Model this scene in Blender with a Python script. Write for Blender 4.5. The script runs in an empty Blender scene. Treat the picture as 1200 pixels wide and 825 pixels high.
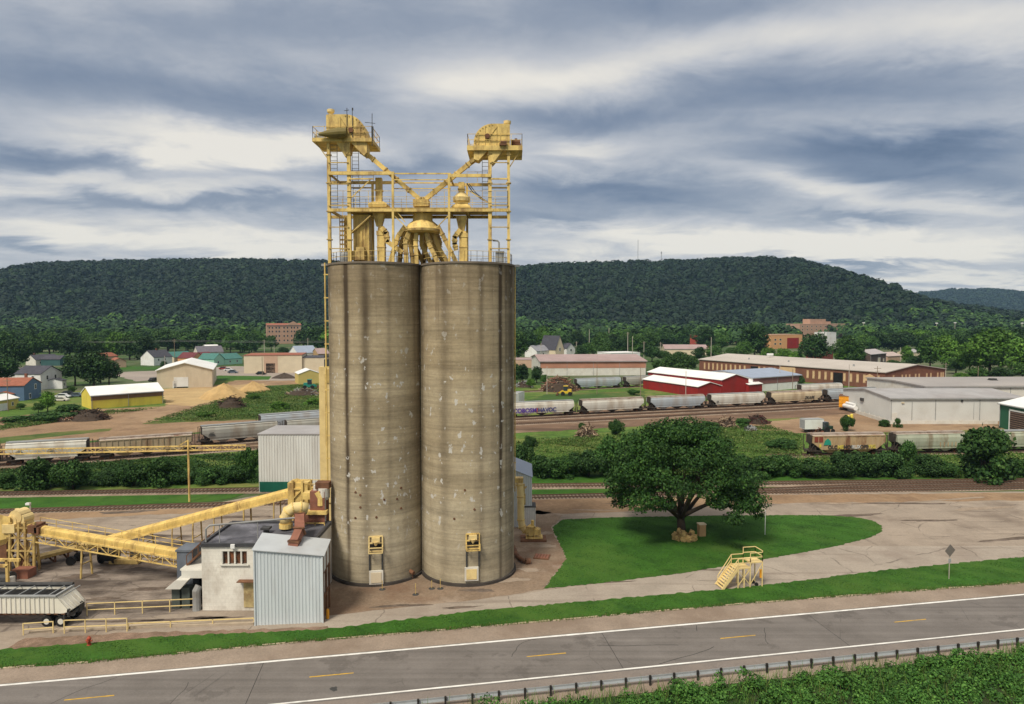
import bpy, math, random
import numpy as np
from mathutils import Vector, Matrix
S = bpy.context.scene
COL = S.collection
R = math.radians
PI = math.pi
V = Vector
# ------------------------------------------------------------------ camera
CAM_H = 29.0
F = 800.0
TILT = math.atan(37.5 / F)
cT, sT = math.cos(TILT), math.sin(TILT)
cam_d = bpy.data.cameras.new("camera")
cam_d.sensor_width = 36.0
cam_d.lens = 24.0
cam_d.clip_start = 0.5
cam_d.clip_end = 30000
cam = bpy.data.objects.new("camera", cam_d)
COL.objects.link(cam)
cam.location = (0, 0, CAM_H)
cam.rotation_euler = (PI / 2 - TILT, 0, 0)
S.camera = cam

def ray(px, py):
    a = (px - 600) / F
    b = (412.5 - py) / F
    return V((a, cT + b * sT, -sT + b * cT))

def g(px, py, z=0.0):
    """photo pixel -> point on the level plane z"""
    d = ray(px, py)
    s = (z - CAM_H) / d.z
    return V((d.x * s, d.y * s, z))

def at(px, py, Y):
    """photo pixel -> point at the depth Y"""
    d = ray(px, py)
    s = Y / d.y
    return V((d.x * s, Y, CAM_H + d.z * s))

def project(p):
    x, y, z = p[0], p[1], p[2] - CAM_H
    f = y * cT - z * sT
    u = y * sT + z * cT
    return 600 + F * x / f, 412.5 - F * u / f

# ------------------------------------------------------------------ mesh building
class MB:
    def __init__(s, o=(0, 0, 0)):
        s.v = []; s.f = []; s.o = V(o)
    def add(s, vs, fs):
        n = len(s.v)
        s.v.extend([tuple(V(q) - s.o) for q in vs])
        s.f.extend([tuple(i + n for i in f) for f in fs])
        return s
    def box(s, c, size, rz=0.0):
        c = V(c); x, y, z = size[0] / 2, size[1] / 2, size[2] / 2
        M = Matrix.Rotation(rz, 3, 'Z')
        vs = [c + M @ V((i * x, j * y, k * z)) for k in (-1, 1) for i, j in ((-1, -1), (1, -1), (1, 1), (-1, 1))]
        return s.add(vs, [(3, 2, 1, 0), (4, 5, 6, 7), (0, 1, 5, 4), (1, 2, 6, 5), (2, 3, 7, 6), (3, 0, 4, 7)])
    def bar(s, p, q, w, h=None, up=(0, 0, 1)):
        h = w if h is None else h
        p, q = V(p), V(q); d = (q - p)
        if d.length < 1e-6: return s
        d.normalize(); u = V(up)
        if abs(d.dot(u)) > 0.98: u = V((0, 1, 0))
        a = d.cross(u).normalized(); b = a.cross(d).normalized()
        vs = [e + a * i * w / 2 + b * j * h / 2 for e in (p, q) for i, j in ((-1, -1), (1, -1), (1, 1), (-1, 1))]
        return s.add(vs, [(0, 1, 2, 3), (7, 6, 5, 4), (1, 0, 4, 5), (2, 1, 5, 6), (3, 2, 6, 7), (0, 3, 7, 4)])
    def tube(s, pts, r, n=8, cap=True):
        pts = [V(p) for p in pts]; k = len(pts)
        rs = r if isinstance(r, (list, tuple)) else [r] * k
        vs, fs = [], []
        prev = None
        for i, p in enumerate(pts):
            d = (pts[min(i + 1, k - 1)] - pts[max(i - 1, 0)]).normalized()
            if prev is None:
                u = V((0, 0, 1)) if abs(d.z) < 0.9 else V((0, 1, 0))
                a = d.cross(u).normalized()
            else:
                a = (prev - d * prev.dot(d)).normalized()
            prev = a; b = d.cross(a)
            for j in range(n):
                t = 2 * PI * j / n
                vs.append(p + (a * math.cos(t) + b * math.sin(t)) * rs[i])
        for i in range(k - 1):
            for j in range(n):
                j2 = (j + 1) % n
                fs.append((i * n + j, i * n + j2, (i + 1) * n + j2, (i + 1) * n + j))
        if cap:
            fs.append(tuple(range(n - 1, -1, -1))); fs.append(tuple((k - 1) * n + j for j in range(n)))
        return s.add(vs, fs)
    def lathe(s, c, prof, n=24, a0=0.0, a1=2 * PI):
        c = V(c); full = abs(a1 - a0 - 2 * PI) < 1e-6; m = n if full else n + 1
        vs = [c + V((r * math.cos(a0 + (a1 - a0) * j / n), r * math.sin(a0 + (a1 - a0) * j / n), z)) for r, z in prof for j in range(m)]
        fs = []
        for i in range(len(prof) - 1):
            for j in range(n):
                j2 = (j + 1) % m
                fs.append((i * m + j, i * m + j2, (i + 1) * m + j2, (i + 1) * m + j))
        return s.add(vs, fs)
    def prism(s, poly, d):
        """planar polygon (3-D points) extruded along vector d"""
        poly = [V(p) for p in poly]; d = V(d); n = len(poly)
        vs = poly + [p + d for p in poly]
        fs = [tuple(range(n - 1, -1, -1)), tuple(range(n, 2 * n))] + [(i, (i + 1) % n, n + (i + 1) % n, n + i) for i in range(n)]
        return s.add(vs, fs)
    def face(s, pts):
        return s.add(pts, [tuple(range(len(pts)))])
    def loft(s, A, B):
        """two closed rings of equal count, capped"""
        n = len(A)
        return s.add(list(A) + list(B), [(i, (i + 1) % n, n + (i + 1) % n, n + i) for i in range(n)] + [tuple(range(n - 1, -1, -1)), tuple(range(n, 2 * n))])
    def rail(s, pts, h, sp=1.5, r=0.03, rails=(1.0, 0.55), sides=4):
        pts = [V(p) for p in pts]
        for p, q in zip(pts, pts[1:]):
            L = (q - p).length; n = max(1, round(L / sp))
            for k in rails:
                s.bar(p + V((0, 0, h * k)), q + V((0, 0, h * k)), r * 2)
            for i in range(n + 1):
                e = p.lerp(q, i / n)
                s.bar(e, e + V((0, 0, h + r)), r * 2)
        return s
    def ladder(s, p, q, w, side, rung=0.35, r=0.03):
        p, q = V(p), V(q); sd = V(side).normalized() * w / 2
        s.bar(p - sd, q - sd, r * 2); s.bar(p + sd, q + sd, r * 2)
        n = int((q - p).length / rung)
        for i in range(1, n):
            e = p.lerp(q, i / n); s.bar(e - sd, e + sd, r * 1.4)
        return s
    def build(s, name, m, parent=None, smooth=False):
        me = bpy.data.meshes.new(name)
        me.from_pydata(s.v, [], s.f); me.update()
        me.materials.append(m)
        if smooth:
            me.shade_smooth()
        o = bpy.data.objects.new(name, me); COL.objects.link(o)
        if parent is not None: o.parent = parent
        return o

def smooth_angle(o, a=35):
    me = o.data
    me.shade_smooth()
    try:
        me.set_sharp_from_angle(angle=R(a))
    except Exception:
        pass
    return o

def tag(o, label, cat, group=None, kind=None):
    if label: o['label'] = label
    if cat: o['category'] = cat
    if group: o['group'] = group
    if kind: o['kind'] = kind
    return o

def thing(name, label, cat, loc=(0, 0, 0), rz=0.0, group=None):
    o = bpy.data.objects.new(name, None); COL.objects.link(o)
    o.empty_display_size = 0.3
    o.location = loc; o.rotation_euler = (0, 0, rz)
    return tag(o, label, cat, group)

def kids(o): return [c for c in bpy.data.objects if c.parent == o]

def dup(root, loc, rz=0.0, label=None, scale=None, group=None, tree=None):
    tree = tree or family(root)
    r = root.copy(); COL.objects.link(r); r.location = loc; r.rotation_euler = (0, 0, rz)
    if scale is not None: r.scale = scale
    if label: r['label'] = label
    if group: r['group'] = group
    for ch, subs in tree:
        c = ch.copy(); COL.objects.link(c); c.parent = r
        for q in subs:
            d = q.copy(); COL.objects.link(d); d.parent = c
    return r

def family(root): return [(c, kids(c)) for c in kids(root)]

def structure(o, kind='structure'):
    o['kind'] = kind; return o

def np_mesh(name, verts, faces, m, k=4):
    me = bpy.data.meshes.new(name)
    nv, nf = len(verts), len(faces)
    me.vertices.add(nv); me.vertices.foreach_set('co', np.asarray(verts, dtype=np.float32).ravel())
    me.loops.add(nf * k); me.loops.foreach_set('vertex_index', np.asarray(faces, dtype=np.int32).ravel())
    me.polygons.add(nf)
    me.polygons.foreach_set('loop_start', np.arange(0, nf * k, k, dtype=np.int32))
    me.update(calc_edges=True)
    if m: me.materials.append(m)
    return me

def link(name, me, parent=None, loc=(0, 0, 0)):
    o = bpy.data.objects.new(name, me); COL.objects.link(o); o.location = loc
    if parent is not None: o.parent = parent
    return o

# ------------------------------------------------------------------ materials
def newmat(name):
    m = bpy.data.materials.new(name); m.use_nodes = True
    nt = m.node_tree
    b = nt.nodes['Principled BSDF']
    return m, nt, b

def N(nt, t, **kw):
    n = nt.nodes.new(t)
    for k, v in kw.items():
        if k in n.inputs.keys(): n.inputs[k].default_value = v
        else: setattr(n, k, v)
    return n

def mixrgb(nt, fac, a, b, bt='MIX'):
    n = nt.nodes.new('ShaderNodeMix'); n.data_type = 'RGBA'; n.blend_type = bt
    for sock, val in ((n.inputs[0], fac), (n.inputs[6], a), (n.inputs[7], b)):
        if hasattr(val, 'is_output'): nt.links.new(val, sock)
        elif isinstance(val, (int, float)): sock.default_value = val
        else: sock.default_value = (*val[:3], 1)
    return n.outputs[2]

def ramp(nt, fac, stops):
    n = nt.nodes.new('ShaderNodeValToRGB')
    e = n.color_ramp.elements
    while len(e) < len(stops): e.new(0.5)
    for el, (p, c) in zip(e, stops):
        el.position = p
        el.color = (c, c, c, 1) if isinstance(c, (int, float)) else (*c[:3], 1)
    nt.links.new(fac, n.inputs[0])
    return n.outputs[0]

def coords(nt, scale=(1, 1, 1), rot=(0, 0, 0), kind='Object', loc=(0, 0, 0)):
    t = nt.nodes.new('ShaderNodeTexCoord')
    mp = nt.nodes.new('ShaderNodeMapping')
    mp.inputs['Scale'].default_value = scale; mp.inputs['Rotation'].default_value = rot; mp.inputs['Location'].default_value = loc
    nt.links.new(t.outputs[kind], mp.inputs[0])
    return mp.outputs[0]

def noise(nt, vec, scale, detail=4, rough=0.55, dist=0.0):
    n = N(nt, 'ShaderNodeTexNoise', Scale=scale, Detail=detail, Roughness=rough, Distortion=dist)
    nt.links.new(vec, n.inputs['Vector'])
    return n.outputs[0]

def mul(c, k): return tuple(max(0, x * k) for x in c[:3])

def mat(name, base, rough=0.8, var=0.18, scale=0.6, dirt=None, dirt_amt=0.5, dirt_scale=0.25, stretch=(1, 1, 1), fine=0.0, bump=0.0, spec=0.3, metal=0.0, dirt_stretch=None):
    m, nt, b = newmat(name)
    v = coords(nt, stretch)
    c = ramp(nt, noise(nt, v, scale, 6), [(0.3, mul(base, 1 - var)), (0.7, mul(base, 1 + var))])
    if fine:
        f = noise(nt, v, scale * 9, 3)
        c = mixrgb(nt, 1.0, c, ramp(nt, f, [(0.3, 1 - fine), (0.7, 1 + fine)]), 'MULTIPLY')
    if dirt is not None:
        v2 = coords(nt, dirt_stretch or stretch, loc=(7.3, 3.1, 1.7))
        d = ramp(nt, noise(nt, v2, dirt_scale, 7, 0.65), [(0.48, 0.0), (0.68, dirt_amt)])
        c = mixrgb(nt, d, c, dirt)
    nt.links.new(c, b.inputs['Base Color'])
    b.inputs['Roughness'].default_value = rough
    b.inputs['Metallic'].default_value = metal
    b.inputs['Specular IOR Level'].default_value = spec
    if bump:
        bn = N(nt, 'ShaderNodeBump', Strength=bump, Distance=0.05)
        nt.links.new(noise(nt, v, scale * 6, 5), bn.inputs['Height']); nt.links.new(bn.outputs[0], b.inputs['Normal'])
    return m

def leaf_mat(name, c0, c1, c2=None, rough=0.65, objvar=0.25, big=0.12, tone=False):
    m, nt, b = newmat(name)
    geo = nt.nodes.new('ShaderNodeNewGeometry')
    c = ramp(nt, geo.outputs['Random Per Island'], [(0.0, c0), (0.7, c1), (1.0, c2 or mul(c1, 1.35))])
    v = coords(nt, kind='Object')
    c = mixrgb(nt, 1.0, c, ramp(nt, noise(nt, v, big, 3), [(0.3, 0.72), (0.7, 1.3)]), 'MULTIPLY')
    if tone:
        at_ = nt.nodes.new('ShaderNodeAttribute'); at_.attribute_name = 'tone'
        c = mixrgb(nt, 1.0, c, ramp(nt, at_.outputs['Fac'], [(0.0, (.55, .62, .75)), (.6, (1.0, 1.0, .95)), (1.0, (1.75, 1.6, 1.05))]), 'MULTIPLY')
    oi = nt.nodes.new('ShaderNodeObjectInfo')
    c = mixrgb(nt, 1.0, c, ramp(nt, oi.outputs['Random'], [(0.0, 1 - objvar), (1.0, 1 + objvar)]), 'MULTIPLY')
    nt.links.new(c, b.inputs['Base Color'])
    b.inputs['Roughness'].default_value = rough
    b.inputs['Specular IOR Level'].default_value = 0.2
    return m

def corrugated(name, base, pitch=0.3, axis=0, rough=0.45, metal=0.2, dirt=(0.25, 0.16, 0.09), dirt_amt=0.25, depth=0.4, lines=0.12):
    m, nt, b = newmat(name)
    v = coords(nt)
    c = ramp(nt, noise(nt, v, 0.5, 5), [(0.3, mul(base, 0.9)), (0.7, mul(base, 1.08))])
    v2 = coords(nt, (1.5, 1.5, 0.25))
    d = ramp(nt, noise(nt, v2, 0.5, 6, 0.65), [(0.5, 0), (0.75, dirt_amt)])
    c = mixrgb(nt, d, c, dirt)
    sp = nt.nodes.new('ShaderNodeSeparateXYZ'); nt.links.new(v, sp.inputs[0])
    w = N(nt, 'ShaderNodeMath', operation='MULTIPLY'); nt.links.new(sp.outputs[axis], w.inputs[0]); w.inputs[1].default_value = 2 * PI / pitch
    sn = N(nt, 'ShaderNodeMath', operation='SINE'); nt.links.new(w.outputs[0], sn.inputs[0])
    bn = N(nt, 'ShaderNodeBump', Strength=depth, Distance=0.08)
    nt.links.new(sn.outputs[0], bn.inputs['Height']); nt.links.new(bn.outputs[0], b.inputs['Normal'])
    nt.links.new(c, b.inputs['Base Color'])
    b.inputs['Roughness'].default_value = rough; b.inputs['Metallic'].default_value = metal
    return m

M = {}
YEL = (0.69, 0.50, 0.17)
M['yellow'] = mat('yellow_paint', YEL, 0.6, 0.2, 0.9, dirt=(0.22, 0.12, 0.05), dirt_amt=0.85, dirt_scale=0.8, fine=0.08, dirt_stretch=(1.5, 1.5, .45))
M['yellow_rust'] = mat('worn_yellow_paint', (0.5, 0.36, 0.13), 0.7, 0.22, 1.0, dirt=(0.16, 0.085, 0.04), dirt_amt=0.85, dirt_scale=0.9, fine=0.1)
M['yellow_pale'] = mat('pale_yellow_paint', (0.72, 0.56, 0.26), 0.5, 0.08, 1.0, dirt=(0.4, 0.27, 0.12), dirt_amt=0.4, dirt_scale=0.6)
M['yellow_hood'] = mat('conveyor_hood', (0.66, 0.46, 0.14), 0.6, 0.18, 0.9, dirt=(0.27, 0.17, 0.06), dirt_amt=0.85, dirt_scale=0.8, stretch=(1, 1, 0.4), fine=0.08)
M['dark_metal'] = mat('dark_metal', (0.05, 0.05, 0.05), 0.6, 0.3, 1.5)
M['grey_metal'] = mat('grey_metal', (0.3, 0.31, 0.31), 0.5, 0.15, 1.0, dirt=(0.14, 0.09, 0.05), dirt_amt=0.4)
M['galv'] = mat('galvanised_steel', (0.45, 0.47, 0.49), 0.4, 0.1, 1.0, metal=0.5)
M['rust'] = mat('rusty_steel', (0.16, 0.075, 0.04), 0.85, 0.35, 1.0, dirt=(0.07, 0.04, 0.025), dirt_amt=0.6, dirt_scale=0.8)
M['redbrown'] = mat('red_brown_duct', (0.24, 0.10, 0.065), 0.7, 0.2, 1.2, dirt=(0.1, 0.05, 0.03))
M['black'] = mat('black_rubber', (0.015, 0.015, 0.015), 0.8, 0.3, 2)
M['dark_void'] = mat('dark_opening', (0.012, 0.012, 0.012), 0.9, 0.3, 1)
M['white'] = mat('white_paint', (0.72, 0.72, 0.70), 0.6, 0.06, 0.5, dirt=(0.45, 0.38, 0.3), dirt_amt=0.35)
M['offwhite'] = mat('offwhite_paint', (0.62, 0.6, 0.54), 0.6, 0.08, 0.5, dirt=(0.4, 0.32, 0.22), dirt_amt=0.4)
M['cream'] = mat('cream_cladding', (0.62, 0.53, 0.38), 0.7, 0.06, 0.3, dirt=(0.45, 0.36, 0.24), dirt_amt=0.3)
M['beige'] = mat('beige_cladding', (0.58, 0.49, 0.36), 0.65, 0.06, 0.3, dirt=(.4, .32, .22), dirt_amt=.45, dirt_scale=.4, dirt_stretch=(1, 1, .2))
M['lemon'] = mat('lemon_cladding', (0.66, 0.53, 0.08), 0.6, 0.07, 0.3, dirt=(.42, .31, .06), dirt_amt=.5, dirt_scale=.4, dirt_stretch=(1, 1, .2))
M['tan'] = mat('tan_board', (0.36, 0.24, 0.12), 0.8, 0.15, 0.8)
M['glass'] = mat('dark_glass', (0.03, 0.04, 0.05), 0.15, 0.2, 0.8, spec=0.6)
M['red_barn'] = mat('barn_red_cladding', (0.27, 0.018, 0.016), 0.6, 0.12, 0.4, dirt=(0.15, 0.03, 0.025), dirt_amt=.7, dirt_stretch=(1, 1, .2))
M['green_clad'] = mat('dark_green_cladding', (0.015, 0.10, 0.05), 0.6, 0.1, 0.5)
M['blue_clad'] = mat('slate_blue_cladding', (0.09, 0.15, 0.24), 0.7, 0.08, 0.6)
M['mint_clad'] = mat('mint_cladding', (0.36, 0.62, 0.48), 0.7, 0.06, 0.5)
M['orange_clad'] = mat('orange_tan_cladding', (0.6, 0.32, 0.15), 0.7, 0.08, 0.5)
M['pink_clad'] = mat('pinkish_tan_cladding', (0.5, 0.34, 0.24), 0.7, 0.08, 0.5)
M['roof_white'] = mat('white_metal_roof', (0.78, 0.78, 0.76), 0.45, 0.05, 0.2, dirt=(0.55, 0.52, 0.47), dirt_amt=0.4, dirt_scale=0.1)
M['roof_grey'] = mat('grey_roof', (0.34, 0.33, 0.33), 0.6, 0.12, 0.25, dirt=(0.24, 0.21, 0.2), dirt_amt=0.5, dirt_scale=0.08)
M['roof_pink'] = mat('dull_pink_roof', (0.34, 0.25, 0.24), 0.7, 0.1, 0.2, dirt=(0.26, 0.17, 0.15), dirt_amt=0.5, dirt_scale=0.06)
M['roof_dark'] = mat('dark_shingle_roof', (0.06, 0.06, 0.075), 0.85, 0.25, 0.8)
M['roof_teal'] = mat('teal_shingle_roof', (0.06, 0.17, 0.15), 0.8, 0.15, 0.8)
M['roof_maroon'] = mat('maroon_shingle_roof', (0.13, 0.035, 0.04), 0.8, 0.2, 0.8)
M['roof_red'] = mat('red_brown_shingle_roof', (0.28, 0.10, 0.06), 0.8, 0.2, 0.8)
M['roof_blue'] = mat('blue_grey_roof', (0.28, 0.33, 0.42), 0.55, 0.08, 0.3)
M['terracotta'] = mat('faded_terracotta_panel', (0.42, 0.2, 0.13), 0.8, 0.12, 0.15, dirt=(0.3, 0.17, 0.12))
M['wood'] = mat('weathered_wood_pole', (0.22, 0.17, 0.12), 0.9, 0.2, 1.0)
M['wood_pale'] = mat('pale_pole', (0.45, 0.4, 0.34), 0.8, 0.1, 1.0)
M['bark'] = mat('bark', (0.055, 0.042, 0.03), 0.95, 0.3, 2.0, bump=0.6)
M['road_yellow'] = mat('yellow_line_paint', (0.55, 0.33, 0.03), 0.7, 0.2, 2.0, dirt=(0.2, 0.17, 0.12), dirt_amt=0.6, dirt_scale=1.2)
M['road_white'] = mat('white_line_paint', (0.72, 0.71, 0.68), 0.7, 0.12, 1.0, dirt=(0.35, 0.33, 0.3), dirt_amt=0.5, dirt_scale=1.0)
M['hydrant'] = mat('hydrant_red', (0.33, 0.06, 0.03), 0.6, 0.15, 3)
M['orange'] = mat('orange_yellow_paint', (0.75, 0.33, 0.02), 0.55, 0.12, 0.8, dirt=(0.2, 0.09, 0.03), dirt_amt=0.5)
M['excavator'] = mat('excavator_yellow', (0.62, 0.42, 0.03), 0.6, 0.15, 1.0, dirt=(0.2, 0.14, 0.05))
M['teal'] = mat('teal_green_paint', (0.02, 0.2, 0.15), 0.6, 0.2, 1)
M['brick'] = mat('brown_brick', (0.19, 0.082, 0.052), 0.9, 0.15, 0.5, dirt=(0.12, 0.06, 0.04), dirt_scale=0.12)
M['brick_pale'] = mat('pale_brick', (0.42, 0.26, 0.18), 0.9, 0.12, 0.3)
M['plywood'] = mat('boarded_window', (0.60, 0.42, 0.24), 0.8, 0.12, 0.5)
M['sand'] = mat('sand', (0.44, 0.30, 0.135), 0.95, 0.15, 0.4, fine=0.1, bump=0.5, dirt=(0.36, 0.22, 0.09))
M['soil_dark'] = mat('dark_soil', (0.06, 0.045, 0.035), 0.95, 0.3, 0.5, bump=0.8)
M['rock'] = mat('tan_rock', (0.55, 0.38, 0.15), 0.9, 0.35, 1.3, bump=0.8, dirt=(0.14, 0.08, 0.035), dirt_amt=.8, dirt_scale=1.2)
M['car_blue'] = mat('car_blue_grey', (0.10, 0.13, 0.17), 0.3, 0.1, 1)
M['car_white'] = mat('car_white', (0.7, 0.7, 0.7), 0.3, 0.03, 1)
M['car_black'] = mat('car_black', (0.02, 0.02, 0.022), 0.3, 0.1, 1)
M['car_red'] = mat('car_red', (0.25, 0.03, 0.03), 0.3, 0.1, 1)
# ------------------------------------------------------------------ sky and light
SUN_EL, SUN_AZ = R(52), R(212)      # azimuth measured clockwise from +Y: behind the camera, a little to the left
w = bpy.data.worlds.new("World"); S.world = w; w.use_nodes = True
nt = w.node_tree
bg = nt.nodes['Background']
sky = nt.nodes.new('ShaderNodeTexSky'); sky.sky_type = 'NISHITA'; sky.sun_disc = False
sky.sun_elevation = SUN_EL; sky.sun_rotation = SUN_AZ
sky.air_density = 1.2; sky.dust_density = 1.0; sky.ozone_density = 1.5
tc = nt.nodes.new('ShaderNodeTexCoord')
sep = nt.nodes.new('ShaderNodeSeparateXYZ'); nt.links.new(tc.outputs['Generated'], sep.inputs[0])
def MA(op, a, b=None, c=None, clamp=False):
    n = nt.nodes.new('ShaderNodeMath'); n.operation = op; n.use_clamp = clamp
    for i, q in enumerate((a, b, c)):
        if q is None: continue
        if hasattr(q, 'is_output'): nt.links.new(q, n.inputs[i])
        else: n.inputs[i].default_value = q
    return n.outputs[0]
X, Y_, Z = sep.outputs[0], sep.outputs[1], sep.outputs[2]
zz = MA('MAXIMUM', Z, 0.0)
den = MA('ADD', zz, 0.13)
cx = MA('DIVIDE', X, den); cy = MA('DIVIDE', Y_, den)
comb = nt.nodes.new('ShaderNodeCombineXYZ'); nt.links.new(cx, comb.inputs[0]); nt.links.new(cy, comb.inputs[1])
def cloudnoise(scale, sx, sy, rot, detail, rough, dist, loc):
    mp = nt.nodes.new('ShaderNodeMapping'); nt.links.new(comb.outputs[0], mp.inputs[0])
    mp.inputs['Scale'].default_value = (sx, sy, 1); mp.inputs['Rotation'].default_value = (0, 0, rot); mp.inputs['Location'].default_value = loc
    return noise(nt, mp.outputs[0], scale, detail, rough, dist)
n1 = cloudnoise(0.75, 0.5, 1.0, R(-8), 6, 0.55, 0.6, (3.1, 0.7, 0))
n2 = cloudnoise(2.0, 0.85, 1.0, R(6), 8, 0.6, 0.5, (1.3, 5.2, 0))
n3 = cloudnoise(6.0, 1.0, 0.9, R(-4), 8, 0.62, 0.4, (4.0, 2.2, 0))
# cloud banks of this particular sky, as bearings (x/y) and slopes (z/y) of the view directions
az = MA('DIVIDE', X, MA('MAXIMUM', Y_, 0.05)); el = MA('DIVIDE', Z, MA('MAXIMUM', Y_, 0.05))
wob = MA('MULTIPLY', MA('SUBTRACT', n2, 0.5), 0.09)
el_w = MA('ADD', el, wob); az_w = MA('ADD', az, MA('MULTIPLY', MA('SUBTRACT', n1, 0.5), 0.5))
def bank(px, py, wx, wy, amt, slant=0.0):
    u0, w0 = (px - 600) / 800, (375 - py) / 800
    a = MA('DIVIDE', MA('SUBTRACT', az_w, u0), wx / 800)
    b2 = MA('SUBTRACT', el_w, w0)
    if slant: b2 = MA('SUBTRACT', b2, MA('MULTIPLY', MA('SUBTRACT', az_w, u0), slant))
    b_ = MA('DIVIDE', b2, wy / 800)
    r2 = MA('ADD', MA('MULTIPLY', a, a), MA('MULTIPLY', b_, b_))
    return MA('MULTIPLY', MA('POWER', 2.718, MA('MULTIPLY', r2, -1.0)), amt * 1.15)
banks = [  # + lighter, - darker
    (350, 292, 700, 34, .06, 0), (1000, 300, 500, 34, .05, 0), (300, 70, 500, 60, .08, 0), (1130, 205, 160, 26, -.12, 0),
    (200, 165, 150, 22, .42, -.06), (330, 175, 90, 18, .2, 0), (640, 95, 150, 26, .26, .10), (1130, 35, 190, 40, .30, .06), (860, 55, 150, 22, .2, .1),
    (70, 215, 140, 12, .16, 0), (260, 220, 140, 14, .18, 0), (130, 280, 200, 18, .34, 0), (330, 290, 120, 16, .22, 0), (560, 190, 60, 24, .2, 0), (720, 178, 70, 10, .22, 0),
    (960, 215, 80, 16, .3, -.2), (1120, 245, 130, 14, .2, 0), (800, 285, 220, 20, .36, -.02), (1080, 290, 170, 20, .34, 0), (1150, 328, 200, 9, .3, 0), (540, 100, 60, 40, .12, 0),
    (120, 95, 230, 30, -.30, -.06), (130, 40, 220, 30, -.16, 0), (60, 190, 140, 12, -.30, -.05), (330, 130, 120, 22, -.2, 0), (440, 40, 200, 30, -.14, 0), (760, 15, 160, 20, -.2, 0),
    (720, 225, 130, 18, -.34, 0), (720, 142, 120, 14, -.24, 0), (960, 110, 230, 26, -.26, .08), (1100, 175, 190, 20, -.46, .03), (1060, 205, 130, 10, -.2, 0), (250, 240, 170, 9, -.24, 0),
    (30, 285, 30, 9, -.4, 0), (980, 258, 70, 8, -.22, 0), (1000, 313, 90, 5, -.36, 0), (620, 255, 90, 10, -.2, 0), (420, 200, 90, 10, -.2, 0), (1180, 225, 60, 14, -.16, 0)]
acc = None
for bk in banks:
    t = bank(*bk); acc = t if acc is None else MA('ADD', acc, t)
front = MA('MULTIPLY', MA('GREATER_THAN', Y_, 0.05), acc)
dens = MA('ADD', MA('MULTIPLY', MA('SUBTRACT', n1, 0.5), 0.42), MA('MULTIPLY', MA('SUBTRACT', n2, 0.5), 0.28))
dens = MA('ADD', dens, MA('MULTIPLY', MA('SUBTRACT', n3, 0.5), 0.24))
dens = MA('ADD', MA('ADD', dens, front), 0.53)
K = 10.0   # cloud radiance at Background strength 0.1
cl = ramp(nt, dens, [(0.0, (0.12, 0.175, 0.28)), (0.2, (0.205, 0.265, 0.375)), (0.42, (0.35, 0.40, 0.49)), (0.63, (0.59, 0.61, 0.655)), (0.92, (0.96, 0.915, 0.83))])
clk = N(nt, 'ShaderNodeVectorMath', operation='SCALE'); nt.links.new(cl, clk.inputs[0]); clk.inputs['Scale'].default_value = 6.6
# overhead, out of the picture, the cloud deck is thinner and brighter
top = nt.nodes.new('ShaderNodeMapRange'); nt.links.new(Z, top.inputs[0]); top.inputs[1].default_value = 0.45; top.inputs[2].default_value = 0.9; top.inputs[3].default_value = 1.0; top.inputs[4].default_value = 1.7
clt = N(nt, 'ShaderNodeVectorMath', operation='SCALE'); nt.links.new(clk.outputs[0], clt.inputs[0]); nt.links.new(top.outputs[0], clt.inputs['Scale'])
grey = N(nt, 'ShaderNodeVectorMath', operation='MULTIPLY'); nt.links.new(clt.outputs[0], grey.inputs[0]); grey.inputs[1].default_value = (1.22, 1.05, 0.82)
fz = nt.nodes.new('ShaderNodeMapRange'); nt.links.new(Z, fz.inputs[0]); fz.inputs[1].default_value = 0.48; fz.inputs[2].default_value = 0.75
clt2 = mixrgb(nt, fz.outputs[0], clt.outputs[0], grey.outputs[0])
mixed = mixrgb(nt, 0.94, sky.outputs[0], clt2)
nt.links.new(mixed, bg.inputs[0]); bg.inputs[1].default_value = 0.105

sl = bpy.data.lights.new("sun", 'SUN'); sl.energy = 3.0; sl.angle = R(15); sl.color = (1.0, 0.92, 0.78)
so = bpy.data.objects.new("sun", sl); COL.objects.link(so)
sd = V((math.sin(SUN_AZ) * math.cos(SUN_EL), math.cos(SUN_AZ) * math.cos(SUN_EL), math.sin(SUN_EL)))
so.rotation_euler = sd.to_track_quat('Z', 'Y').to_euler(); so.location = (-60, -60, 120)
S.view_settings.view_transform = 'Standard'; S.view_settings.look = 'None'
S.view_settings.exposure = 0.36; S.view_settings.gamma = 1.0

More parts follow.
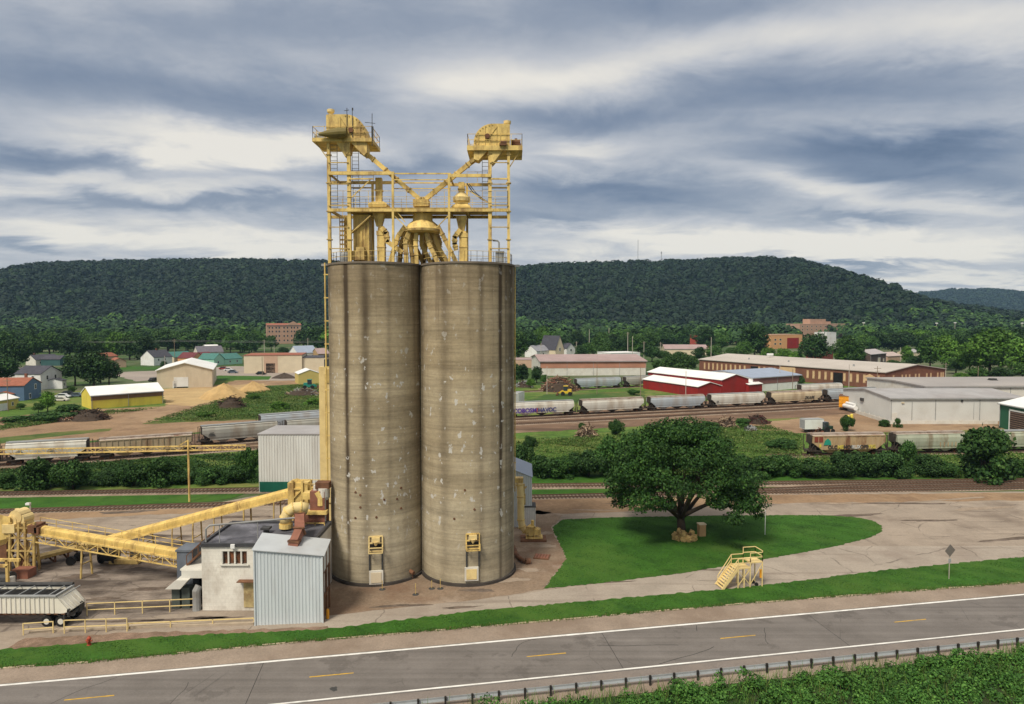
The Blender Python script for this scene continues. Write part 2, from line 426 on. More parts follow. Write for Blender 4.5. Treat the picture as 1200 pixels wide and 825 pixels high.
# ------------------------------------------------------------------ ground
def ground_mat(name, base, var=0.2, scale=0.25, spots=None, spot_scale=0.06, spot_amt=0.7, fine=0.12, bump=0.3, rough=0.95, spot2=None, spot2_scale=0.5, stretch=(1, 1, 1)):
    m, nt, b = newmat(name)
    v = coords(nt, stretch)
    c = ramp(nt, noise(nt, v, scale, 8, 0.62), [(0.3, mul(base, 1 - var)), (0.7, mul(base, 1 + var))])
    c = mixrgb(nt, 1.0, c, ramp(nt, noise(nt, v, scale * 14, 5, 0.7), [(0.25, 1 - fine * 1.6), (0.75, 1 + fine * 1.6)]), 'MULTIPLY')
    if spots:
        c = mixrgb(nt, ramp(nt, noise(nt, coords(nt, stretch, loc=(31, 17, 5)), spot_scale, 8, 0.68), [(0.47, 0), (0.62, spot_amt)]), c, spots)
    if spot2:
        c = mixrgb(nt, ramp(nt, noise(nt, coords(nt, stretch, loc=(3, 57, 9)), spot2_scale, 8, 0.7), [(0.53, 0), (0.66, 0.8)]), c, spot2)
    nt.links.new(c, b.inputs['Base Color']); b.inputs['Roughness'].default_value = rough; b.inputs['Specular IOR Level'].default_value = 0.15
    if bump:
        bn = N(nt, 'ShaderNodeBump', Strength=bump, Distance=0.06); nt.links.new(noise(nt, v, scale * 18, 6, 0.7), bn.inputs['Height']); nt.links.new(bn.outputs[0], b.inputs['Normal'])
    return m
G = {}
G['grass'] = ground_mat('lawn_grass', (0.036, 0.104, 0.013), 0.24, 0.3, (0.062, 0.125, 0.02), 0.08, 0.75, 0.26, 0.9, spot2=(0.017, 0.055, 0.009), spot2_scale=0.22)
G['field'] = ground_mat('rough_field', (0.05, 0.10, 0.022), 0.25, 0.1, (0.17, 0.15, 0.05), 0.03, 0.75, 0.25, 0.8, spot2=(0.025, 0.065, 0.014), spot2_scale=0.09)
G['scrub'] = ground_mat('rough_weeds', (0.075, 0.14, 0.024), 0.25, 0.2, (0.19, 0.19, 0.06), 0.05, 0.8, 0.3, 0.9, spot2=(0.02, 0.05, 0.012), spot2_scale=0.16)
G['town'] = ground_mat('town_ground', (0.045, 0.085, 0.022), 0.25, 0.02, (0.20, 0.18, 0.13), 0.012, 0.6, 0.2, 0.0)
G['dirt'] = ground_mat('brown_dirt', (0.25, 0.165, 0.10), 0.2, 0.12, (0.34, 0.24, 0.15), 0.05, 0.7, 0.15, 0.6, spot2=(0.16, 0.10, 0.065), spot2_scale=0.1)
G['ballast'] = ground_mat('rail_yard_ballast', (0.17, 0.108, 0.072), 0.3, 0.2, (0.085, 0.055, 0.038), 0.06, 0.9, 0.3, 0.9, spot2=(0.31, 0.23, 0.155), spot2_scale=0.1, stretch=(0.35, 1.3, 1))
G['sandlot'] = ground_mat('sandy_lot', (0.42, 0.30, 0.15), 0.15, 0.1, (0.3, 0.2, 0.11), 0.05, 0.7, 0.12, 0.5)
G['gravel'] = ground_mat('gravel_shoulder', (0.27, 0.215, 0.17), 0.15, 0.4, (0.19, 0.14, 0.105), 0.12, 0.6, 0.14, 0.6)
G['silodirt'] = ground_mat('dirt_by_silos', (0.22, 0.162, 0.115), 0.2, 0.22, (0.15, 0.085, 0.055), 0.1, 0.7, 0.18, 0.6, spot2=(0.34, 0.27, 0.21), spot2_scale=0.14)
G['lot'] = ground_mat('grey_parking_lot', (0.28, 0.24, 0.21), 0.1, 0.1, (0.36, 0.31, 0.26), 0.05, 0.5, 0.08, 0.2)
G['gravelbed'] = ground_mat('rubble_strip', (0.24, 0.165, 0.12), 0.3, 0.8, (0.13, 0.09, 0.06), 0.3, 0.8, 0.3, 1.0)

def slab_mat(name, base, slab=0.14, crack=(0.07, 0.055, 0.045), stain=(0.15, 0.115, 0.09), stain_amt=0.7, stretch=(1, 1, 1), cw=0.012, stain_lo=0.0):
    m, nt, b = newmat(name)
    v = coords(nt, (1, 1, 1))
    c = ramp(nt, noise(nt, v, 0.18, 8, 0.62), [(0.3, mul(base, 0.84)), (0.7, mul(base, 1.14))])
    c = mixrgb(nt, 1.0, c, ramp(nt, noise(nt, v, 4.0, 5, 0.7), [(0.25, 0.84), (0.75, 1.14)]), 'MULTIPLY')
    vs = coords(nt, stretch, loc=(11, 4, 0))
    c = mixrgb(nt, ramp(nt, noise(nt, vs, 0.11, 9, 0.68), [(0.5 - stain_lo, 0), (0.66 - stain_lo, stain_amt)]), c, stain)
    # long dark tracks of tyres and run-off
    vt = coords(nt, (0.05, 0.9, 1), rot=(0, 0, R(-9)), loc=(2, 9, 0))
    c = mixrgb(nt, ramp(nt, noise(nt, vt, 1.0, 6, 0.6), [(0.55, 0), (0.7, 0.55)]), c, mul(stain, 0.8))
    # irregular tar-sealed joints
    warp = N(nt, 'ShaderNodeTexNoise', Scale=0.35, Detail=4)
    nt.links.new(v, warp.inputs['Vector'])
    ad = N(nt, 'ShaderNodeVectorMath', operation='MULTIPLY_ADD'); nt.links.new(warp.outputs['Color'], ad.inputs[0]); ad.inputs[1].default_value = (1.6, 1.6, 0); nt.links.new(v, ad.inputs[2])
    vo = N(nt, 'ShaderNodeTexVoronoi', feature='DISTANCE_TO_EDGE', Scale=slab); nt.links.new(ad.outputs[0], vo.inputs['Vector'])
    vo.inputs['Randomness'].default_value = 0.75
    ck = ramp(nt, vo.outputs['Distance'], [(cw * 0.3, 0.6), (cw * .8, 0.0)])
    c = mixrgb(nt, mixrgb(nt, 1.0, ck, ramp(nt, noise(nt, v, 0.3, 3), [(0.42, 0), (0.56, 1)]), 'MULTIPLY'), c, crack)
    nt.links.new(c, b.inputs['Base Color']); b.inputs['Roughness'].default_value = 0.9; b.inputs['Specular IOR Level'].default_value = 0.2
    bn = N(nt, 'ShaderNodeBump', Strength=0.35, Distance=0.03); nt.links.new(noise(nt, v, 5, 6, 0.7), bn.inputs['Height']); nt.links.new(bn.outputs[0], b.inputs['Normal'])
    return m
G['yard'] = slab_mat('worn_concrete_yard', (0.30, 0.248, 0.198))
G['drive'] = slab_mat('concrete_drive', (0.325, 0.28, 0.232), 0.09, stain=(0.2, 0.155, 0.125), stain_amt=0.5, cw=0.008)
G['workyard'] = slab_mat('stained_work_yard', (0.27, 0.225, 0.188), 0.2, stain=(0.06, 0.046, 0.038), stain_amt=0.95, cw=0.02, stretch=(.8, 2.0, 1), stain_lo=0.07)

rs = random.Random(5)
def ragged(pts, step=1.2, amp=0.15):
    out = []
    n = len(pts)
    for i in range(n):
        p, q = V(pts[i]), V(pts[(i + 1) % n]); L = (q - p).length
        k = max(1, min(400, int(L / step)))
        d = (q - p).normalized(); nn = V((-d.y, d.x, 0))
        for j in range(k):
            a = 0 if j == 0 else rs.uniform(-amp, amp)
            out.append(p.lerp(q, j / k) + nn * a)
    return out

def sheet(name, px, z, m, kind='structure', step=0, amp=0.15, world=False):
    pts = [V((p[0], p[1], z)) for p in px] if world else [g(x, y) for x, y in px]
    pts = [V((p.x, p.y, z)) for p in pts]
    if step: pts = ragged(pts, step, amp)
    if sum(a.x * b.y - b.x * a.y for a, b in zip(pts, pts[1:] + pts[:1])) < 0: pts.reverse()
    o = MB().face(pts).build(name, m)
    return structure(o, kind)

# one sheet to the horizon
sheet('ground', [(-6800, -700), (6800, -700), (6800, 5650), (-6800, 5650)], -0.03, G['town'], world=True)
sheet('field', [(-900, 575), (-900, 470), (0, 466), (300, 440), (600, 452), (1000, 446), (2000, 470), (2000, 575)], -0.015, G['scrub'])
sheet('dirt_lot', [(-700, 545), (-700, 500), (0, 489), (60, 484), (100, 480), (195, 476), (200, 462), (240, 455), (300, 440), (390, 436), (390, 494), (235, 506), (110, 516), (0, 526)], 0.0, G['dirt'], step=2.5, amp=0.8)
sheet('sandy_lot', [(195, 474), (188, 456), (250, 453), (310, 449), (318, 458), (262, 468), (225, 476)], 0.012, G['sandlot'], step=2, amp=0.8)
sheet('grass_bank', [(166, 497), (200, 489), (244, 475), (280, 462), (312, 452), (390, 448), (392, 486), (330, 491), (240, 494)], 0.012, G['field'], step=1.5, amp=0.7)
sheet('grass_strip', [(-60, 517), (0, 513), (60, 507), (132, 502), (128, 505), (60, 512), (0, 520)], 0.012, G['field'], step=1.5, amp=0.4)
sheet('parking_lot', [(125, 437), (190, 434), (258, 430), (275, 429), (420, 434), (420, 446), (300, 446), (258, 440), (160, 447)], 0.008, G['lot'], step=3, amp=1)
sheet('grass_patch', [(135, 433), (185, 433), (185, 431), (135, 428)], 0.016, G['grass'])
sheet('lawn_patch', [(255, 446), (315, 445), (318, 441), (255, 440)], 0.016, G['grass'])
sheet('rail_yard', [(-700, 590), (-700, 548), (0, 527), (235, 508), (390, 494), (600, 489), (780, 474), (990, 455), (1500, 440), (1700, 470), (1300, 485), (1000, 487), (900, 491), (790, 497), (600, 508), (390, 518), (300, 526), (0, 552)], 0.004, G['ballast'], step=3, amp=0.6)
sheet('bare_ground', [(870, 497), (1000, 484), (1250, 484), (1250, 500), (1000, 508), (930, 508), (880, 502)], 0.02, G['dirt'], step=2, amp=0.7)
sheet('yard_grass', [(614, 470), (640, 462), (755, 458), (757, 466), (680, 470), (615, 478)], 0.02, G['field'], step=2, amp=0.6)
sheet('grass_margin', [(-700, 590), (-700, 566), (0, 556), (300, 549), (600, 556), (900, 556), (1700, 551), (1700, 566), (1000, 566), (620, 563), (300, 566), (0, 572)], 0.012, G['grass'], step=1.5, amp=0.3)
# yard south of the tracks
sheet('concrete_yard', [(-900, 612), (0, 598), (240, 592), (300, 581), (620, 580), (900, 578), (1200, 576), (2100, 568), (2100, 640), (1200, 665), (880, 700), (560, 730), (380, 748), (0, 775), (-900, 850)], 0.012, G['yard'], step=2, amp=0.15)
sheet('lawn', [(-900, 604), (-900, 584), (0, 577), (180, 574), (310, 570), (275, 583), (245, 588), (0, 597)], 0.018, G['grass'], step=0.8, amp=0.14)
sheet('lawn_by_tracks', [(600, 581), (600, 562), (960, 561), (1010, 566), (900, 571), (880, 574), (722, 579)], 0.018, G['grass'], step=0.8, amp=0.14)
sheet('work_yard', [(-500, 720), (-300, 640), (60, 622), (236, 628), (388, 622), (388, 700), (236, 716), (60, 735), (-300, 770)], 0.018, G['workyard'], step=1.5, amp=0.4)
sheet('dirt_apron', [(378, 700), (384, 735), (470, 716), (560, 703), (637, 691), (664, 656), (646, 618), (660, 604), (632, 598), (560, 600), (386, 620)], 0.022, G['silodirt'], step=0.8, amp=0.16)
sheet('concrete_drive', [(382, 741), (380, 722), (560, 703), (640, 692), (800, 672), (900, 655), (980, 640), (1060, 640), (1240, 640), (1240, 655), (1040, 670), (880, 691), (560, 719)], 0.028, G['drive'], step=1.5, amp=0.1)
sheet('dirt_track', [(-400, 612), (0, 601), (240, 592), (300, 583), (330, 585), (250, 600), (0, 612), (-400, 625)], 0.022, G['dirt'], step=1.5, amp=0.35)
sheet('brown_strip', [(600, 588), (720, 581), (900, 580), (1250, 577), (1250, 586), (900, 590), (720, 600), (610, 603)], 0.022, G['dirt'], step=1.5, amp=0.35)
oval = [(637, 690), (650, 674), (664, 655), (655, 636), (647, 618), (660, 609), (720, 606.5), (800, 605), (880, 604), (960, 604), (1000, 606), (1022, 610), (1033, 616), (1034, 623), (1020, 630), (985, 639), (940, 648), (900, 655), (800, 672), (700, 684)]
sheet('oval_lawn', oval, 0.045, G['grass'], step=0.35, amp=0.16)
# ------------------------------------------------------------------ the road
_u0, _u1, _l0, _l1 = g(0, 804), g(1200, 697), g(330, 825), g(1200, 738)
RU = ((_u1 - _u0).normalized() + (_l1 - _l0).normalized()).normalized(); RN = V((-RU.y, RU.x, 0))
_um, _lm = (_u0 + _u1) / 2, (_l0 + _l1) / 2
_ou, _ol = _um.dot(RN), _lm.dot(RN); HWD = (_ou - _ol) / 2
RO = RN * ((_ou + _ol) / 2)
print('road', RU, HWD)
def rp(s, off, z=0): return RO + RU * s + RN * off + V((0, 0, z))
def strip(name, s0, s1, o0, o1, z, m, kind='structure', step=0, amp=.1):
    pts = [rp(s0, o0, z), rp(s1, o0, z), rp(s1, o1, z), rp(s0, o1, z)]
    if step: pts = ragged(pts, step, amp)
    return structure(MB().face(pts).build(name, m), kind)
m, nt, b = newmat('worn_asphalt')
v = coords(nt, rot=(0, 0, -math.atan2(RU.y, RU.x)))
vl = coords(nt, (0.012, 1.0, 1), rot=(0, 0, -math.atan2(RU.y, RU.x)))
c = ramp(nt, noise(nt, v, 0.25, 8, 0.65), [(0.3, (0.135, 0.121, 0.111)), (0.7, (0.178, 0.161, 0.149))])
c = mixrgb(nt, 1.0, c, ramp(nt, noise(nt, vl, 1.3, 4, 0.6), [(0.3, 0.8), (0.7, 1.17)]), 'MULTIPLY')
c = mixrgb(nt, ramp(nt, noise(nt, v, .16, 6, .7), [(.56, 0), (.6, .4)]), c, (.075, .066, .06))
c = mixrgb(nt, 1.0, c, ramp(nt, noise(nt, v, 9, 4, 0.7), [(0.25, 0.85), (0.75, 1.15)]), 'MULTIPLY')
vo = N(nt, 'ShaderNodeTexVoronoi', feature='DISTANCE_TO_EDGE', Scale=0.11); nt.links.new(v, vo.inputs['Vector'])
ck = ramp(nt, vo.outputs['Distance'], [(0.001, 0.4), (0.005, 0)])
c = mixrgb(nt, mixrgb(nt, 1.0, ck, ramp(nt, noise(nt, v, 0.2, 3), [(0.5, 0), (0.6, 1)]), 'MULTIPLY'), c, (0.04, 0.036, 0.034))
nt.links.new(c, b.inputs['Base Color']); b.inputs['Roughness'].default_value = 0.85; b.inputs['Specular IOR Level'].default_value = 0.25
G['asphalt'] = m
strip('road_shoulder', -300, 420, HWD - .2, HWD + 5.5, 0.030, G['gravel'])
strip('near_shoulder', -300, 420, -HWD - 3.7, -HWD + .1, 0.030, G['gravel'])
strip('road', -300, 420, -HWD - .3, HWD + .25, 0.045, G['asphalt'])
strip('paved_shoulder', -300, 420, -HWD - 2.2, -HWD - .3, 0.041, ground_mat('grey_paved_shoulder', (0.19, 0.165, 0.15), 0.12, 0.4, (0.24, 0.2, 0.17), 0.1, 0.5, 0.12, 0.3))
strip('edge_line', -300, 420, HWD - .13, HWD + .13, 0.050, M['road_white'], step=1.2, amp=0.012)
strip('edge_line', -300, 420, -HWD - .1, -HWD + .1, 0.050, M['road_white'], step=1.2, amp=0.012)
ly = MB(); DOFF = (g(640, 768) - RO).dot(RN)
s_first = (g(105, 818) - RO).dot(RU)
DSP = ((g(1065, 727) - RO).dot(RU) - s_first) / 4; print('dash', DSP)
for k in range(-10, 18):
    s0 = s_first + k * DSP
    ly.face([rp(s0 - 1.75, DOFF - 0.07, 0.050), rp(s0 + 1.75, DOFF - 0.07, 0.050), rp(s0 + 1.75, DOFF + 0.07, 0.050), rp(s0 - 1.75, DOFF + 0.07, 0.050)])
structure(ly.build('centre_line_dashes', M['road_yellow']))
up = [(-900, 842), (0, 762), (200, 746), (380, 738), (560, 716), (700, 704), (880, 688), (1040, 668), (1200, 653), (2100, 560)]
lo = [(2100, 592), (1200, 683), (880, 707), (560, 735), (300, 757), (100, 777), (0, 783), (-900, 880)]
VERGE_LO = lo
sheet('verge_grass', up + lo, 0.056, G['grass'], step=0.4, amp=0.2)
# pale broken kerb along the verge
kb = MB(); rk = random.Random(8)
kp = [g(x, y) for x, y in lo]
for p, q in zip(kp, kp[1:]):
    L = (q - p).length; n = int(L / 1.1)
    ang = math.atan2((q - p).y, (q - p).x)
    for i in range(n):
        if rk.random() < 0.42 or (p.lerp(q, i / n)).length > 150: continue
        e = p.lerp(q, (i + rk.random() * .3) / n)
        kb.box(e + V((0, rk.uniform(-.08, .08), 0.045)), (rk.uniform(.5, 1.5), rk.uniform(.08, .2), 0.07), ang + rk.uniform(-.06, .06))
structure(kb.build('broken_kerb', mat('old_kerb_concrete', (0.45, 0.37, 0.26), 0.9, 0.2, 1.5, bump=.5)))
# low rubble strip and concrete curb by the work yard
sheet('rubble_strip', [(-200, 790), (0, 764), (30, 748), (150, 742), (300, 738), (384, 734), (384, 741), (200, 747), (0, 763)], 0.034, G['gravelbed'], step=0.6, amp=0.2)
pk = [g(x, y) for x, y in ((36, 741), (150, 735.5), (298, 731))]
kk = MB()
for p, q in zip(pk, pk[1:]): kk.bar(p + V((0, 0, .1)), q + V((0, 0, .1)), 0.5, 0.2)
structure(kk.build('kerb', mat('tan_kerb_concrete', (0.42, 0.34, 0.25), 0.9, 0.15, 1.2, dirt=(.2, .15, .1))))

# tar-sealed cracks in the asphalt, and damp or oily stains that lie on the yard
rt_ = random.Random(61); ts = MB()
for k in range(15):
    s0 = rt_.uniform(-62, 85); o0 = rt_.uniform(-HWD, HWD); along = rt_.random() < .55
    p = rp(s0, o0, .0475); a_ = (0 if along else PI / 2) + rt_.uniform(-.25, .25) + math.atan2(RU.y, RU.x); wd = rt_.uniform(.018, .035)
    for j in range(rt_.randrange(4, 16)):
        a_ += rt_.uniform(-.3, .3) * (.4 if along else 1); q = p + V((math.cos(a_), math.sin(a_), 0)) * rt_.uniform(.4, .9)
        if abs((q - RO).dot(RN)) > HWD: break
        n_ = V((-math.sin(a_), math.cos(a_), 0)) * wd; ts.add([p - n_, q - n_, q + n_, p + n_], [(0, 1, 2, 3)]); p = q
for k in range(6):
    s0 = -60 + k * 26 + rt_.uniform(-4, 4); ts.add([rp(s0, -HWD, .0476), rp(s0 + .05, -HWD, .0476), rp(s0 + .35, HWD, .0476), rp(s0 + .3, HWD, .0476)], [(0, 1, 2, 3)])
structure(ts.build('tar_seals', mat('crack_sealing_tar', (.028, .026, .025), .7, .2, 2)))
def blot(mb_, c, rx, ry, rz, seed, z):
    r2 = random.Random(seed); n_ = 26; ph_ = [r2.uniform(0, 6.28) for _ in range(4)]; pts = []
    for i in range(n_):
        a = 2 * PI * i / n_; k = 1 + .22 * math.sin(2 * a + ph_[0]) + .16 * math.sin(3 * a + ph_[1]) + .12 * math.sin(7 * a + ph_[2]) + r2.uniform(-.1, .1)
        x_, y_ = rx * k * math.cos(a), ry * k * math.sin(a); pts.append(V((c.x + x_ * math.cos(rz) - y_ * math.sin(rz), c.y + x_ * math.sin(rz) + y_ * math.cos(rz), z)))
    mb_.face(pts)
st1, st2 = MB(), MB()
for i, (px, py, wx, wy) in enumerate([(150, 664, 6, .9), (95, 676, 5, .7), (205, 668, 4, .7), (180, 690, 5, .5), (120, 702, 4, .4), (60, 690, 3, .5), (225, 726, 9, .35), (150, 728, 7, .3), (330, 700, 2, .5), (250, 724, 5, .3), (470, 710, 5, .35), (540, 712, 4, .25), (690, 684, 9, .22), (820, 668, 8, .25), (1000, 604, 10, .5), (1090, 610, 8, .4), (1180, 632, 7, .5), (760, 590, 12, .5), (1050, 590, 14, .5), (560, 692, 3, .5), (150, 600, 10, .6), (280, 606, 8, .7)]):
    blot(st1, g(px, py), wx * .5, wy, rt_.uniform(-.05, .2), 700 + i, .0335)
for i, (px, py, wx, wy) in enumerate([(620, 668, 3, .5), (600, 680, 3.5, .6), (640, 640, 2.5, .6), (640, 625, 2, .7), (1150, 596, 10, .7), (1120, 585, 12, .4), (980, 590, 9, .4), (700, 598, 6, .3), (250, 700, 3, .4), (80, 710, 4, .4)]):
    blot(st2, g(px, py), wx * .5, wy, rt_.uniform(-.1, .25), 800 + i, .0345)
structure(st1.build('yard_stain', ground_mat('oily_stain', (.115, .088, .07), .3, .6, (.2, .16, .13), .5, .8, .2, .2)))
structure(st2.build('dust_patch', ground_mat('pale_dust', (.30, .24, .185), .15, .5, (.22, .165, .12), .5, .8, .15, .2)))
blot(os_ := MB(), g(391, 808), .35, .28, 0, 5, .0478); structure(os_.build('oil_spot', M['dark_metal']))
# ------------------------------------------------------------------ railway tracks
ties = mat('railway_sleeper_wood', (0.10, 0.075, 0.055), 0.95, 0.3, 1.5)
railm = mat('rail_steel', (0.13, 0.075, 0.05), 0.6, 0.2, 2)
ball = ground_mat('track_ballast', (0.27, 0.21, 0.16), 0.25, 0.5, (0.15, 0.10, 0.07), 0.2, 0.7, 0.3, 1.0)
def track(name, pts, bw=2.0, bz=0.16):
    pts = [V((p.x, p.y, 0)) for p in pts]
    root = bpy.data.objects.new(name, None); COL.objects.link(root); root['kind'] = 'structure'
    bm_, tm, rm = MB(), MB(), MB()
    for p, q in zip(pts, pts[1:]):
        d = (q - p); L = d.length; d.normalize(); n = V((-d.y, d.x, 0)); z = V((0, 0, 1))
        A = [p - n * bw, p + n * bw, p + n * 1.35 + z * bz, p - n * 1.35 + z * bz]
        bm_.loft(A, [a + d * L for a in A])
        for sgn in (-1, 1):
            rm.bar(p + n * sgn * .75 + z * (bz + .17), q + n * sgn * .75 + z * (bz + .17), 0.08, 0.16)
        k = int(L / 0.62)
        for i in range(k):
            e = p + d * (i + .5) * L / k + z * (bz + .04)
            tm.box(e, (0.25, 2.5, 0.12), math.atan2(d.y, d.x))
    bm_.build('ballast', ball, root); tm.build('sleepers', ties, root); rm.build('rails', railm, root)
    return root
track('railway_track', [g(-700, 606), g(0, 580), g(180, 577), g(420, 573), g(620, 570.5), g(900, 567.5), g(1200, 564), g(1700, 558)])
track('railway_track', [g(-700, 628), g(0, 600), g(245, 592.5), g(320, 590), g(620, 583), g(900, 577), g(1200, 571.5), g(1700, 563)], 1.6, 0.05)
track('railway_track', [g(880, 576), g(1000, 571), g(1200, 567), g(1700, 560)], 1.6, 0.10)
# ------------------------------------------------------------------ silos
SR = 5.28; SY = 78.4
SC = [V((-15.58, SY, 0)), V((-5.05, SY, 0))]
ROOF_Z = at(441, 306.5, SY - SR).z
def silo_mat(name, stain_shade_bands, seed):
    m, nt, b = newmat(name)
    t = nt.nodes.new('ShaderNodeTexCoord'); sp = nt.nodes.new('ShaderNodeSeparateXYZ'); nt.links.new(t.outputs['Object'], sp.inputs[0])
    def ma(op, a, b_=None):
        n = nt.nodes.new('ShaderNodeMath'); n.operation = op
        for i, q in enumerate((a, b_)):
            if q is None: continue
            if hasattr(q, 'is_output'): nt.links.new(q, n.inputs[i])
            else: n.inputs[i].default_value = q
        return n.outputs[0]
    ang = ma('ARCTAN2', sp.outputs[0], ma('MULTIPLY', sp.outputs[1], -1.0))     # 0 at the front
    cb = nt.nodes.new('ShaderNodeCombineXYZ'); nt.links.new(ma('MULTIPLY', ang, SR), cb.inputs[0]); nt.links.new(sp.outputs[2], cb.inputs[1]); cb.inputs[2].default_value = seed
    def nz(sx, sy, scale, d=6, r=.6):
        mp = nt.nodes.new('ShaderNodeMapping'); nt.links.new(cb.outputs[0], mp.inputs[0]); mp.inputs['Scale'].default_value = (sx, sy, 1)
        return noise(nt, mp.outputs[0], scale, d, r)
    base = ramp(nt, nz(.35, 1, .22), [(0.28, (0.275, 0.224, 0.148)), (0.5, (0.365, 0.303, 0.206)), (0.74, (0.455, 0.388, 0.276))])
    # slip-form lifts: fine level bands
    c = mixrgb(nt, 1.0, base, ramp(nt, nz(.04, 1.0, 3.0, 6, .72), [(0.3, 0.72), (0.5, 1.0), (0.72, 1.2)]), 'MULTIPLY')
    c = mixrgb(nt, 1.0, c, ramp(nt, nz(.03, .5, .9, 3, .6), [(0.3, 0.82), (0.7, 1.16)]), 'MULTIPLY')
    c = mixrgb(nt, 1.0, c, ramp(nt, nz(1, 1, 2.6, 6, .75), [(0.3, 0.84), (0.7, 1.14)]), 'MULTIPLY')
    # greyer, paler foot; browner, darker head
    zn = nt.nodes.new('ShaderNodeMapRange'); nt.links.new(sp.outputs[2], zn.inputs[0]); zn.inputs[1].default_value = 0; zn.inputs[2].default_value = 36
    c = mixrgb(nt, 1.0, c, ramp(nt, zn.outputs[0], [(0.0, (1.02, 1.06, 1.10)), (0.35, (1.06, 1.06, 1.04)), (0.75, (0.95, 0.92, 0.86)), (1.0, (0.78, 0.74, 0.70))]), 'MULTIPLY')
    # run-off streaks, then dark bands by angle, with the crease shade painted in
    vert = nz(1.0, .035, .8, 6, .6)
    c = mixrgb(nt, ma('MULTIPLY', ramp(nt, vert, [(0.52, 0), (0.72, 0.75)]), ramp(nt, zn.outputs[0], [(0.15, .35), (1.0, 1)])), c, (0.12, 0.085, 0.055))
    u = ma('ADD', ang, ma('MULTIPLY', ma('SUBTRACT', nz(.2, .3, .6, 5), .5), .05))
    for a0, wd, amt in stain_shade_bands:
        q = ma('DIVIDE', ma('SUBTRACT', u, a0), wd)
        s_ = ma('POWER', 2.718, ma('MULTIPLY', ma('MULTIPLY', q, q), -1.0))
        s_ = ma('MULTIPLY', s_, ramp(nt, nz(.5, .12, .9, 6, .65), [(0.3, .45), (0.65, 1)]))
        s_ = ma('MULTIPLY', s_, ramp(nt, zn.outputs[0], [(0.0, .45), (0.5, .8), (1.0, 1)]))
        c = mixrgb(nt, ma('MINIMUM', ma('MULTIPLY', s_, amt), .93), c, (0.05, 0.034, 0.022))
    # pale patches of repair mortar
    pm = ma('MULTIPLY', ramp(nt, nz(1.2, .8, 1.25, 4, .55), [(0.635, 0), (0.65, .9)]), ramp(nt, zn.outputs[0], [(0.08, 0), (0.2, 1), (.62, 1), (.8, .3)]))
    c = mixrgb(nt, pm, c, (0.52, 0.50, 0.46))
    # dark bands of damp along a few pours
    c = mixrgb(nt, ramp(nt, nz(.02, .22, 1.0, 4, .5), [(0.58, 0), (0.72, .35)]), c, (0.15, 0.11, 0.07))
    nt.links.new(c, b.inputs['Base Color']); b.inputs['Roughness'].default_value = .92; b.inputs['Specular IOR Level'].default_value = .2
    bn = N(nt, 'ShaderNodeBump', Strength=.5, Distance=.06); nt.links.new(nz(.15, 1, 2.4, 6, .7), bn.inputs['Height']); nt.links.new(bn.outputs[0], b.inputs['Normal'])
    return m
silo_m = [silo_mat('stained_concrete', [(-.45, .055, 1.7), (-.03, .10, .95), (1.3, .12, .6), (-1.1, .2, .7), (.45, .05, .4)], 2.0), silo_mat('stained_concrete', [(-1.2, .12, .6), (.80, .05, 1.8), (-.45, .13, .7), (.34, .06, .6), (1.22, .2, 1.0), (.98, .03, .6)], 19.0)]  # streak stains, darker outer edges, and painted-in shade beside the crease
roofm = mat('concrete_roof', (0.16, 0.13, 0.10), 0.9, 0.2, 0.8)
def on_silo(c, px, py):
    d = ray(px, py); o = V((0, 0, CAM_H))
    a = d.x ** 2 + d.y ** 2; bq = -2 * (c.x * d.x + c.y * d.y); cq = c.x ** 2 + c.y ** 2 - SR ** 2
    disc = max(0, bq * bq - 4 * a * cq); t_ = (-bq - math.sqrt(disc)) / (2 * a)
    p = o + d * t_
    n = V((p.x - c.x, p.y - c.y, 0)).normalized()
    return p, n
silos = []
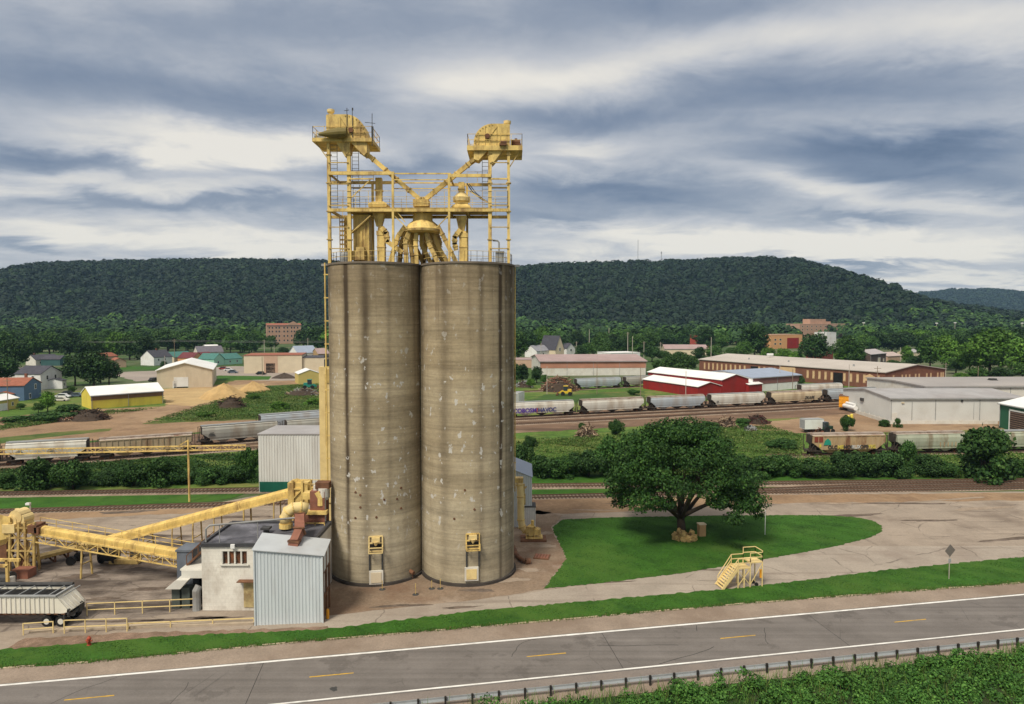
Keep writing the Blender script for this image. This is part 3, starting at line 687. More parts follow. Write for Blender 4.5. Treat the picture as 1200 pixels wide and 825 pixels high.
for i, c in enumerate(SC):
    rt = thing('concrete_silo', ['tall stained concrete silo beside the white block building, two dark streaks down its near side',
                                 'tall stained concrete silo beside the curved yellow duct and the oval lawn'][i], 'silo', c, group='twin concrete silos')
    silos.append(rt)
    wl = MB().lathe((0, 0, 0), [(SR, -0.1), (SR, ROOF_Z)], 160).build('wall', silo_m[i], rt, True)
    MB().lathe((0, 0, 0), [(SR + .002, ROOF_Z - .2), (SR + .1, ROOF_Z - .18), (SR + .1, ROOF_Z + .02), (SR - .1, ROOF_Z + .06), (0.01, ROOF_Z + .10)], 160).build('roof', roofm, rt)
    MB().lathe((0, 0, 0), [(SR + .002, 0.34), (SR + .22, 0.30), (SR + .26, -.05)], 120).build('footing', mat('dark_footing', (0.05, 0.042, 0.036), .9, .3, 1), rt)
    O = c
    def fit(px, py, wd, ht, th=.12, out=0.0):
        p, n = on_silo(c, px, py)
        return p + n * (out + th / 2), (wd, th, ht), math.atan2(n.y, n.x) + PI / 2
    ux, uy, lx, ly_ = [(440.5, 637, 441, 676), (554, 634, 552.5, 672)][i]
    # loading hatch: platform guard, dark slots under it, cream service box at the foot
    hb = MB(O)
    p, n = on_silo(c, ux, uy); tg = V((-n.y, n.x, 0)); zz_ = V((0, 0, 1))
    q = p + n * .08
    for s_ in (-1, 1): hb.bar(q + tg * s_ * .72 - zz_ * .82, q + tg * s_ * .72 + zz_ * .82, .13)
    for k in (-.82, .1, .82): hb.bar(q - tg * .72 + zz_ * k, q + tg * .72 + zz_ * k, .13)
    q2 = p + n * .75
    for k in (-.82, -.25): hb.bar(q2 - tg * .72 + zz_ * k, q2 + tg * .72 + zz_ * k, .1)
    for s_ in (-1, 1):
        for k in (-.82, -.25): hb.bar(q + tg * s_ * .72 + zz_ * k, q2 + tg * s_ * .72 + zz_ * k, .1)
        hb.bar(q2 + tg * s_ * .72 - zz_ * .85, q2 + tg * s_ * .72 - zz_ * .2, .1)
    hp = hb.build('hatch_platform', M['yellow'] if i else M['yellow_pale'], rt)
    hv = MB(O); hv.box(p + n * .05 - zz_ * .35, (1.2, .1, .5), math.atan2(n.y, n.x) + PI / 2); hv.build('hatch_opening', M['dark_void'], hp)
    h2 = MB(O); h2.box(p + n * .2 + zz_ * .48, (.85, .4, .5), math.atan2(n.y, n.x) + PI / 2); h2.tube([p + n * .3 + zz_ * .3, p + n * .3 - zz_ * .15], [.3, .1], 8); h2.build('hatch_gate', M['yellow_pale'], hp)
    sb = MB(O)
    top, nn = on_silo(c, ux, uy + 9); bot, _ = on_silo(c, lx, ly_ - 8)
    for s_ in (-1, 1):
        MB(O).bar(top + nn * .06 + tg * s_ * .68, V((top.x, top.y, bot.z)) + nn * .06 + tg * s_ * .68, .16, .1).build('chute_post', M['dark_metal'], rt)
    cp, sz, rz = fit(lx, ly_, 1.5, 1.5, .22)
    b1 = MB(O).box(cp, sz, rz).build('service_box', M['offwhite'], rt)
    cp, sz, rz = fit(lx, ly_, 1.12, 1.12, .06, .23)
    MB(O).box(cp, sz, rz).build('box_lid', M['yellow_pale'] if i else M['cream'], b1)
    # little vents left from the forms, and bolt plates
    vb = MB(O); rr = random.Random(40 + i)
    for _ in range(9 if i == 0 else 3):
        cp, sz, rz = fit(rr.uniform(415, 472) + i * 108, rr.uniform(563, 612), .28, .28, .03); 
        pp, n_ = on_silo(c, project(cp)[0], project(cp)[1])
        MB(O).tube([pp - n_ * .01, pp + n_ * .05], .13, 8).build('form_tie_plug', M['rust'], rt)
p, n = on_silo(SC[0], 481, 669)
MB(SC[0]).tube([p - n * .1, p + n * .5 - V((0, 0, .15))], .22, 12).bar(p + n * .35, p + n * .35 - V((0, 0, .7)), .06).build('spout', M['rust'], silos[0])
xc = (SC[0].x + SC[1].x) / 2
MB(SC[1]).tube([(xc + .08, SY - 1.25, 0.2), (xc + .08, SY - 1.25, ROOF_Z)], .07, 8).build('drain_pipe', silo_m[1], silos[1])
MB(SC[1]).box((xc, SY, ROOF_Z / 2), (.3, 2.0, ROOF_Z - .1)).build('joint_wall', silo_m[1], silos[1])
# yellow service pipe with brackets up the outer edge of each silo
pb = MB(SC[0])
px0 = SC[0].x - SR * .998 - .16
pb.tube([(px0, 77.0, 4.5), (px0, 77.0, ROOF_Z + .2)], .09, 8)
for k in range(12): pb.box((px0 + .12, 77.0, 5.5 + k * 2.6), (.5, .16, .12))
pb.build('service_pipe', M['yellow'], silos[0])
pb = MB(SC[1]); px1 = SC[1].x + SR * .99 + .17
pb.tube([(px1, SY + .5, 9.0), (px1, SY + .5, ROOF_Z)], .07, 6)
for k in range(9): pb.box((px1 - .08, SY + .5, 9.5 + k * 2.9), (.4, .14, .1))
pb.build('service_pipe', M['yellow'], silos[1])

# ------------------------------------------------------------------ head house on the roof
def zq(zx, zy): return 350 + zx / 3.9276, 110 + zy / 3.9276
YF, YR = 76.0, 81.1
def hz(zx, zy, Y=YF):
    return at(*zq(zx, zy), Y)
def hzx(zx, z, Y=YF):
    return V((at(*zq(zx, 400), Y).x, Y, z))
RZ = ROOF_Z + .08
def zlev(zy, Y=YF): return hz(500, zy, Y).z
ho = V(((SC[0].x + SC[1].x) / 2, SY, RZ))
frame = thing('headhouse_frame', 'open yellow steel frame with walkways standing on the roofs of both silos', 'steel frame', ho)
LV1, LV2 = zlev(535), zlev(372)
for zx in (433, 692):
    for Y in (YF, YR):
        MB(ho).bar(hzx(zx, RZ, Y), hzx(zx, LV2 + .1, Y), .24).build('column', M['yellow'], frame)
for zx in (340, 775):
    MB(ho).bar(hzx(zx, RZ, YR), hzx(zx, LV2, YR), .26).build('column', M['yellow'], frame)
for Y in (YF, YR):
    MB(ho).bar(hzx(140, LV1, Y), hzx(966, LV1, Y), .26, .34).build('floor_beam', M['yellow'], frame)
    MB(ho).bar(hzx(137, LV2 + .15, Y), hzx(440, LV2 + .15, Y), .25, .34).build('top_beam', M['yellow'], frame)
    MB(ho).bar(hzx(690, LV2 - .1, Y), hzx(885, LV2 - .1, Y), .25, .34).build('top_beam', M['yellow'], frame)
    MB(ho).bar(hzx(433, LV2 + .12, Y), hzx(700, LV2 + .12, Y), .12, .14).bar(hzx(433, LV2 - .55, Y), hzx(700, LV2 - .55, Y), .1, .1).build('tie_beam', M['yellow'], frame)
    MB(ho).bar(hzx(885, LV2 - .45, Y), hzx(960, LV2 - .45, Y), .16, .16).bar(hzx(230, LV2 - .45, Y), hzx(345, LV2 - .45, Y), .14, .14).build('tie_beam', M['yellow'], frame)
for zx in (145, 232, 345, 433, 565, 692, 775, 880, 962):
    MB(ho).bar(hzx(zx, LV1 - .05, YF), V((hzx(zx, 0, YF).x, YR, LV1 - .05)), .18, .3).build('cross_beam', M['yellow_rust'], frame)
for zx in (145, 433, 692, 880):
    MB(ho).bar(hzx(zx, LV2, YF), V((hzx(zx, 0, YF).x, YR, LV2)), .16, .2).build('cross_beam', M['yellow_rust'], frame)
gr = MB(ho); a_, b_ = hzx(232, LV1 + .24), hzx(885, LV1 + .24)
gr.box(((a_.x + b_.x) / 2, (YF + YR) / 2, LV1 + .26), (b_.x - a_.x, YR - YF, .05))
gr.box((hzx(340, 0).x, (YF + YR) / 2, LV1 - .18), (hzx(440, 0).x - hzx(230, 0).x, YR - YF - .4, .05))
gr.build('walkway_grating', M['yellow_rust'], frame)
a_, b_ = hzx(145, LV2 + .3), hzx(420, LV2 + .3)
MB(ho).box(((a_.x + b_.x) / 2, YF + .6, LV2 + .35), (b_.x - a_.x, 1.2, .05)).build('upper_walkway', M['yellow_rust'], frame)
br = MB(ho)
for (x0, y0), (x1, y1) in (((240, 480), (330, 395)), ((440, 560), (500, 620)), ((690, 560), (630, 620)), ((240, 640), (330, 560)), ((775, 440), (870, 500)), ((455, 545), (490, 590))):
    for Y in (YF,): br.bar(hz(x0, y0, Y + .1), hz(x1, y1, Y + .1), .1)
br.bar(hz(137, 250, YF), hz(137, 250, YR), .12)
br.build('diagonal_braces', M['yellow'], frame)
rl = MB(ho)
for Y in (YF, YR):
    rl.rail([hzx(145, LV1 + .2, Y), hzx(962, LV1 + .2, Y)], 1.9, 1.35, .022, (1.0, .66, .33))
rl.rail([hzx(145, LV1 + .2, YF), hzx(145, LV1 + .2, YR)], 1.9, 1.3, .022, (1.0, .5))
rl.rail([hzx(962, LV1 + .2, YF), hzx(962, LV1 + .2, YR)], 1.9, 1.3, .022, (1.0, .5))
rl.build('platform_railing', M['yellow'], frame)
rl = MB(ho).rail([hzx(240, LV2 + .35, YR), hzx(345, LV2 + .35, YR)], 1.2, 1.2, .022, (1, .5)).rail([hzx(775, LV2 + .2, YR), hzx(870, LV2 + .2, YR)], 1.2, 1.2, .022, (1, .5))
rl.build('upper_railing', M['yellow'], frame)
# guard rail round the roof edge, one per silo
for i, c in enumerate(SC):
    pts = []
    for k in range(25):
        a = (-PI + k * PI / 24) if True else 0
        pts.append(V((c.x + (SR - .25) * math.cos(a), c.y + (SR - .25) * math.sin(a), RZ)))
    back = [V((c.x + (SR - .25) * math.cos(a), c.y + (SR - .25) * math.sin(a), RZ)) for a in [k * PI / 12 for k in range(13)]]
    o_ = MB(c).rail(pts + back[1:], 1.1, 1.5, .02, (1.0, .5)).build('roof_railing', M['yellow'], silos[i])
for zx, z0_, z1_, Y in ((262, LV2 - .2, LV2 + 4.2, YR - 1), (265, LV1, LV2 - .3, YR - 1), (163, LV1, LV2 + 5.2, YF + 1), (860, LV1, LV2 + 4, YR - 1)):
    MB(ho).ladder(hzx(zx, z0_, Y), hzx(zx, z1_, Y), .75, (1, 0, 0), .42, .03).build('ladder', M['grey_metal'], frame)

def bucket_elevator(label, mirror, tx, head, plat, stack, triang, chute):
    """head = (zx flat side, zx round side, zy top, zy bottom), in the drawing of the left or right machine"""
    base = hzx(sum(tx) / 2, RZ)
    t = thing('bucket_elevator', label, 'elevator', base, group='bucket elevators on the silo roofs')
    Yc = (YF + YR) / 2 - .6
    zf, zr_, zt, zb = head
    ZT, ZB = zlev(zt), zlev(zb)
    for zx in tx:
        MB(base).box((hzx(zx, 0).x, YF + .25, (RZ + zlev(plat[2])) / 2), (.38 if zx in (230, 880) else .3, .42, zlev(plat[2]) - RZ)).build('leg_casing', M['yellow'], t)
        MB(base).bar(hzx(zx, RZ, YR), hzx(zx, zlev(plat[2]), YR), .26).build('rear_post', M['yellow'], t)
    lc = MB(base)
    for zx in tx:
        for k in range(4):
            z_ = RZ + 2.6 + k * 3.1; lc.box((hzx(zx, 0).x, YF + .25, z_), (.56, .6, .1))
    for k in range(6):
        z_ = RZ + 1.6 + k * 2.35
        if z_ < zlev(plat[2]) - 1: lc.bar(hzx(tx[0], z_), hzx(tx[1], z_), .1); lc.bar(hzx(tx[0], z_, YF + .2), hzx(tx[0], z_, YR), .1)
    lc.build('casing_bands', M['yellow_rust'], t)
    # D-shaped head: flat back, quarter-round front
    x0, x1 = hzx(zf, 0).x, hzx(zr_, 0).x
    wd = abs(x1 - x0); sg = 1 if x1 > x0 else -1
    prof = [V((x0, YF - .1, ZB)), V((x0, YF - .1, ZT - .12)), V((x0 + sg * .12, YF - .1, ZT))]
    flat = x0 + sg * wd * .48; rx, rz_ = wd * .52, (ZT - ZB) * .78
    for k in range(0, 11):
        a = PI / 2 * (1 - k / 10); prof.append(V((flat + sg * rx * math.cos(a), YF - .1, ZT - rz_ + rz_ * math.sin(a))))
    prof.append(V((x0 + sg * wd, YF - .1, ZB)))
    hd = MB(base).prism(prof, (0, 2.4, 0)).build('head_housing', M['yellow'], t)
    sm = MB(base)
    for k in (.36, .68): sm.box((x0 + sg * wd * k, YF - .13, (ZB + ZT) / 2 - .1), (.05, .06, (ZT - ZB) * .86))
    sm.box((x0 + sg * wd * .5, YF - .13, ZB + (ZT - ZB) * .28), (wd * .98, .06, .05))
    sm.bar((x0 + sg * wd * .35, YF - .14, ZT - .3), (x0 + sg * wd * .62, YF - .14, ZB + .9), .05)
    for k in range(9):
        a = PI / 2 * k / 8; sm.box((flat + sg * rx * .93 * math.cos(a), YF - .14, ZT - rz_ + rz_ * .93 * math.sin(a)), (.1, .07, .1))
    sm.build('seams', M['yellow_rust'], hd)
    cxp = x0 + sg * wd * .62
    MB(base).tube([(cxp, YF - .3, ZB + 1.3), (cxp, YF - .08, ZB + 1.3)], .28, 10).build('shaft_bearing', M['rust'], hd)
    # discharge hopper under the head
    d_ = MB(base)
    for pl in triang:
        d_.prism([hz(a, b2, YF - .05) for a, b2 in pl], (0, 1.6, 0))
    d_.build('discharge_hopper', M['yellow'], t)
    # platform with railing
    pa, pb_, pz0, pz1 = plat
    X0, X1 = hzx(pa, 0).x, hzx(pb_, 0).x; Zp = zlev(pz0); Zq = zlev(pz1)
    pl = MB(base).box(((X0 + X1) / 2, (YF + YR) / 2 - .5, (Zp + Zq) / 2), (X1 - X0, YR - YF - .4, Zp - Zq)).build('service_platform', M['yellow'], t)
    x_out = X0 if sg > 0 else X1
    MB(base).bar((x_out + sg * .3, YF + .2, Zq), (hzx(tx[0] if sg > 0 else tx[1], 0).x, YF + .2, Zq - 1.9), .1).build('platform_strut', M['yellow_rust'], pl)
    y0, y1 = YF - .1 + .1, YR - .9
    rr_ = MB(base)
    rr_.rail([(X0 + .05, y1, Zp), (X0 + .05, YF - .2, Zp), (X1 - .05, YF - .2, Zp), (X1 - .05, y1, Zp), (X0 + .05, y1, Zp)], 1.25, 1.3, .024, (1, .5))
    rr_.build('railing', M['yellow'], pl)
    # vent stack with a flared cap
    sx, st, sbm = stack
    sxx = hzx(sx, 0).x
    MB(base).lathe((sxx, YF + .9, 0), [(.22, zlev(sbm)), (.22, zlev(st) - .5), (.40, zlev(st) - .32), (.42, zlev(st) - .05), (.3, zlev(st)), (0.01, zlev(st))], 14).build('vent_stack', M['yellow_pale'], t)
    # drive
    if not mirror:
        a, b2 = hz(92, 186, YF - .75), hz(222, 178, YF - .75)
        MB(base).tube([a, a.lerp(b2, .35), a.lerp(b2, .7), b2], [.12, .42, .62, .5], 14).build('drive_shroud', mat('olive_shroud', (0.16, 0.125, 0.035), .6, .2, 1), t)
    dm = MB(base); q = hz(1000 if mirror else 100, 225 if mirror else 196, YF + 1.6)
    dm.tube([q + V((-.6, 0, 0)), q + V((.5, 0, 0))], .36, 12).box(q + V((.1, 0, -.3)), (.9, .7, .3)).box(q + V((0, 0, .3)), (.3, .3, .3))
    if mirror:
        q2 = hz(928, 225, YF - .4); dm.tube([q2, q2 + V((.7, 0, 0))], .22, 10).box(q2 + V((.3, 0, -.2)), (.8, .4, .2))
    dm.build('drive_motor', M['rust'] if mirror else M['grey_metal'], t)
    # slanting spout to the distributor
    ch = MB(base); ps = [hz(a, b2, YF + .9) for a, b2 in chute]
    for p, q in zip(ps, ps[1:]): ch.bar(p, q, .44, .48)
    cho = ch.build('spout', M['yellow'], t)
    cf = MB(base)
    for k in (.06, .3, .52, .76, .97):
        L = ps[-2].lerp(ps[-1], k); d2 = (ps[-1] - ps[-2]).normalized()
        MB(base).bar(L - d2 * .06, L + d2 * .06, .6, .62).build('flange', M['yellow_rust'], cho)
    cf.bar(ps[0].lerp(ps[1], .5) - V((.1, .5, .1)), ps[0].lerp(ps[1], .9) - V((.1, .5, .1)), .5, .4)
    cf.build('inspection_box', M['yellow_rust'], cho)
    return t
be1 = bucket_elevator('yellow bucket elevator whose round head has a dark olive cone and antennas', False, (137, 230), (131, 314, 95, 224), (68, 342, 205, 222), (142, 60, 150),
    [[(172, 222), (238, 222), (232, 262), (214, 290)], [(238, 222), (314, 222), (314, 268), (300, 284)]], [(285, 265), (330, 290), (565, 492)])
be2 = bucket_elevator('yellow bucket elevator whose round head carries a rusty drive motor at its open end', True, (880, 966), (972, 806, 138, 252), (776, 1030, 240, 262), (960, 113, 160),
    [[(870, 258), (940, 258), (905, 305), (890, 322)], [(806, 252), (872, 258), (828, 306), (806, 300)]], [(840, 285), (790, 318), (575, 492)])
an = MB(be1.location)
for zx, zt, zb in ((222, 65, 200), (247, 68, 200), (338, 90, 240)):
    an.bar(hz(zx, zb, YF - .15), hz(zx, zt, YF - .15), .06)
an.bar(hz(210, 78, YF - .15), hz(232, 74, YF - .15), .05).bar(hz(305, 131, YF - .15), hz(352, 136, YF - .15), .05).box(hz(248, 70, YF - .15), (.14, .14, .25))
an.bar(hz(340, 150, YF - .15), hz(340, 215, YF - .15), .2, .12)
an.build('antenna', M['dark_metal'], be1)

# distributor with its fan of spouts
do = hz(567, 540, YF + .9); do = V((do.x, YF + 1.6, LV1))
dist = thing('grain_distributor', 'yellow inverted funnel with a fan of bent spouts between the two silos', 'distributor', do)
MB(do).box(hz(566, 506, YF + 1.2), (1.7, 1.5, .75)).tube([hz(566, 490, YF + 1.2), hz(566, 478, YF + 1.2)], [.6, .3], 10).build('inlet_box', M['yellow'], dist)
MB(do).lathe((do.x, YF + 1.6, 0), [(1.1, LV1 - .2), (1.12, zlev(575)), (1.7, zlev(594)), (2.05, zlev(616)), (2.1, zlev(630)), (1.4, zlev(636))], 12).build('funnel', M['yellow'], dist)
MB(do).lathe((do.x, YF + 1.6, 0), [(2.06, zlev(618)), (2.14, zlev(618)), (2.14, zlev(628)), (2.06, zlev(628))], 28).build('ring', M['yellow_rust'], dist)
legs = [((492, 620), (455, 660), (405, 765), 0.1), ((515, 630), (490, 680), (492, 765), -.6), ((528, 632), (512, 690), (512, 765), .7), ((545, 634), (538, 690), (538, 766), -.3),
        ((565, 634), (566, 700), (600, 768), .8), ((585, 634), (605, 700), (640, 768), -.5), ((608, 630), (640, 700), (682, 765), .5), ((640, 620), (668, 660), (725, 720), -.1), ((622, 628), (650, 690), (600, 766), 1.6), ((500, 626), (470, 700), (430, 766), 1.8), ((535, 634), (525, 690), (560, 768), 1.5), ((575, 634), (585, 690), (545, 768), 1.9), ((600, 632), (622, 690), (660, 767), 1.3)]
for a, b2, c2, dy in legs:
    l_ = MB(do); p = [hz(a[0], a[1] - 12, YF + 1.2 + dy), hz(b2[0], b2[1], YF + 1.2 + dy * 1.4), V((hzx(c2[0], 0).x, YF + 1.2 + dy * 1.7, RZ - .05))]
    l_.bar(p[0], p[1], .44, .46); l_.bar(p[1] - (p[1] - p[0]).normalized() * .1, p[2], .44, .46)
    for q, r_ in ((p[0].lerp(p[1], .75), p[1] - p[0]), (p[1].lerp(p[2], .1), p[2] - p[1]), (p[1].lerp(p[2], .55), p[2] - p[1])):
        d2 = r_.normalized(); l_.bar(q - d2 * .05, q + d2 * .05, .56, .58)
    l_.build('spout', M['yellow'] if dy > -.4 else M['yellow_rust'], dist)

def surge_hopper(label, pipe, hood, spin, fun, leg, branch):
    cxm = (pipe[0] + pipe[1]) / 2
    o = hzx(cxm, RZ, YF + 1.4)
    t = thing('surge_hopper', label, 'hopper', o, group='hoppers under the slanting spouts')
    w_ = hzx(pipe[1], 0).x - hzx(pipe[0], 0).x
    Yh = YF + 1.4
    MB(o).box((o.x, Yh, (zlev(pipe[2]) + zlev(pipe[3])) / 2), (w_, w_, zlev(pipe[2]) - zlev(pipe[3]))).box((o.x, Yh, zlev((pipe[2] + pipe[3]) / 2)), (w_ + .16, w_ + .16, .16)).build('inlet_duct', M['yellow'], t)
    if spin:
        a0, a1, a2 = spin; rr_ = (hzx(a1, 0).x - hzx(a0, 0).x) / 2
        MB(o).lathe((o.x, Yh, 0), [(.3, zlev(a2[0])), (rr_, zlev(a2[1])), (rr_, zlev(a2[2])), (.4, zlev(a2[3]))], 18).build('cyclone', M['yellow_pale'], t)
    hx0, hx1, hy0, hy1 = hood
    W2 = (hzx(hx1, 0).x - hzx(hx0, 0).x)
    zt_, zb_ = zlev(hy0), zlev(hy1)
    def ring(wx, wy, z): return [V((o.x - wx / 2, Yh - wy / 2, z)), V((o.x + wx / 2, Yh - wy / 2, z)), V((o.x + wx / 2, Yh + wy / 2, z)), V((o.x - wx / 2, Yh + wy / 2, z))]
    MB(o).loft(ring(W2 * .62, W2 * .62, zt_), ring(W2, W2 * .95, (zt_ + zb_) / 2)).loft(ring(W2, W2 * .95, (zt_ + zb_) / 2), ring(W2 * .9, W2 * .9, zb_)).build('hood', M['yellow'], t)
    f0, f1, fy0, fn0, fn1, fy1 = fun
    MB(o).loft(ring(hzx(f1, 0).x - hzx(f0, 0).x, 1.2, zlev(fy0)), ring(hzx(fn1, 0).x - hzx(fn0, 0).x, .55, zlev(fy1))).build('funnel', M['yellow'], t)
    lx0, lx1, ly0, ly1 = leg
    lm = MB(o); lcx = (hzx(lx0, 0).x + hzx(lx1, 0).x) / 2; lw = hzx(lx1, 0).x - hzx(lx0, 0).x
    lm.box((lcx, Yh, (zlev(ly0) + RZ) / 2), (lw, lw, zlev(ly0) - RZ)); lm.loft([V((lcx - .3, Yh - .3, zlev(fy1))), V((lcx + .3, Yh - .3, zlev(fy1))), V((lcx + .3, Yh + .3, zlev(fy1))), V((lcx - .3, Yh + .3, zlev(fy1)))], [V((lcx - lw / 2, Yh - lw / 2, zlev(ly0))), V((lcx + lw / 2, Yh - lw / 2, zlev(ly0))), V((lcx + lw / 2, Yh + lw / 2, zlev(ly0))), V((lcx - lw / 2, Yh + lw / 2, zlev(ly0)))])
    lm.box((lcx, Yh, zlev(ly0 - 15)), (lw * 1.15, lw * 1.1, .5)).box((lcx, Yh, zlev(700)), (lw * 1.12, lw * 1.12, .12))
    lm.build('down_spout', M['yellow'], t)
    bm_ = MB(o); ps = [hz(a, b2, YF + 1.0) for a, b2 in branch]
    for p, q in zip(ps, ps[1:]): bm_.bar(p - (q - p).normalized() * .1, q + (q - p).normalized() * .1, .5, .5)
    for p, q in zip(ps, ps[1:]):
        d2 = (q - p).normalized(); e = p.lerp(q, .5); bm_.bar(e - d2 * .06, e + d2 * .06, .62, .62)
    bm_.build('branch_spout', M['yellow'], t)
    return t
surge_hopper('yellow hopper with a wide square hood beside the corrugated casing', (355, 384, 376, 492), (325, 415, 490, 517), None, (343, 398, 540, 358, 384, 602), (350, 385, 650, 765), [(385, 618), (404, 640), (408, 680), (475, 728)])
surge_hopper('yellow hopper with a round cone above its hood, next to the grey cabinet', (736, 763, 396, 462), (710, 800, 500, 530), (708, 790, (440, 468, 485, 505)), (724, 776, 555, 738, 762, 625), (735, 772, 660, 765), [(742, 628), (718, 660), (718, 690), (724, 714)])
# corrugated casing, cage ladder, grey drum
o = hzx(275, RZ, YF + 2)
cs = thing('casing_tower', 'tall yellow ribbed sheet casing on the silo roof behind the wide square hood', 'casing', o)
cb_ = MB(o); x0, x1 = hzx(238, 0).x, hzx(312, 0).x; zt_ = zlev(548)
n_ = 9
for k in range(n_):
    xa = x0 + (x1 - x0) * k / n_
    cb_.box((xa + (x1 - x0) / n_ / 2, YF + 1.9, (RZ + zt_) / 2), ((x1 - x0) / n_ * (.98 if k % 2 else .99), 1.5 if k % 2 else 1.62, zt_ - RZ - (0.004 if k % 2 else 0)))
cb_.build('ribbed_sheet', M['yellow'], cs)
MB(o).bar(hz(240, 640, YF + .95), hz(330, 565, YF + .95), .3, .25).build('cross_duct', M['yellow_rust'], cs)
MB(o).box(hz(285, 735, YF + .7), (.9, .6, 1.4)).box(hz(255, 745, YF + .7), (.6, .5, 1.0)).build('motor_housing', M['yellow_rust'], cs)
o = hzx(204, RZ, YF + 1)
cg = thing('caged_ladder', 'narrow yellow cage over a grey drum at the silo roof edge', 'ladder', o)
lm = MB(o)
for a_ in (187, 198, 210, 221): lm.bar(hzx(a_, zlev(720), YF + 1.0), hzx(a_, zlev(552), YF + 1.0), .09); lm.bar(hzx(a_, zlev(720), YF + 1.8), hzx(a_, zlev(552), YF + 1.8), .09)
for k in range(8):
    z_ = zlev(560 + k * 21)
    for Y in (YF + 1.0, YF + 1.8): lm.bar(hzx(187, z_, Y), hzx(221, z_, Y), .09)
lm.box((hzx(204, 0).x, YF + 1.4, zlev(636)), (.5, .5, zlev(552) - zlev(720)))
lm.build('cage', M['yellow'], cg)
MB(o).lathe((o.x, YF + 1.4, 0), [(.55, RZ), (.55, zlev(735)), (.38, zlev(718)), (0.01, zlev(718))], 18).build('drum', M['grey_metal'], cg)
o = hzx(925, RZ, YF + .8)
cbx = thing('control_cabinet', 'grey control cabinet with a bent pipe at the roof edge', 'cabinet', o)
a_, b_ = hzx(905, 0).x, hzx(946, 0).x
MB(o).box(((a_ + b_) / 2, YF + .8, (RZ + zlev(722)) / 2), (b_ - a_, .9, zlev(722) - RZ)).build('cabinet_body', M['grey_metal'], cbx)
MB(o).box(((a_ + b_) / 2, YF + .34, (RZ + zlev(722)) / 2), (.9, .04, .9)).build('cabinet_door', M['grey_metal'], cbx)
MB(o).tube([hz(922, 722, YF + .8), hz(922, 684, YF + .8), hz(916, 676, YF + .8), hz(900, 675, YF + .8), hz(893, 675, YF + .8)], .1, 8).build('bent_pipe', M['grey_metal'], cbx)
tag(MB().tube([hz(775, 412, YF + .5), hz(800, 450, YF + .5), hz(838, 482, YF + .5), hz(878, 502, YF + .5)], .07, 6).tube([hz(785, 415, YF + .7), hz(815, 455, YF + .7), hz(850, 485, YF + .7), hz(880, 506, YF + .7)], .05, 6).build('hose', M['dark_metal']), 'dark slack hose hanging below the upper walkway of the headhouse', 'hose')
lb = thing('beacon_arm', 'small light arm sticking out over the silo rim above the hill', 'light', hzx(985, RZ - .1, SY))
MB(lb.location).bar(hzx(970, RZ - .1, SY), hzx(1005, RZ - .1, SY), .1).box(hzx(1005, RZ - .12, SY), (.6, .3, .28)).build('arm', M['grey_metal'], lb)
lb = thing('beacon_arm', 'small light arm sticking out from the silo rim by the yellow service pipe', 'light', hzx(120, RZ - .1, SY - 1))
MB(lb.location).bar(hzx(110, RZ - .1, SY - 1), hzx(140, RZ - .1, SY - 1), .1).box(hzx(113, RZ - .1, SY - 1), (.6, .3, .26)).build('arm', M['grey_metal'], lb)
# ------------------------------------------------------------------ buildings by the silos
def ribbed_wall(mb, p, q, z0, z1a, z1b, pitch=.32, depth=.05):
    """trapezoid-ribbed sheet from p to q (ground line), top height running z1a -> z1b; ribs stand out to the left-hand normal's negative"""
    p, q = V((p[0], p[1], 0)), V((q[0], q[1], 0)); d = q - p; L = d.length; d.normalize(); n = V((d.y, -d.x, 0))
    k = max(1, round(L / pitch)); pr = []
    for i in range(k):
        a = L * i / k; w_ = L / k
        pr += [(a, 0), (a + .55 * w_, 0), (a + .65 * w_, depth), (a + .9 * w_, depth)]
    pr.append((L, 0))
    vs = []
    for a, o in pr:
        e = p + d * a + n * o
        vs += [V((e.x, e.y, z0)), V((e.x, e.y, z1a + (z1b - z1a) * a / L))]
    fs = [(2 * i, 2 * i + 2, 2 * i + 3, 2 * i + 1) for i in range(len(pr) - 1)]
    mb.add(vs, fs)
M['silver_sheet'] = mat('silver_blue_sheet', (0.60, 0.65, 0.67), 0.45, 0.06, 0.5, dirt=(0.3, 0.27, 0.23), dirt_amt=0.3, dirt_scale=0.5, stretch=(1.6, 1.6, .2), metal=.15)
M['grey_sheet'] = mat('pale_grey_sheet', (0.62, 0.63, 0.60), 0.5, 0.05, 0.4, dirt=(0.3, 0.26, 0.22), dirt_amt=0.35, dirt_scale=0.4, stretch=(1.4, 1.4, .15), metal=.1)
M['white_block'] = mat('white_painted_block', (0.70, 0.67, 0.60), 0.8, 0.1, 0.5, dirt=(0.30, 0.22, 0.15), dirt_amt=0.6, dirt_scale=0.28, fine=.05, stretch=(1, 1, .7))

_nt = M['white_block'].node_tree; _b = _nt.nodes['Principled BSDF']; _src = _b.inputs['Base Color'].links[0].from_socket
_t = _nt.nodes.new('ShaderNodeTexCoord'); _mp = _nt.nodes.new('ShaderNodeMapping'); _mp.inputs['Rotation'].default_value = (PI / 2, 0, 0); _nt.links.new(_t.outputs['Object'], _mp.inputs[0])
_br = N(_nt, 'ShaderNodeTexBrick', Scale=1.0); _br.inputs['Mortar Size'].default_value = .018; _br.inputs['Brick Width'].default_value = .8; _br.inputs['Row Height'].default_value = .4
_br.inputs['Color1'].default_value = (1, 1, 1, 1); _br.inputs['Color2'].default_value = (.95, .945, .94, 1); _br.inputs['Mortar'].default_value = (.88, .87, .85, 1)
_nt.links.new(_mp.outputs[0], _br.inputs['Vector']); _nt.links.new(mixrgb(_nt, 1.0, _src, _br.outputs['Color'], 'MULTIPLY'), _b.inputs['Base Color'])
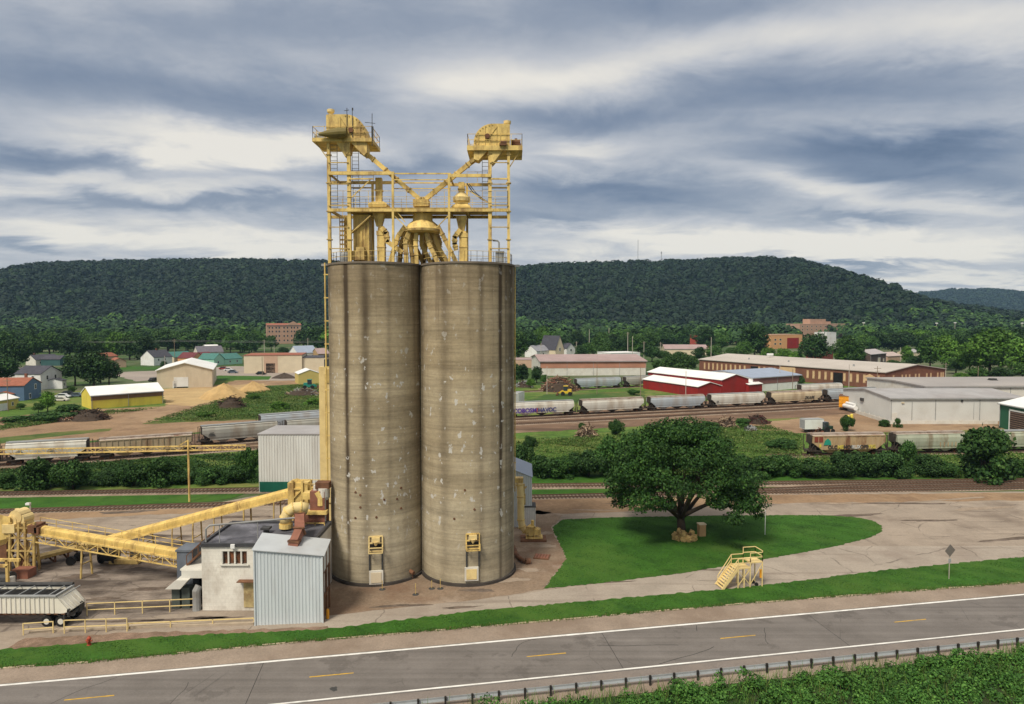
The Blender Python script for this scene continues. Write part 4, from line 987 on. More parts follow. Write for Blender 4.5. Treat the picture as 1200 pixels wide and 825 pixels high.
# silver ribbed shed
A = g(299, 733); B = g(379, 729.5)
d = (B - A).normalized(); n = V((-d.y, d.x, 0)); W = (B - A).length
zl = at(299, 645, A.y).z; zr = at(378, 652, B.y).z; DP = 3.5
shed = thing('ribbed_shed', 'tall narrow silver-blue ribbed shed with a lean-to roof by the roadside verge', 'shed', (A + B) / 2)
o = (A + B) / 2
wm = MB(o)
ribbed_wall(wm, A, B, 0, zl, zr)
ribbed_wall(wm, A + n * DP, A, 0, zl + .44, zl)
wm.build('wall', M['silver_sheet'], shed)
# open right-hand side: posts, a dark interior
sm = MB(o)
for k in (0, .5, 1.0):
    e = B + n * DP * k; sm.bar(e, V((e.x, e.y, zr + k * .36)), .16)
e0, e1 = B, B + n * DP
sm.bar(V((e0.x, e0.y, zr * .72)), V((e1.x, e1.y, zr * .72)), .14); sm.bar(V((e0.x, e0.y, zr * .35)), V((e1.x, e1.y, zr * .35)), .14)
sm.build('side_posts', M['rust'], shed)
up_ = MB(o); up_.face([V((B.x + .02, B.y, zr * .72)), V((e1.x + .02, e1.y, zr * .72)), V((e1.x + .02, e1.y, zr + .36)), V((B.x + .02, B.y, zr))])
up_.build('side_panel', M['silver_sheet'], shed)
rf = MB(o)
r0 = [V((A.x, A.y, zl + .06)) - d * .15 - n * .2, V((B.x, B.y, zr + .06)) + d * .2 - n * .2, V((e1.x, e1.y, zr + .42)) + d * .2 + n * .15, V((A.x, A.y, zl + .5)) + n * (DP + .15) - d * .15]
rf.loft(r0, [p + V((0, 0, .07)) for p in r0])
rf.build('roof', mat('silver_roof', (0.50, 0.53, 0.55), .4, .07, .6, metal=.2, dirt=(.3, .24, .2), dirt_amt=.3), shed)
MB(o).bar(A + d * .02 - n * .07, V((A.x, A.y, zl)) + d * .02 - n * .07, .12).bar(B - d * .02 - n * .07, V((B.x, B.y, zr)) - d * .02 - n * .07, .12).build('corner_trim', M['silver_sheet'], shed)

# white block building with a flat tarred roof
A2 = g(237.5, 715.5); x1 = -20.0; y1 = A2.y + 7.3; HT = at(238, 640, A2.y).z
bo = V(((A2.x + x1) / 2, A2.y + 3.5, 0))
blk = thing('block_building', 'white painted block building with a flat tarred roof between shed and yellow conveyors', 'building', bo)
wb = MB(bo)
wx0, wx1, wz0, wz1 = at(260, 655, A2.y).x, at(290, 655, A2.y).x, at(260, 661, A2.y).z, at(260, 646, A2.y).z
# front wall with a real window opening
fx = [A2.x, wx0, wx1, x1]; fz = [0, wz0, wz1, HT]
for i in range(3):
    for k in range(3):
        if i == 1 and k == 1: continue
        wb.box(((fx[i] + fx[i + 1]) / 2, A2.y + .15, (fz[k] + fz[k + 1]) / 2), (fx[i + 1] - fx[i], .3, fz[k + 1] - fz[k]))
wb.box((A2.x + .15, (A2.y + .3 + y1) / 2, HT / 2), (.3, y1 - A2.y - .3, HT)).box((x1 - .15, (A2.y + .3 + y1) / 2, HT / 2), (.3, y1 - A2.y - .3, HT)).box(((A2.x + x1) / 2, y1 + .15, HT / 2), (x1 - A2.x, .3, HT))
wb.build('wall', M['white_block'], blk)
wf = MB(bo)
for k in range(5): wf.box((wx0 + (wx1 - wx0) * k / 4, A2.y + .12, (wz0 + wz1) / 2), (.14, .2, wz1 - wz0 - .02))
wf.box(((wx0 + wx1) / 2, A2.y - .03, wz0 - .06), (wx1 - wx0 + .3, .3, .12)); wfo = wf.build('window', M['offwhite'], blk)
pn = MB(bo).box(((wx0 + wx1) / 2, A2.y + .24, (wz0 + wz1) / 2), (wx1 - wx0, .04, wz1 - wz0)).build('pane', mat('rust_stained_glass', (.05, .03, .02), .3, .4, 1, dirt=(.35, .12, .05), dirt_amt=.7, dirt_scale=1.2), wfo)
dx0, dx1, dz1 = at(286, 700, A2.y).x, at(298, 700, A2.y).x, at(290, 680, A2.y).z
dd = MB(bo).box(((dx0 + dx1) / 2 + .6, A2.y - .03, dz1 / 2 + .2), (dx1 - dx0 + 1.2, .08, dz1 - .3)).build('door', mat('stained_ochre_door', (.42, .33, .16), .8, .3, 1.6, dirt=(.2, .12, .06), dirt_amt=.8, dirt_scale=1), blk)
MB(bo).box(((dx0 + dx1) / 2 + .5, A2.y - .35, dz1 + .05), (dx1 - dx0 + 1.9, .7, .08)).build('door_canopy', M['rust'], dd)
tar = mat('patched_tar_roof', (0.085, 0.085, 0.10), 0.85, 0.35, 0.5, dirt=(0.26, 0.26, 0.30), dirt_amt=0.75, dirt_scale=0.35, bump=.5)
rfo = MB(bo).box(((A2.x + x1) / 2, (A2.y + y1) / 2, HT + .04), (x1 - A2.x + .1, y1 - A2.y + .3, .08)).build('roof', tar, blk)
pp = MB(bo)
for (xa, ya, xb, yb) in ((A2.x, A2.y - .02, x1, A2.y - .02), (A2.x + .02, A2.y + .18, A2.x + .02, y1), (x1 - .02, A2.y + .18, x1 - .02, y1), (A2.x, y1 + .15, x1, y1 + .15)):
    pp.bar((xa, ya, HT + .14), (xb, yb, HT + .14), .3, .34)
pp.build('parapet', mat('dark_flashing', (.05, .05, .055), .6, .2, 1), rfo)
rb = MB(bo)
rb.tube([(A2.x + .3, A2.y + .4, HT + .3), (A2.x + .3, A2.y + .4, HT + 1.6), (A2.x + .6, A2.y + .6, HT + 1.9), (x1 - 1.8, A2.y + 3.5, HT + 1.9)], .1, 8)
for k in (.1, .5, .95): rb.bar(V((A2.x + .6, A2.y + .6, HT)).lerp(V((x1 - 1.8, A2.y + 3.5, HT)), k), V((A2.x + .6, A2.y + .6, HT + 1.9)).lerp(V((x1 - 1.8, A2.y + 3.5, HT + 1.9)), k), .07)
rb.build('roof_pipe', M['grey_metal'], rfo)
q = at(312, 624, A2.y + 4); MB(bo).tube([(q.x, q.y, HT), (q.x, q.y, HT + .5)], .3, 10).box((q.x, q.y, HT + .6), (.9, .9, .2)).build('roof_vent', M['dark_metal'], rfo)
MB(bo).box(at(273, 640, A2.y - .2), (.4, .3, .4)).build('floodlight', M['white'], blk)
fr = MB(bo)
for k in range(10):
    fr.bar((A2.x + 6.6 + k * .0, A2.y - .05, .4 + k * .01), (A2.x + 6.6, A2.y - .05, 5), .02)
# lean-to on the left: loading bay with awning, grey-green bins and open stair
lo = g(218, 712)
lt = thing('loading_bay', 'open loading bay with a pale awning and grey bins against the white block wall', 'lean-to', lo)
X0, X1 = at(203, 700, A2.y + 1).x, A2.x - .12; zA = at(215, 676, A2.y + 1).z
MB(lo).box(((X0 + X1) / 2 + .5, A2.y + 2.6, zA + .9), (X1 - X0 - 1.0, 4.2, .16)).box(((X0 + X1) / 2 + .6, A2.y + .45, zA + .5), (X1 - X0 - 1.2, .18, .8)).build('roof', M['offwhite'], lt)
MB(lo).prism([(X0 - .2, A2.y - .2, zA - .8), (X0 + 1.3, A2.y - .2, zA - .8), (X0 + 2.1, A2.y - .2, zA + .1), (X0 + .9, A2.y - .2, zA + .1)], (0, 1.6, .06)).build('awning', M['offwhite'], lt)
MB(lo).box((X0 + .7, A2.y + 3.2, (zA + 2.2) / 2), (1.6, 2.2, zA + 2.2)).box((X0 + .7, A2.y + 3.2, zA + 2.3), (1.8, 2.4, .2)).build('grey_hopper_bin', mat('blue_grey_bin', (.12, .135, .16), .6, .2, .8), lt)
for k in range(2):
    MB(lo).box((X0 + .55 + k * 1.0, A2.y + .9, (zA - .9) / 2), (.8, 1.0, zA - .9)).build('waste_bin', mat('green_grey_bin', (.075, .09, .08), .6, .2, .8), lt)
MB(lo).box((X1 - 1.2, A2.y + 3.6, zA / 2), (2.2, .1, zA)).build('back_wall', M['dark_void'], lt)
MB(lo).tube([(X1 - .5, A2.y + .1, 0), (X1 - .5, A2.y + .1, 2.0), (X1 - .3, A2.y + .3, 2.4)], .4, 10).build('feed_pipe', M['grey_metal'], lt)
stb = MB(lo); a_, b_ = V((X0 + 1.2, A2.y + 2.0, zA + 1.0)), V((A2.x - .1, A2.y + 2.6, HT - .5))
for k in (-.5, .5): stb.bar(a_ + V((0, k, 0)), b_ + V((0, k, 0)), .14); stb.bar(a_ + V((0, k, 1)), b_ + V((0, k, 1)), .07)
for k in range(9): e = a_.lerp(b_, (k + .5) / 9); stb.box(e, (.3, 1, .05)); 
for k in range(5):
    e = a_.lerp(b_, k / 4); stb.bar(e + V((0, -.5, 0)), e + V((0, -.5, 1)), .06)
stb.build('stair', M['rust'], lt)

# rusty duct on the shed roof, curved yellow duct, platform stack
o = at(347, 640, A.y + 2.2)
du = thing('rusty_duct', 'rusty red-brown duct rising from the silver shed roof to the equipment deck', 'duct', o)
p0 = at(344, 643, A.y + 2.0); p1 = at(345, 634, A.y + 2.1); p2 = at(351, 622, A.y + 3.2); p3 = at(351, 606, A2.y + 3.5)
dm = MB(o); dm.bar(p0 - V((0, 0, .25)), p1, .95, .8); dm.bar(p1 - V((0, 0, .1)), p2, .8, .7); dm.bar(p2 - V((0, 0, .15)), p3, .95, .8); duo = dm.build('duct_body', M['redbrown'], du)
dm = MB(o)
for e, f in ((p1, p0), (p2, p1), (p3, p2)): d2 = (e - f).normalized(); MB(o).bar(e - d2 * .1, e + d2 * .1, 1.1, .95).build('flange', M['rust'], du)
dm.box(p0 - V((0, 0, .35)), (1.3, 1.0, .3)); dm.build('base_collar', M['rust'], du)
o = at(345, 600, 80)
ed = thing('curved_duct', 'fat pale yellow duct bent down over the tarred roof of the block building', 'duct', o)
YD = A2.y + 5
pts = [at(335, 613, YD), at(335, 606, YD), at(338, 599, YD), at(344, 595.5, YD), at(352, 595, YD + .3), at(360, 596, YD + .6)]
MB(o).tube(pts, .62, 14).build('duct_body', M['yellow_pale'], ed, True)
fm = MB(o)
for i in range(1, 5): d2 = (pts[i + 1] - pts[i - 1]).normalized(); MB(o).tube([pts[i] - d2 * .06, pts[i] + d2 * .06], .68, 14).build('duct_band', M['yellow'], ed)
fm.tube([pts[0] - V((0, 0, .5)), pts[0]], .7, 14); fm.build('mouth_ring', M['yellow'], ed); MB(o).tube([at(352, 600, YD), at(351, 612, YD)], .4, 10).build('down_pipe', M['yellow'], ed)
# equipment deck between silo and conveyors
YE = A2.y + 8.6
o = at(368, 620, YE); o.z = 0
eq = thing('equipment_deck', 'cluttered yellow equipment deck with rails between the tarred roof and the silo', 'platform', o)
dk = MB(o); zd = at(368, 613, YE).z; xa, xb = at(350, 613, YE).x, at(388, 613, YE).x
xb = min(xb, SC[0].x - SR + .4)
dk.box(((xa + xb) / 2, YE - .8, zd), (xb - xa, 2.6, .16))
for x_ in (xa + .1, (xa + xb) / 2, xb - .1):
    for y_ in (YE - 2.0, YE + .4): dk.bar((x_, y_, 0), (x_, y_, zd), .16)
dk.build('deck', M['yellow_rust'], eq)
MB(o).rail([(xa + .4, YE - 2.0, zd - 1.7), (xb, YE - 2.0, zd - 1.7)], 2.3, 1.2, .05, (1, .66, .33)).build('railing', M['yellow'], eq)
z5 = at(368, 570, YE).z
MB(o).box((xb - .9, YE - .6, (zd + at(368, 583, YE).z) / 2 + .6), (1.6, 1.8, at(368, 583, YE).z - zd + .9)).box((xa + .9, YE - .8, zd + .7), (1.7, 1.4, 1.4)).box((xa + 1.9, YE - 1.2, zd + .4), (.8, .9, .8)).build('gear_housing', M['redbrown'], eq)
MB(o).bar((xb - .35, YE - 1.2, zd - .6), (xb - .35, YE - 1.2, z5), .5, .5).build('white_column', M['white'], eq)
MB(o).tube([at(379, 572, YE - 1), at(379, 582, YE - 1)], .55, 12).box(at(377, 576, YE - .4), (1.5, 1.2, 1.6)).build('filter_pot', M['offwhite'], eq)
MB(o).box(at(379, 568, YE - .6), (1.5, 1.2, .7)).build('motor', M['rust'], eq)
MB(o).tube([at(372, 576, YE - 1.2), at(376, 583, YE - 1.2), at(376, 592, YE - 1.2)], .42, 10).box(at(366, 580, YE - .8), (1.8, 1.2, .7)).box(at(372, 600, YE - 1.4), (2.2, .8, .4)).build('transfer_chute', M['yellow'], eq)

# tall pale sheet building behind
A3 = g(304, 577.5); W3 = 12.6; H3 = at(304, 509, A3.y).z
o = V((A3.x + W3 / 2, A3.y + 5, 0))
tb = thing('sheet_building', 'tall windowless pale grey ribbed building with a green band low on its wall', 'building', o)
wm = MB(o); ribbed_wall(wm, A3, A3 + V((W3, 0, 0)), 0, H3, H3, .45, .06); ribbed_wall(wm, A3 + V((0, 9, 0)), A3, 0, H3, H3, .45, .06); ribbed_wall(wm, A3 + V((W3, 0, 0)), A3 + V((W3, 9, 0)), 0, H3, H3, .45, .06)
ribbed_wall(wm, A3 + V((W3, 9, 0)), A3 + V((0, 9, 0)), 0, H3, H3, .45, .06)
wm.build('wall', M['grey_sheet'], tb)
MB(o).box((A3.x + W3 / 2, A3.y + 4.5, H3 + .05), (W3 + .3, 9.3, .14)).build('roof', M['roof_grey'], tb)
z0, z1 = at(304, 576, A3.y).z, at(304, 564.5, A3.y).z; gx1 = at(341, 570, A3.y).x
MB(o).box(((A3.x + gx1) / 2 + .1, A3.y - .1, (z0 + z1) / 2), (gx1 - A3.x, .1, z1 - z0)).build('green_band', mat('deep_green_panel', (.008, .10, .065), .5, .15, .6), tb)
# tall yellow elevator casing beside the silo
o = at(380, 507, 90); o.z = 0
ec = thing('elevator_casing', 'tall yellow elevator casing standing behind the outer edge of the concrete silo', 'elevator', o)
xa, xb = at(374, 470, 90).x, at(387, 470, 90).x; zt_ = at(374, 430, 90).z; z0 = 0
MB(o).box(((xa + xb) / 2, 90.6, zt_ / 2), (xb - xa, 1.2, zt_)).build('casing', M['yellow_pale'], ec)
MB(o).box((xa + (xb - xa) * .62, 89.95, zt_ * .75), (.18, .1, zt_ * .42)).box((xa + (xb - xa) * .8, 89.95, zt_ - 1.2), (.5, .12, 1.8)).build('seam_angle', M['yellow_rust'], ec)
MB(o).box((xb - .4, 90.4, zt_ + .5), (.7, .8, 1.0)).box((xb - .3, 90.4, zt_ + 1.4), (.9, .9, .3)).build('head_box', M['dark_metal'], ec)

# sheds and blower behind the other silo
o = g(612, 618)
sh = thing('ribbed_shed', 'pale blue-grey lean-to ribbed shed half hidden behind the silo near the curved duct', 'shed', o)
xa, xb = at(600, 600, o.y).x, at(623, 600, o.y).x; ze, zp = at(612, 559, o.y).z, at(612, 549, o.y).z
sm = MB(o); ribbed_wall(sm, (xa, o.y), (xb, o.y), 0, zp - .1, ze, .3); ribbed_wall(sm, (xb, o.y), (xb, o.y + 4), 0, ze, ze, .3); sm.build('wall', M['silver_sheet'], sh)
rm = MB(o); xm = (xa + xb) / 2
if True:
    r0 = [V((xa - .1, o.y - .2, zp - .05)), V((xb + .15, o.y - .2, ze - .05)), V((xb + .15, o.y + 4.2, ze + .9)), V((xa - .1, o.y + 4.2, zp + .9))]
    rm.loft(r0, [p + V((0, 0, .07)) for p in r0])
rm.build('roof', M['roof_blue'], sh)
o = g(619, 616)
s2 = thing('low_hut', 'low white ribbed hut with a dark roof beside the fat yellow blower duct', 'hut', o)
xa, xb = at(612, 600, o.y).x, at(627, 600, o.y).x; ze = at(612, 592, o.y).z
sm = MB(o); ribbed_wall(sm, (xa, o.y - 1), (xb, o.y - 1), 0, ze, ze, .3); ribbed_wall(sm, (xb, o.y - 1), (xb, o.y + 1), 0, ze, ze, .3); sm.build('wall', M['white'], s2)
MB(o).box(((xa + xb) / 2, o.y, ze + .06), (xb - xa + .2, 2.3, .12)).build('roof', M['dark_metal'], s2)
o = g(612, 632)
bl = thing('blower_duct', 'fat pale yellow duct curving down the silo side into a yellow blower', 'blower', o)
YB = o.y
pts = [at(608.5, 563, YB), at(609, 568, YB), at(610.2, 582, YB), at(610.5, 609, YB), at(611.8, 617, YB), at(615, 621, YB), at(620, 622.5, YB)]
MB(o).tube(pts, [.47] * 7, 16).build('duct_body', M['yellow_pale'], bl, True)
fm = MB(o)
for i in (0, 1, 2, 3, 4, 5): d2 = (pts[i + 1] - pts[max(i - 1, 0)]).normalized(); MB(o).tube([pts[i] - d2 * .06, pts[i] + d2 * .06], .53, 16).build('duct_band', M['yellow'], bl)
fm.box(at(608, 562, YB), (1.15, 1.0, .6)); fm.build('intake_box', M['yellow'], bl)
bm = MB(o); c_ = at(625, 621, YB)
bm.tube([c_ + V((-.3, -.7, 0)), c_ + V((-.3, .5, 0))], .62, 18).tube([c_ + V((.55, -.8, -.1)), c_ + V((.55, .3, -.1))], .42, 12).tube([c_ + V((-.1, 0, .5)), c_ + V((-.1, 0, 1.3))], .2, 8).box(c_ + V((.1, -.2, -.85)), (2.2, 1.3, .22)).bar(c_ + V((-.95, -.8, -.9)), c_ + V((-.95, -.8, .75)), .14).bar(c_ + V((.15, -.85, -.9)), c_ + V((.15, -.85, .8)), .12).bar(c_ + V((.9, -.85, -.9)), c_ + V((.9, -.85, .5)), .12).bar(c_ + V((-.95, -.85, .6)), c_ + V((.3, -.85, .6)), .12)
bm.build('blower', M['yellow'], bl)
fm = MB(o); fm.bar(at(614, 567, YB + .4), at(614, 590, YB + .4), .22).bar(at(612, 575, YB), at(617, 570, YB + .3), .15).box(at(614, 585, YB + .3), (.4, .4, 1.4)); fm.build('bracket', M['yellow_rust'], bl)
MB(o).box(V((c_.x, YB, .12)), (3.4, 2.4, .24)).build('plinth', M['rust'], bl)
o = g(635, 653)
mh = thing('pit_cover', 'rusty square pit cover lying in the dirt by the oval lawn', 'cover', (o.x, o.y, .03), R(-12))
MB().box((0, 0, .05), (1.9, 1.7, .1)).build('frame', M['rust'], mh)
mm = MB()
for i in range(5): mm.box((-.7 + i * .35, 0, .12), (.2, 1.4, .05))
mm.build('grate', M['redbrown'], mh)
tag(MB().tube([g(604, 648, .4), g(610, 655, .35), g(616, 658, .3)], .25, 10).tube([g(616, 658, .3), g(621, 658, .25)], .4, 10).tube([g(606, 650, .3), g(602, 640, .3)], .2, 8).build('floor_pipe', M['rust']), 'short rusty pipe lying on the dirt against the silo foot', 'pipe')

# ------------------------------------------------------------------ conveyors
def conveyor(label, lo_, hi_, wd, truss, hood_m, legs, walk=None, hood_r=None):
    lo_, hi_ = V(lo_), V(hi_); base = V((lo_.x, lo_.y, 0))
    t = thing('belt_conveyor', label, 'conveyor', base, group='yellow conveyors feeding the silos')
    d = (hi_ - lo_).normalized(); sd = V((d.y, -d.x, 0)).normalized(); up = sd.cross(d).normalized()
    if up.z < 0: up = -up
    L = (hi_ - lo_).length
    r = hood_r or wd / 2
    prof = [(-r, -.22)] + [(-r * math.cos(a), (.3 + r * .62 * math.sin(a) ** .6)) for a in [PI * k / 10 for k in range(11)]] + [(r, -.22)]
    MB(base).loft([lo_ + sd * x_ + up * z_ for x_, z_ in prof], [hi_ + sd * x_ + up * z_ for x_, z_ in prof]).build('hood', hood_m, t)
    rb_ = MB(base); k = max(3, int(L / 1.25))
    for i in range(k + 1):
        e = lo_ + d * L * i / k
        pr = [(x_ * 1.02, z_ * 1.02 + .005) for x_, z_ in prof]
        rb_.loft([e - d * .035 + sd * x_ + up * z_ for x_, z_ in pr], [e + d * .035 + sd * x_ + up * z_ for x_, z_ in pr])
    rb_.build('hood_ribs', M['yellow'], t)
    fm = MB(base)
    for s_ in (-1, 1):
        fm.bar(lo_ + sd * s_ * r - up * .2, hi_ + sd * s_ * r - up * .2, .14, .2)
        if truss:
            fm.bar(lo_ + sd * s_ * r - up * truss, hi_ + sd * s_ * r - up * truss, .12)
            n_ = int(L / 1.3)
            for i in range(n_):
                a_, b_ = lo_ + d * L * i / n_ + sd * s_ * r, lo_ + d * L * (i + 1) / n_ + sd * s_ * r
                fm.bar(a_ - up * .2, a_ - up * truss, .07)
                if i % 2: fm.bar(a_ - up * .2, b_ - up * truss, .07)
                else: fm.bar(a_ - up * truss, b_ - up * .2, .07)
    if truss:
        for i in range(int(L / 2.6)):
            e = lo_ + d * i * 2.6 - up * truss; fm.bar(e - sd * r, e + sd * r, .08)
    fm.build('truss' if truss else 'side_channel', M['yellow'], t)
    for k_, w_ in legs:
        e = lo_ + d * L * k_
        zt = e.z - (truss or .3)
        if zt < .3: continue
        lm = MB(base)
        for s_ in (-1, 1): lm.bar(V((e.x, e.y, 0)) + sd * s_ * (r + .25), V((e.x, e.y, zt)) + sd * s_ * r, w_)
        lm.bar(V((e.x, e.y, zt * .5)) - sd * (r + .1), V((e.x, e.y, zt * .5)) + sd * (r + .1), w_ * .7)
        lm.build('leg', M['yellow_rust'], t)
    if walk:
        wk = MB(base); wo = sd * walk * (r + .45)
        wk.loft([lo_ + wo + sd * x_ + up * z_ for x_, z_ in ((-.4, -.22), (.4, -.22), (.4, -.16), (-.4, -.16))], [hi_ + wo + sd * x_ + up * z_ for x_, z_ in ((-.4, -.22), (.4, -.22), (.4, -.16), (-.4, -.16))])
        wk.rail([lo_ + wo + sd * walk * .4, hi_ + wo + sd * walk * .4], 1.0, 2.2, .025, (1, .5))
        wk.build('catwalk', M['yellow'], t)
    return t
c1_hi, c1_lo = at(35, 620, 77.5), at(234, 654, 73.2)
conveyor('long straight yellow covered conveyor on a lattice truss reaching the white block wall', c1_lo, c1_hi, 1.1, 1.15, M['yellow_hood'], [(.66, .16), (.985, .2)], walk=1)
c2_lo, c2_hi = at(108, 640, 86.5), at(350, 577, 82.5)
cv2 = conveyor('broad smooth yellow covered conveyor climbing to the equipment deck behind the block building', c2_lo, c2_hi, 1.9, 0, M['yellow_hood'], [(.28, .14), (.42, .12), (.52, .14), (.62, .12), (.76, .16), (.9, .14)], hood_r=.82)
hb = MB(cv2.location)
e = at(349, 580, 82.0); hb.box(e + V((.3, 0, .4)), (2.4, 2.0, 2.6)); hb.box(at(367, 577, 82.2), (3.0, 1.7, 1.5)); hb.build('head_box', M['yellow'], cv2)
hb = MB(cv2.location)
for x_ in (343, 354): hb.bar(at(x_, 563, 80.9), V((at(x_, 563, 80.9).x, 80.9, 3.5)), .22)
hb.bar(at(343, 573, 80.9), at(354, 573, 80.9), .18).bar(at(343, 585, 80.9), at(354, 573, 80.9), .14).rail([at(354, 572, 81), at(384, 572, 81)], 1.0, 1.0, .03, (1, .5)); hb.tube([at(348, 566, 81.2), at(348, 566, 82.6)], .55, 12)
hb.build('head_frame', M['yellow'], cv2)

# receiving hopper and head tower at the far end of the trussed conveyor
o = g(20, 676)
ht = thing('receiving_tower', 'rusty yellow hopper tower on splayed legs under the raised end of the trussed conveyor', 'tower', o)
YT = o.y + .8
MB(o).loft([at(-22, 598, YT), at(12, 606, YT), at(12, 606, YT + 3), at(-22, 598, YT + 3)], [at(-22, 640, YT), at(11, 630, YT), at(11, 630, YT + 3), at(-22, 640, YT + 3)]).loft([at(-22, 640, YT), at(11, 630, YT), at(11, 630, YT + 3), at(-22, 640, YT + 3)], [at(-18, 660, YT + 1), at(2, 648, YT + 1), at(2, 648, YT + 2), at(-18, 660, YT + 2)]).build('hopper', M['yellow'], ht)
fm = MB(o)
for x_, t_ in ((10, 12), (20, 22), (30, 29), (39, 40)):
    for dy in (0, 2.4):
        a_ = at(t_, 612, YT + dy); fm.bar(a_, V((at(x_, 640, YT + dy).x, YT + dy, 0)), .24)
for y_ in (618, 630, 645):
    fm.bar(at(8, y_, YT), at(40, y_ + 1, YT), .18); fm.bar(at(8, y_, YT + 2.4), at(40, y_ + 1, YT + 2.4), .14)
    fm.bar(at(40, y_, YT), at(40, y_, YT + 2.4), .12)
for (a_, b_), (c_, e_) in (((10, 618), (30, 645)), ((30, 618), (12, 645)), ((20, 645), (40, 668)), ((40, 630), (25, 668)), ((12, 645), (22, 672))):
    fm.bar(at(a_, b_, YT), at(c_, e_, YT), .12)
    fm.bar(at(a_, b_, YT + 2.4), at(c_, e_, YT + 2.4), .1)
fm.build('legs', M['yellow_rust'], ht)
hb = MB(o)
for q in [(24, 604, .8), (19, 609, .7), (29, 607, .6)]:
    e = at(q[0], q[1], YT + 1); hb.tube([e + V((-.1, -.7, 0)), e + V((.1, .7, 0))], q[2], 14)
hb.box(at(27, 616, YT + 1), (1.6, 1.4, 1.1)).box(at(14, 618, YT + .4), (1.4, 1.2, 1.0)).tube([at(20, 600, YT + 1), at(20, 596, YT + 1)], .22, 8)
hb.build('head_pulley_housing', M['yellow_pale'], ht)
hb = MB(o); hb.box(at(43, 618, YT + .4), (1.0, 1.6, .9)).box(at(48, 620, YT + .4), (.5, 1.6, .8)); hb.build('drive_guard', M['rust'], ht); MB(o).box(at(5, 640, YT + 1), (1.4, 1.2, 2.4)).build('gear_box', M['rust'], ht); MB(o).tube([at(26, 640, YT + 1), at(27, 672, YT + 1)], .3, 8).build('drop_pipe', M['rust'], ht)
hb = MB(o); rr = random.Random(3)
for _ in range(26):
    a_ = at(rr.uniform(2, 44), rr.uniform(634, 674), YT + rr.uniform(0, 2.6)); b_ = at(rr.uniform(2, 44), rr.uniform(634, 674), YT + rr.uniform(0, 2.6))
    if (a_ - b_).length < 2.5 and a_.z > .1 and b_.z > .1: hb.bar(a_, b_, rr.uniform(.06, .16))
hb.build('bracing', M['rust'], ht)
MB(o).box(g(28, 676) + V((0, 0, .5)), (1.9, 1.4, 1.0)).build('plinth', M['redbrown'], ht)
o = g(6, 690)
sf = thing('yellow_stand', 'small yellow steel stand with a dark tank under it near the trailer', 'stand', o)
fm = MB(o); za = at(6, 663, o.y).z
for x_ in (-26, 9):
    for dy in (0, 1.8): fm.bar((at(x_, 680, o.y + dy).x, o.y + dy, 0), (at(x_, 680, o.y + dy).x, o.y + dy, za), .26)
for dy in (0, 1.8): fm.bar((at(-26, 680, o.y).x, o.y + dy, za), (at(10, 680, o.y).x, o.y + dy, za), .26, .3)
fm.build('frame', M['yellow'], sf)
MB(o).tube([(at(-24, 680, o.y).x, o.y + .9, .8), (at(7, 680, o.y).x, o.y + .9, .8)], .75, 14).build('tank', M['dark_metal'], sf)
tag(MB().tube([g(14, 688), g(14, 688) + V((0, 0, 1.15))], .34, 14).build('barrel', M['offwhite']), 'pale upright barrel beside the small yellow stand', 'barrel')
# folded brown conveyor lying in the yard
o = g(75, 662)
oc = thing('old_conveyor', 'old brown portable conveyor lying low in the yard behind the trussed conveyor', 'conveyor', o)
a_, b_ = at(40, 664, o.y), at(108, 637, o.y + 3.5)
a_.z = max(a_.z, .8)
MB(o).bar(a_, b_, 1.3, .35).build('belt_frame', M['yellow_rust'], oc)
om = MB(o)
for k in range(9):
    e = a_.lerp(b_, k / 8); om.bar(e + V((0, -.7, -.3)), e + V((0, .7, -.3)), .12); 
for k in (.15, .4, .62): e = a_.lerp(b_, k); om.bar(V((e.x, e.y - .5, 0)), e + V((0, -.5, 0)), .16); om.bar(V((e.x + 1, e.y + .5, 0)), e + V((0, .5, 0)), .16)
om.bar(a_ + V((0, -.7, -1)), b_ + V((0, -.7, -1.6)), .2); om.build('under_frame', M['rust'], oc)
e = g(88, 660)
for k in (-.75, .75): MB(o).tube([e + V((0, k - .15, .55)), e + V((0, k + .15, .55))], .55, 14).build('wheel', M['black'], oc)
o = g(128, 660)
dr = thing('cable_drum', 'black drum with pale spokes standing in the yard under the conveyors', 'drum', o)
MB(o).tube([o + V((-.75, 0, 1.0)), o + V((.75, 0, 1.0))], .75, 18).tube([o + V((-.85, 0, 1.0)), o + V((-.75, 0, 1.0))], 1.0, 18).tube([o + V((.75, 0, 1.0)), o + V((.85, 0, 1.0))], 1.0, 18).build('drum', M['black'], dr)
o = g(150, 660)
tag(MB(o).box(o + V((-.3, 0, .3)), (3.4, 1.0, .5)).box(o + V((.9, .2, .65)), (.5, .6, .4)).build('yellow_skid', M['yellow_rust']), 'low worn yellow skid frame beside the black drum', 'skid').location = o
o = g(158, 655)
tag(MB(o).box(o + V((0, 0, .7)), (.9, .7, 1.4)).box(o + V((0, 0, 1.5)), (1.1, .8, .2)).build('switch_box', M['dark_metal']), 'dark upright switch box at the end of the yellow skid', 'box').location = o

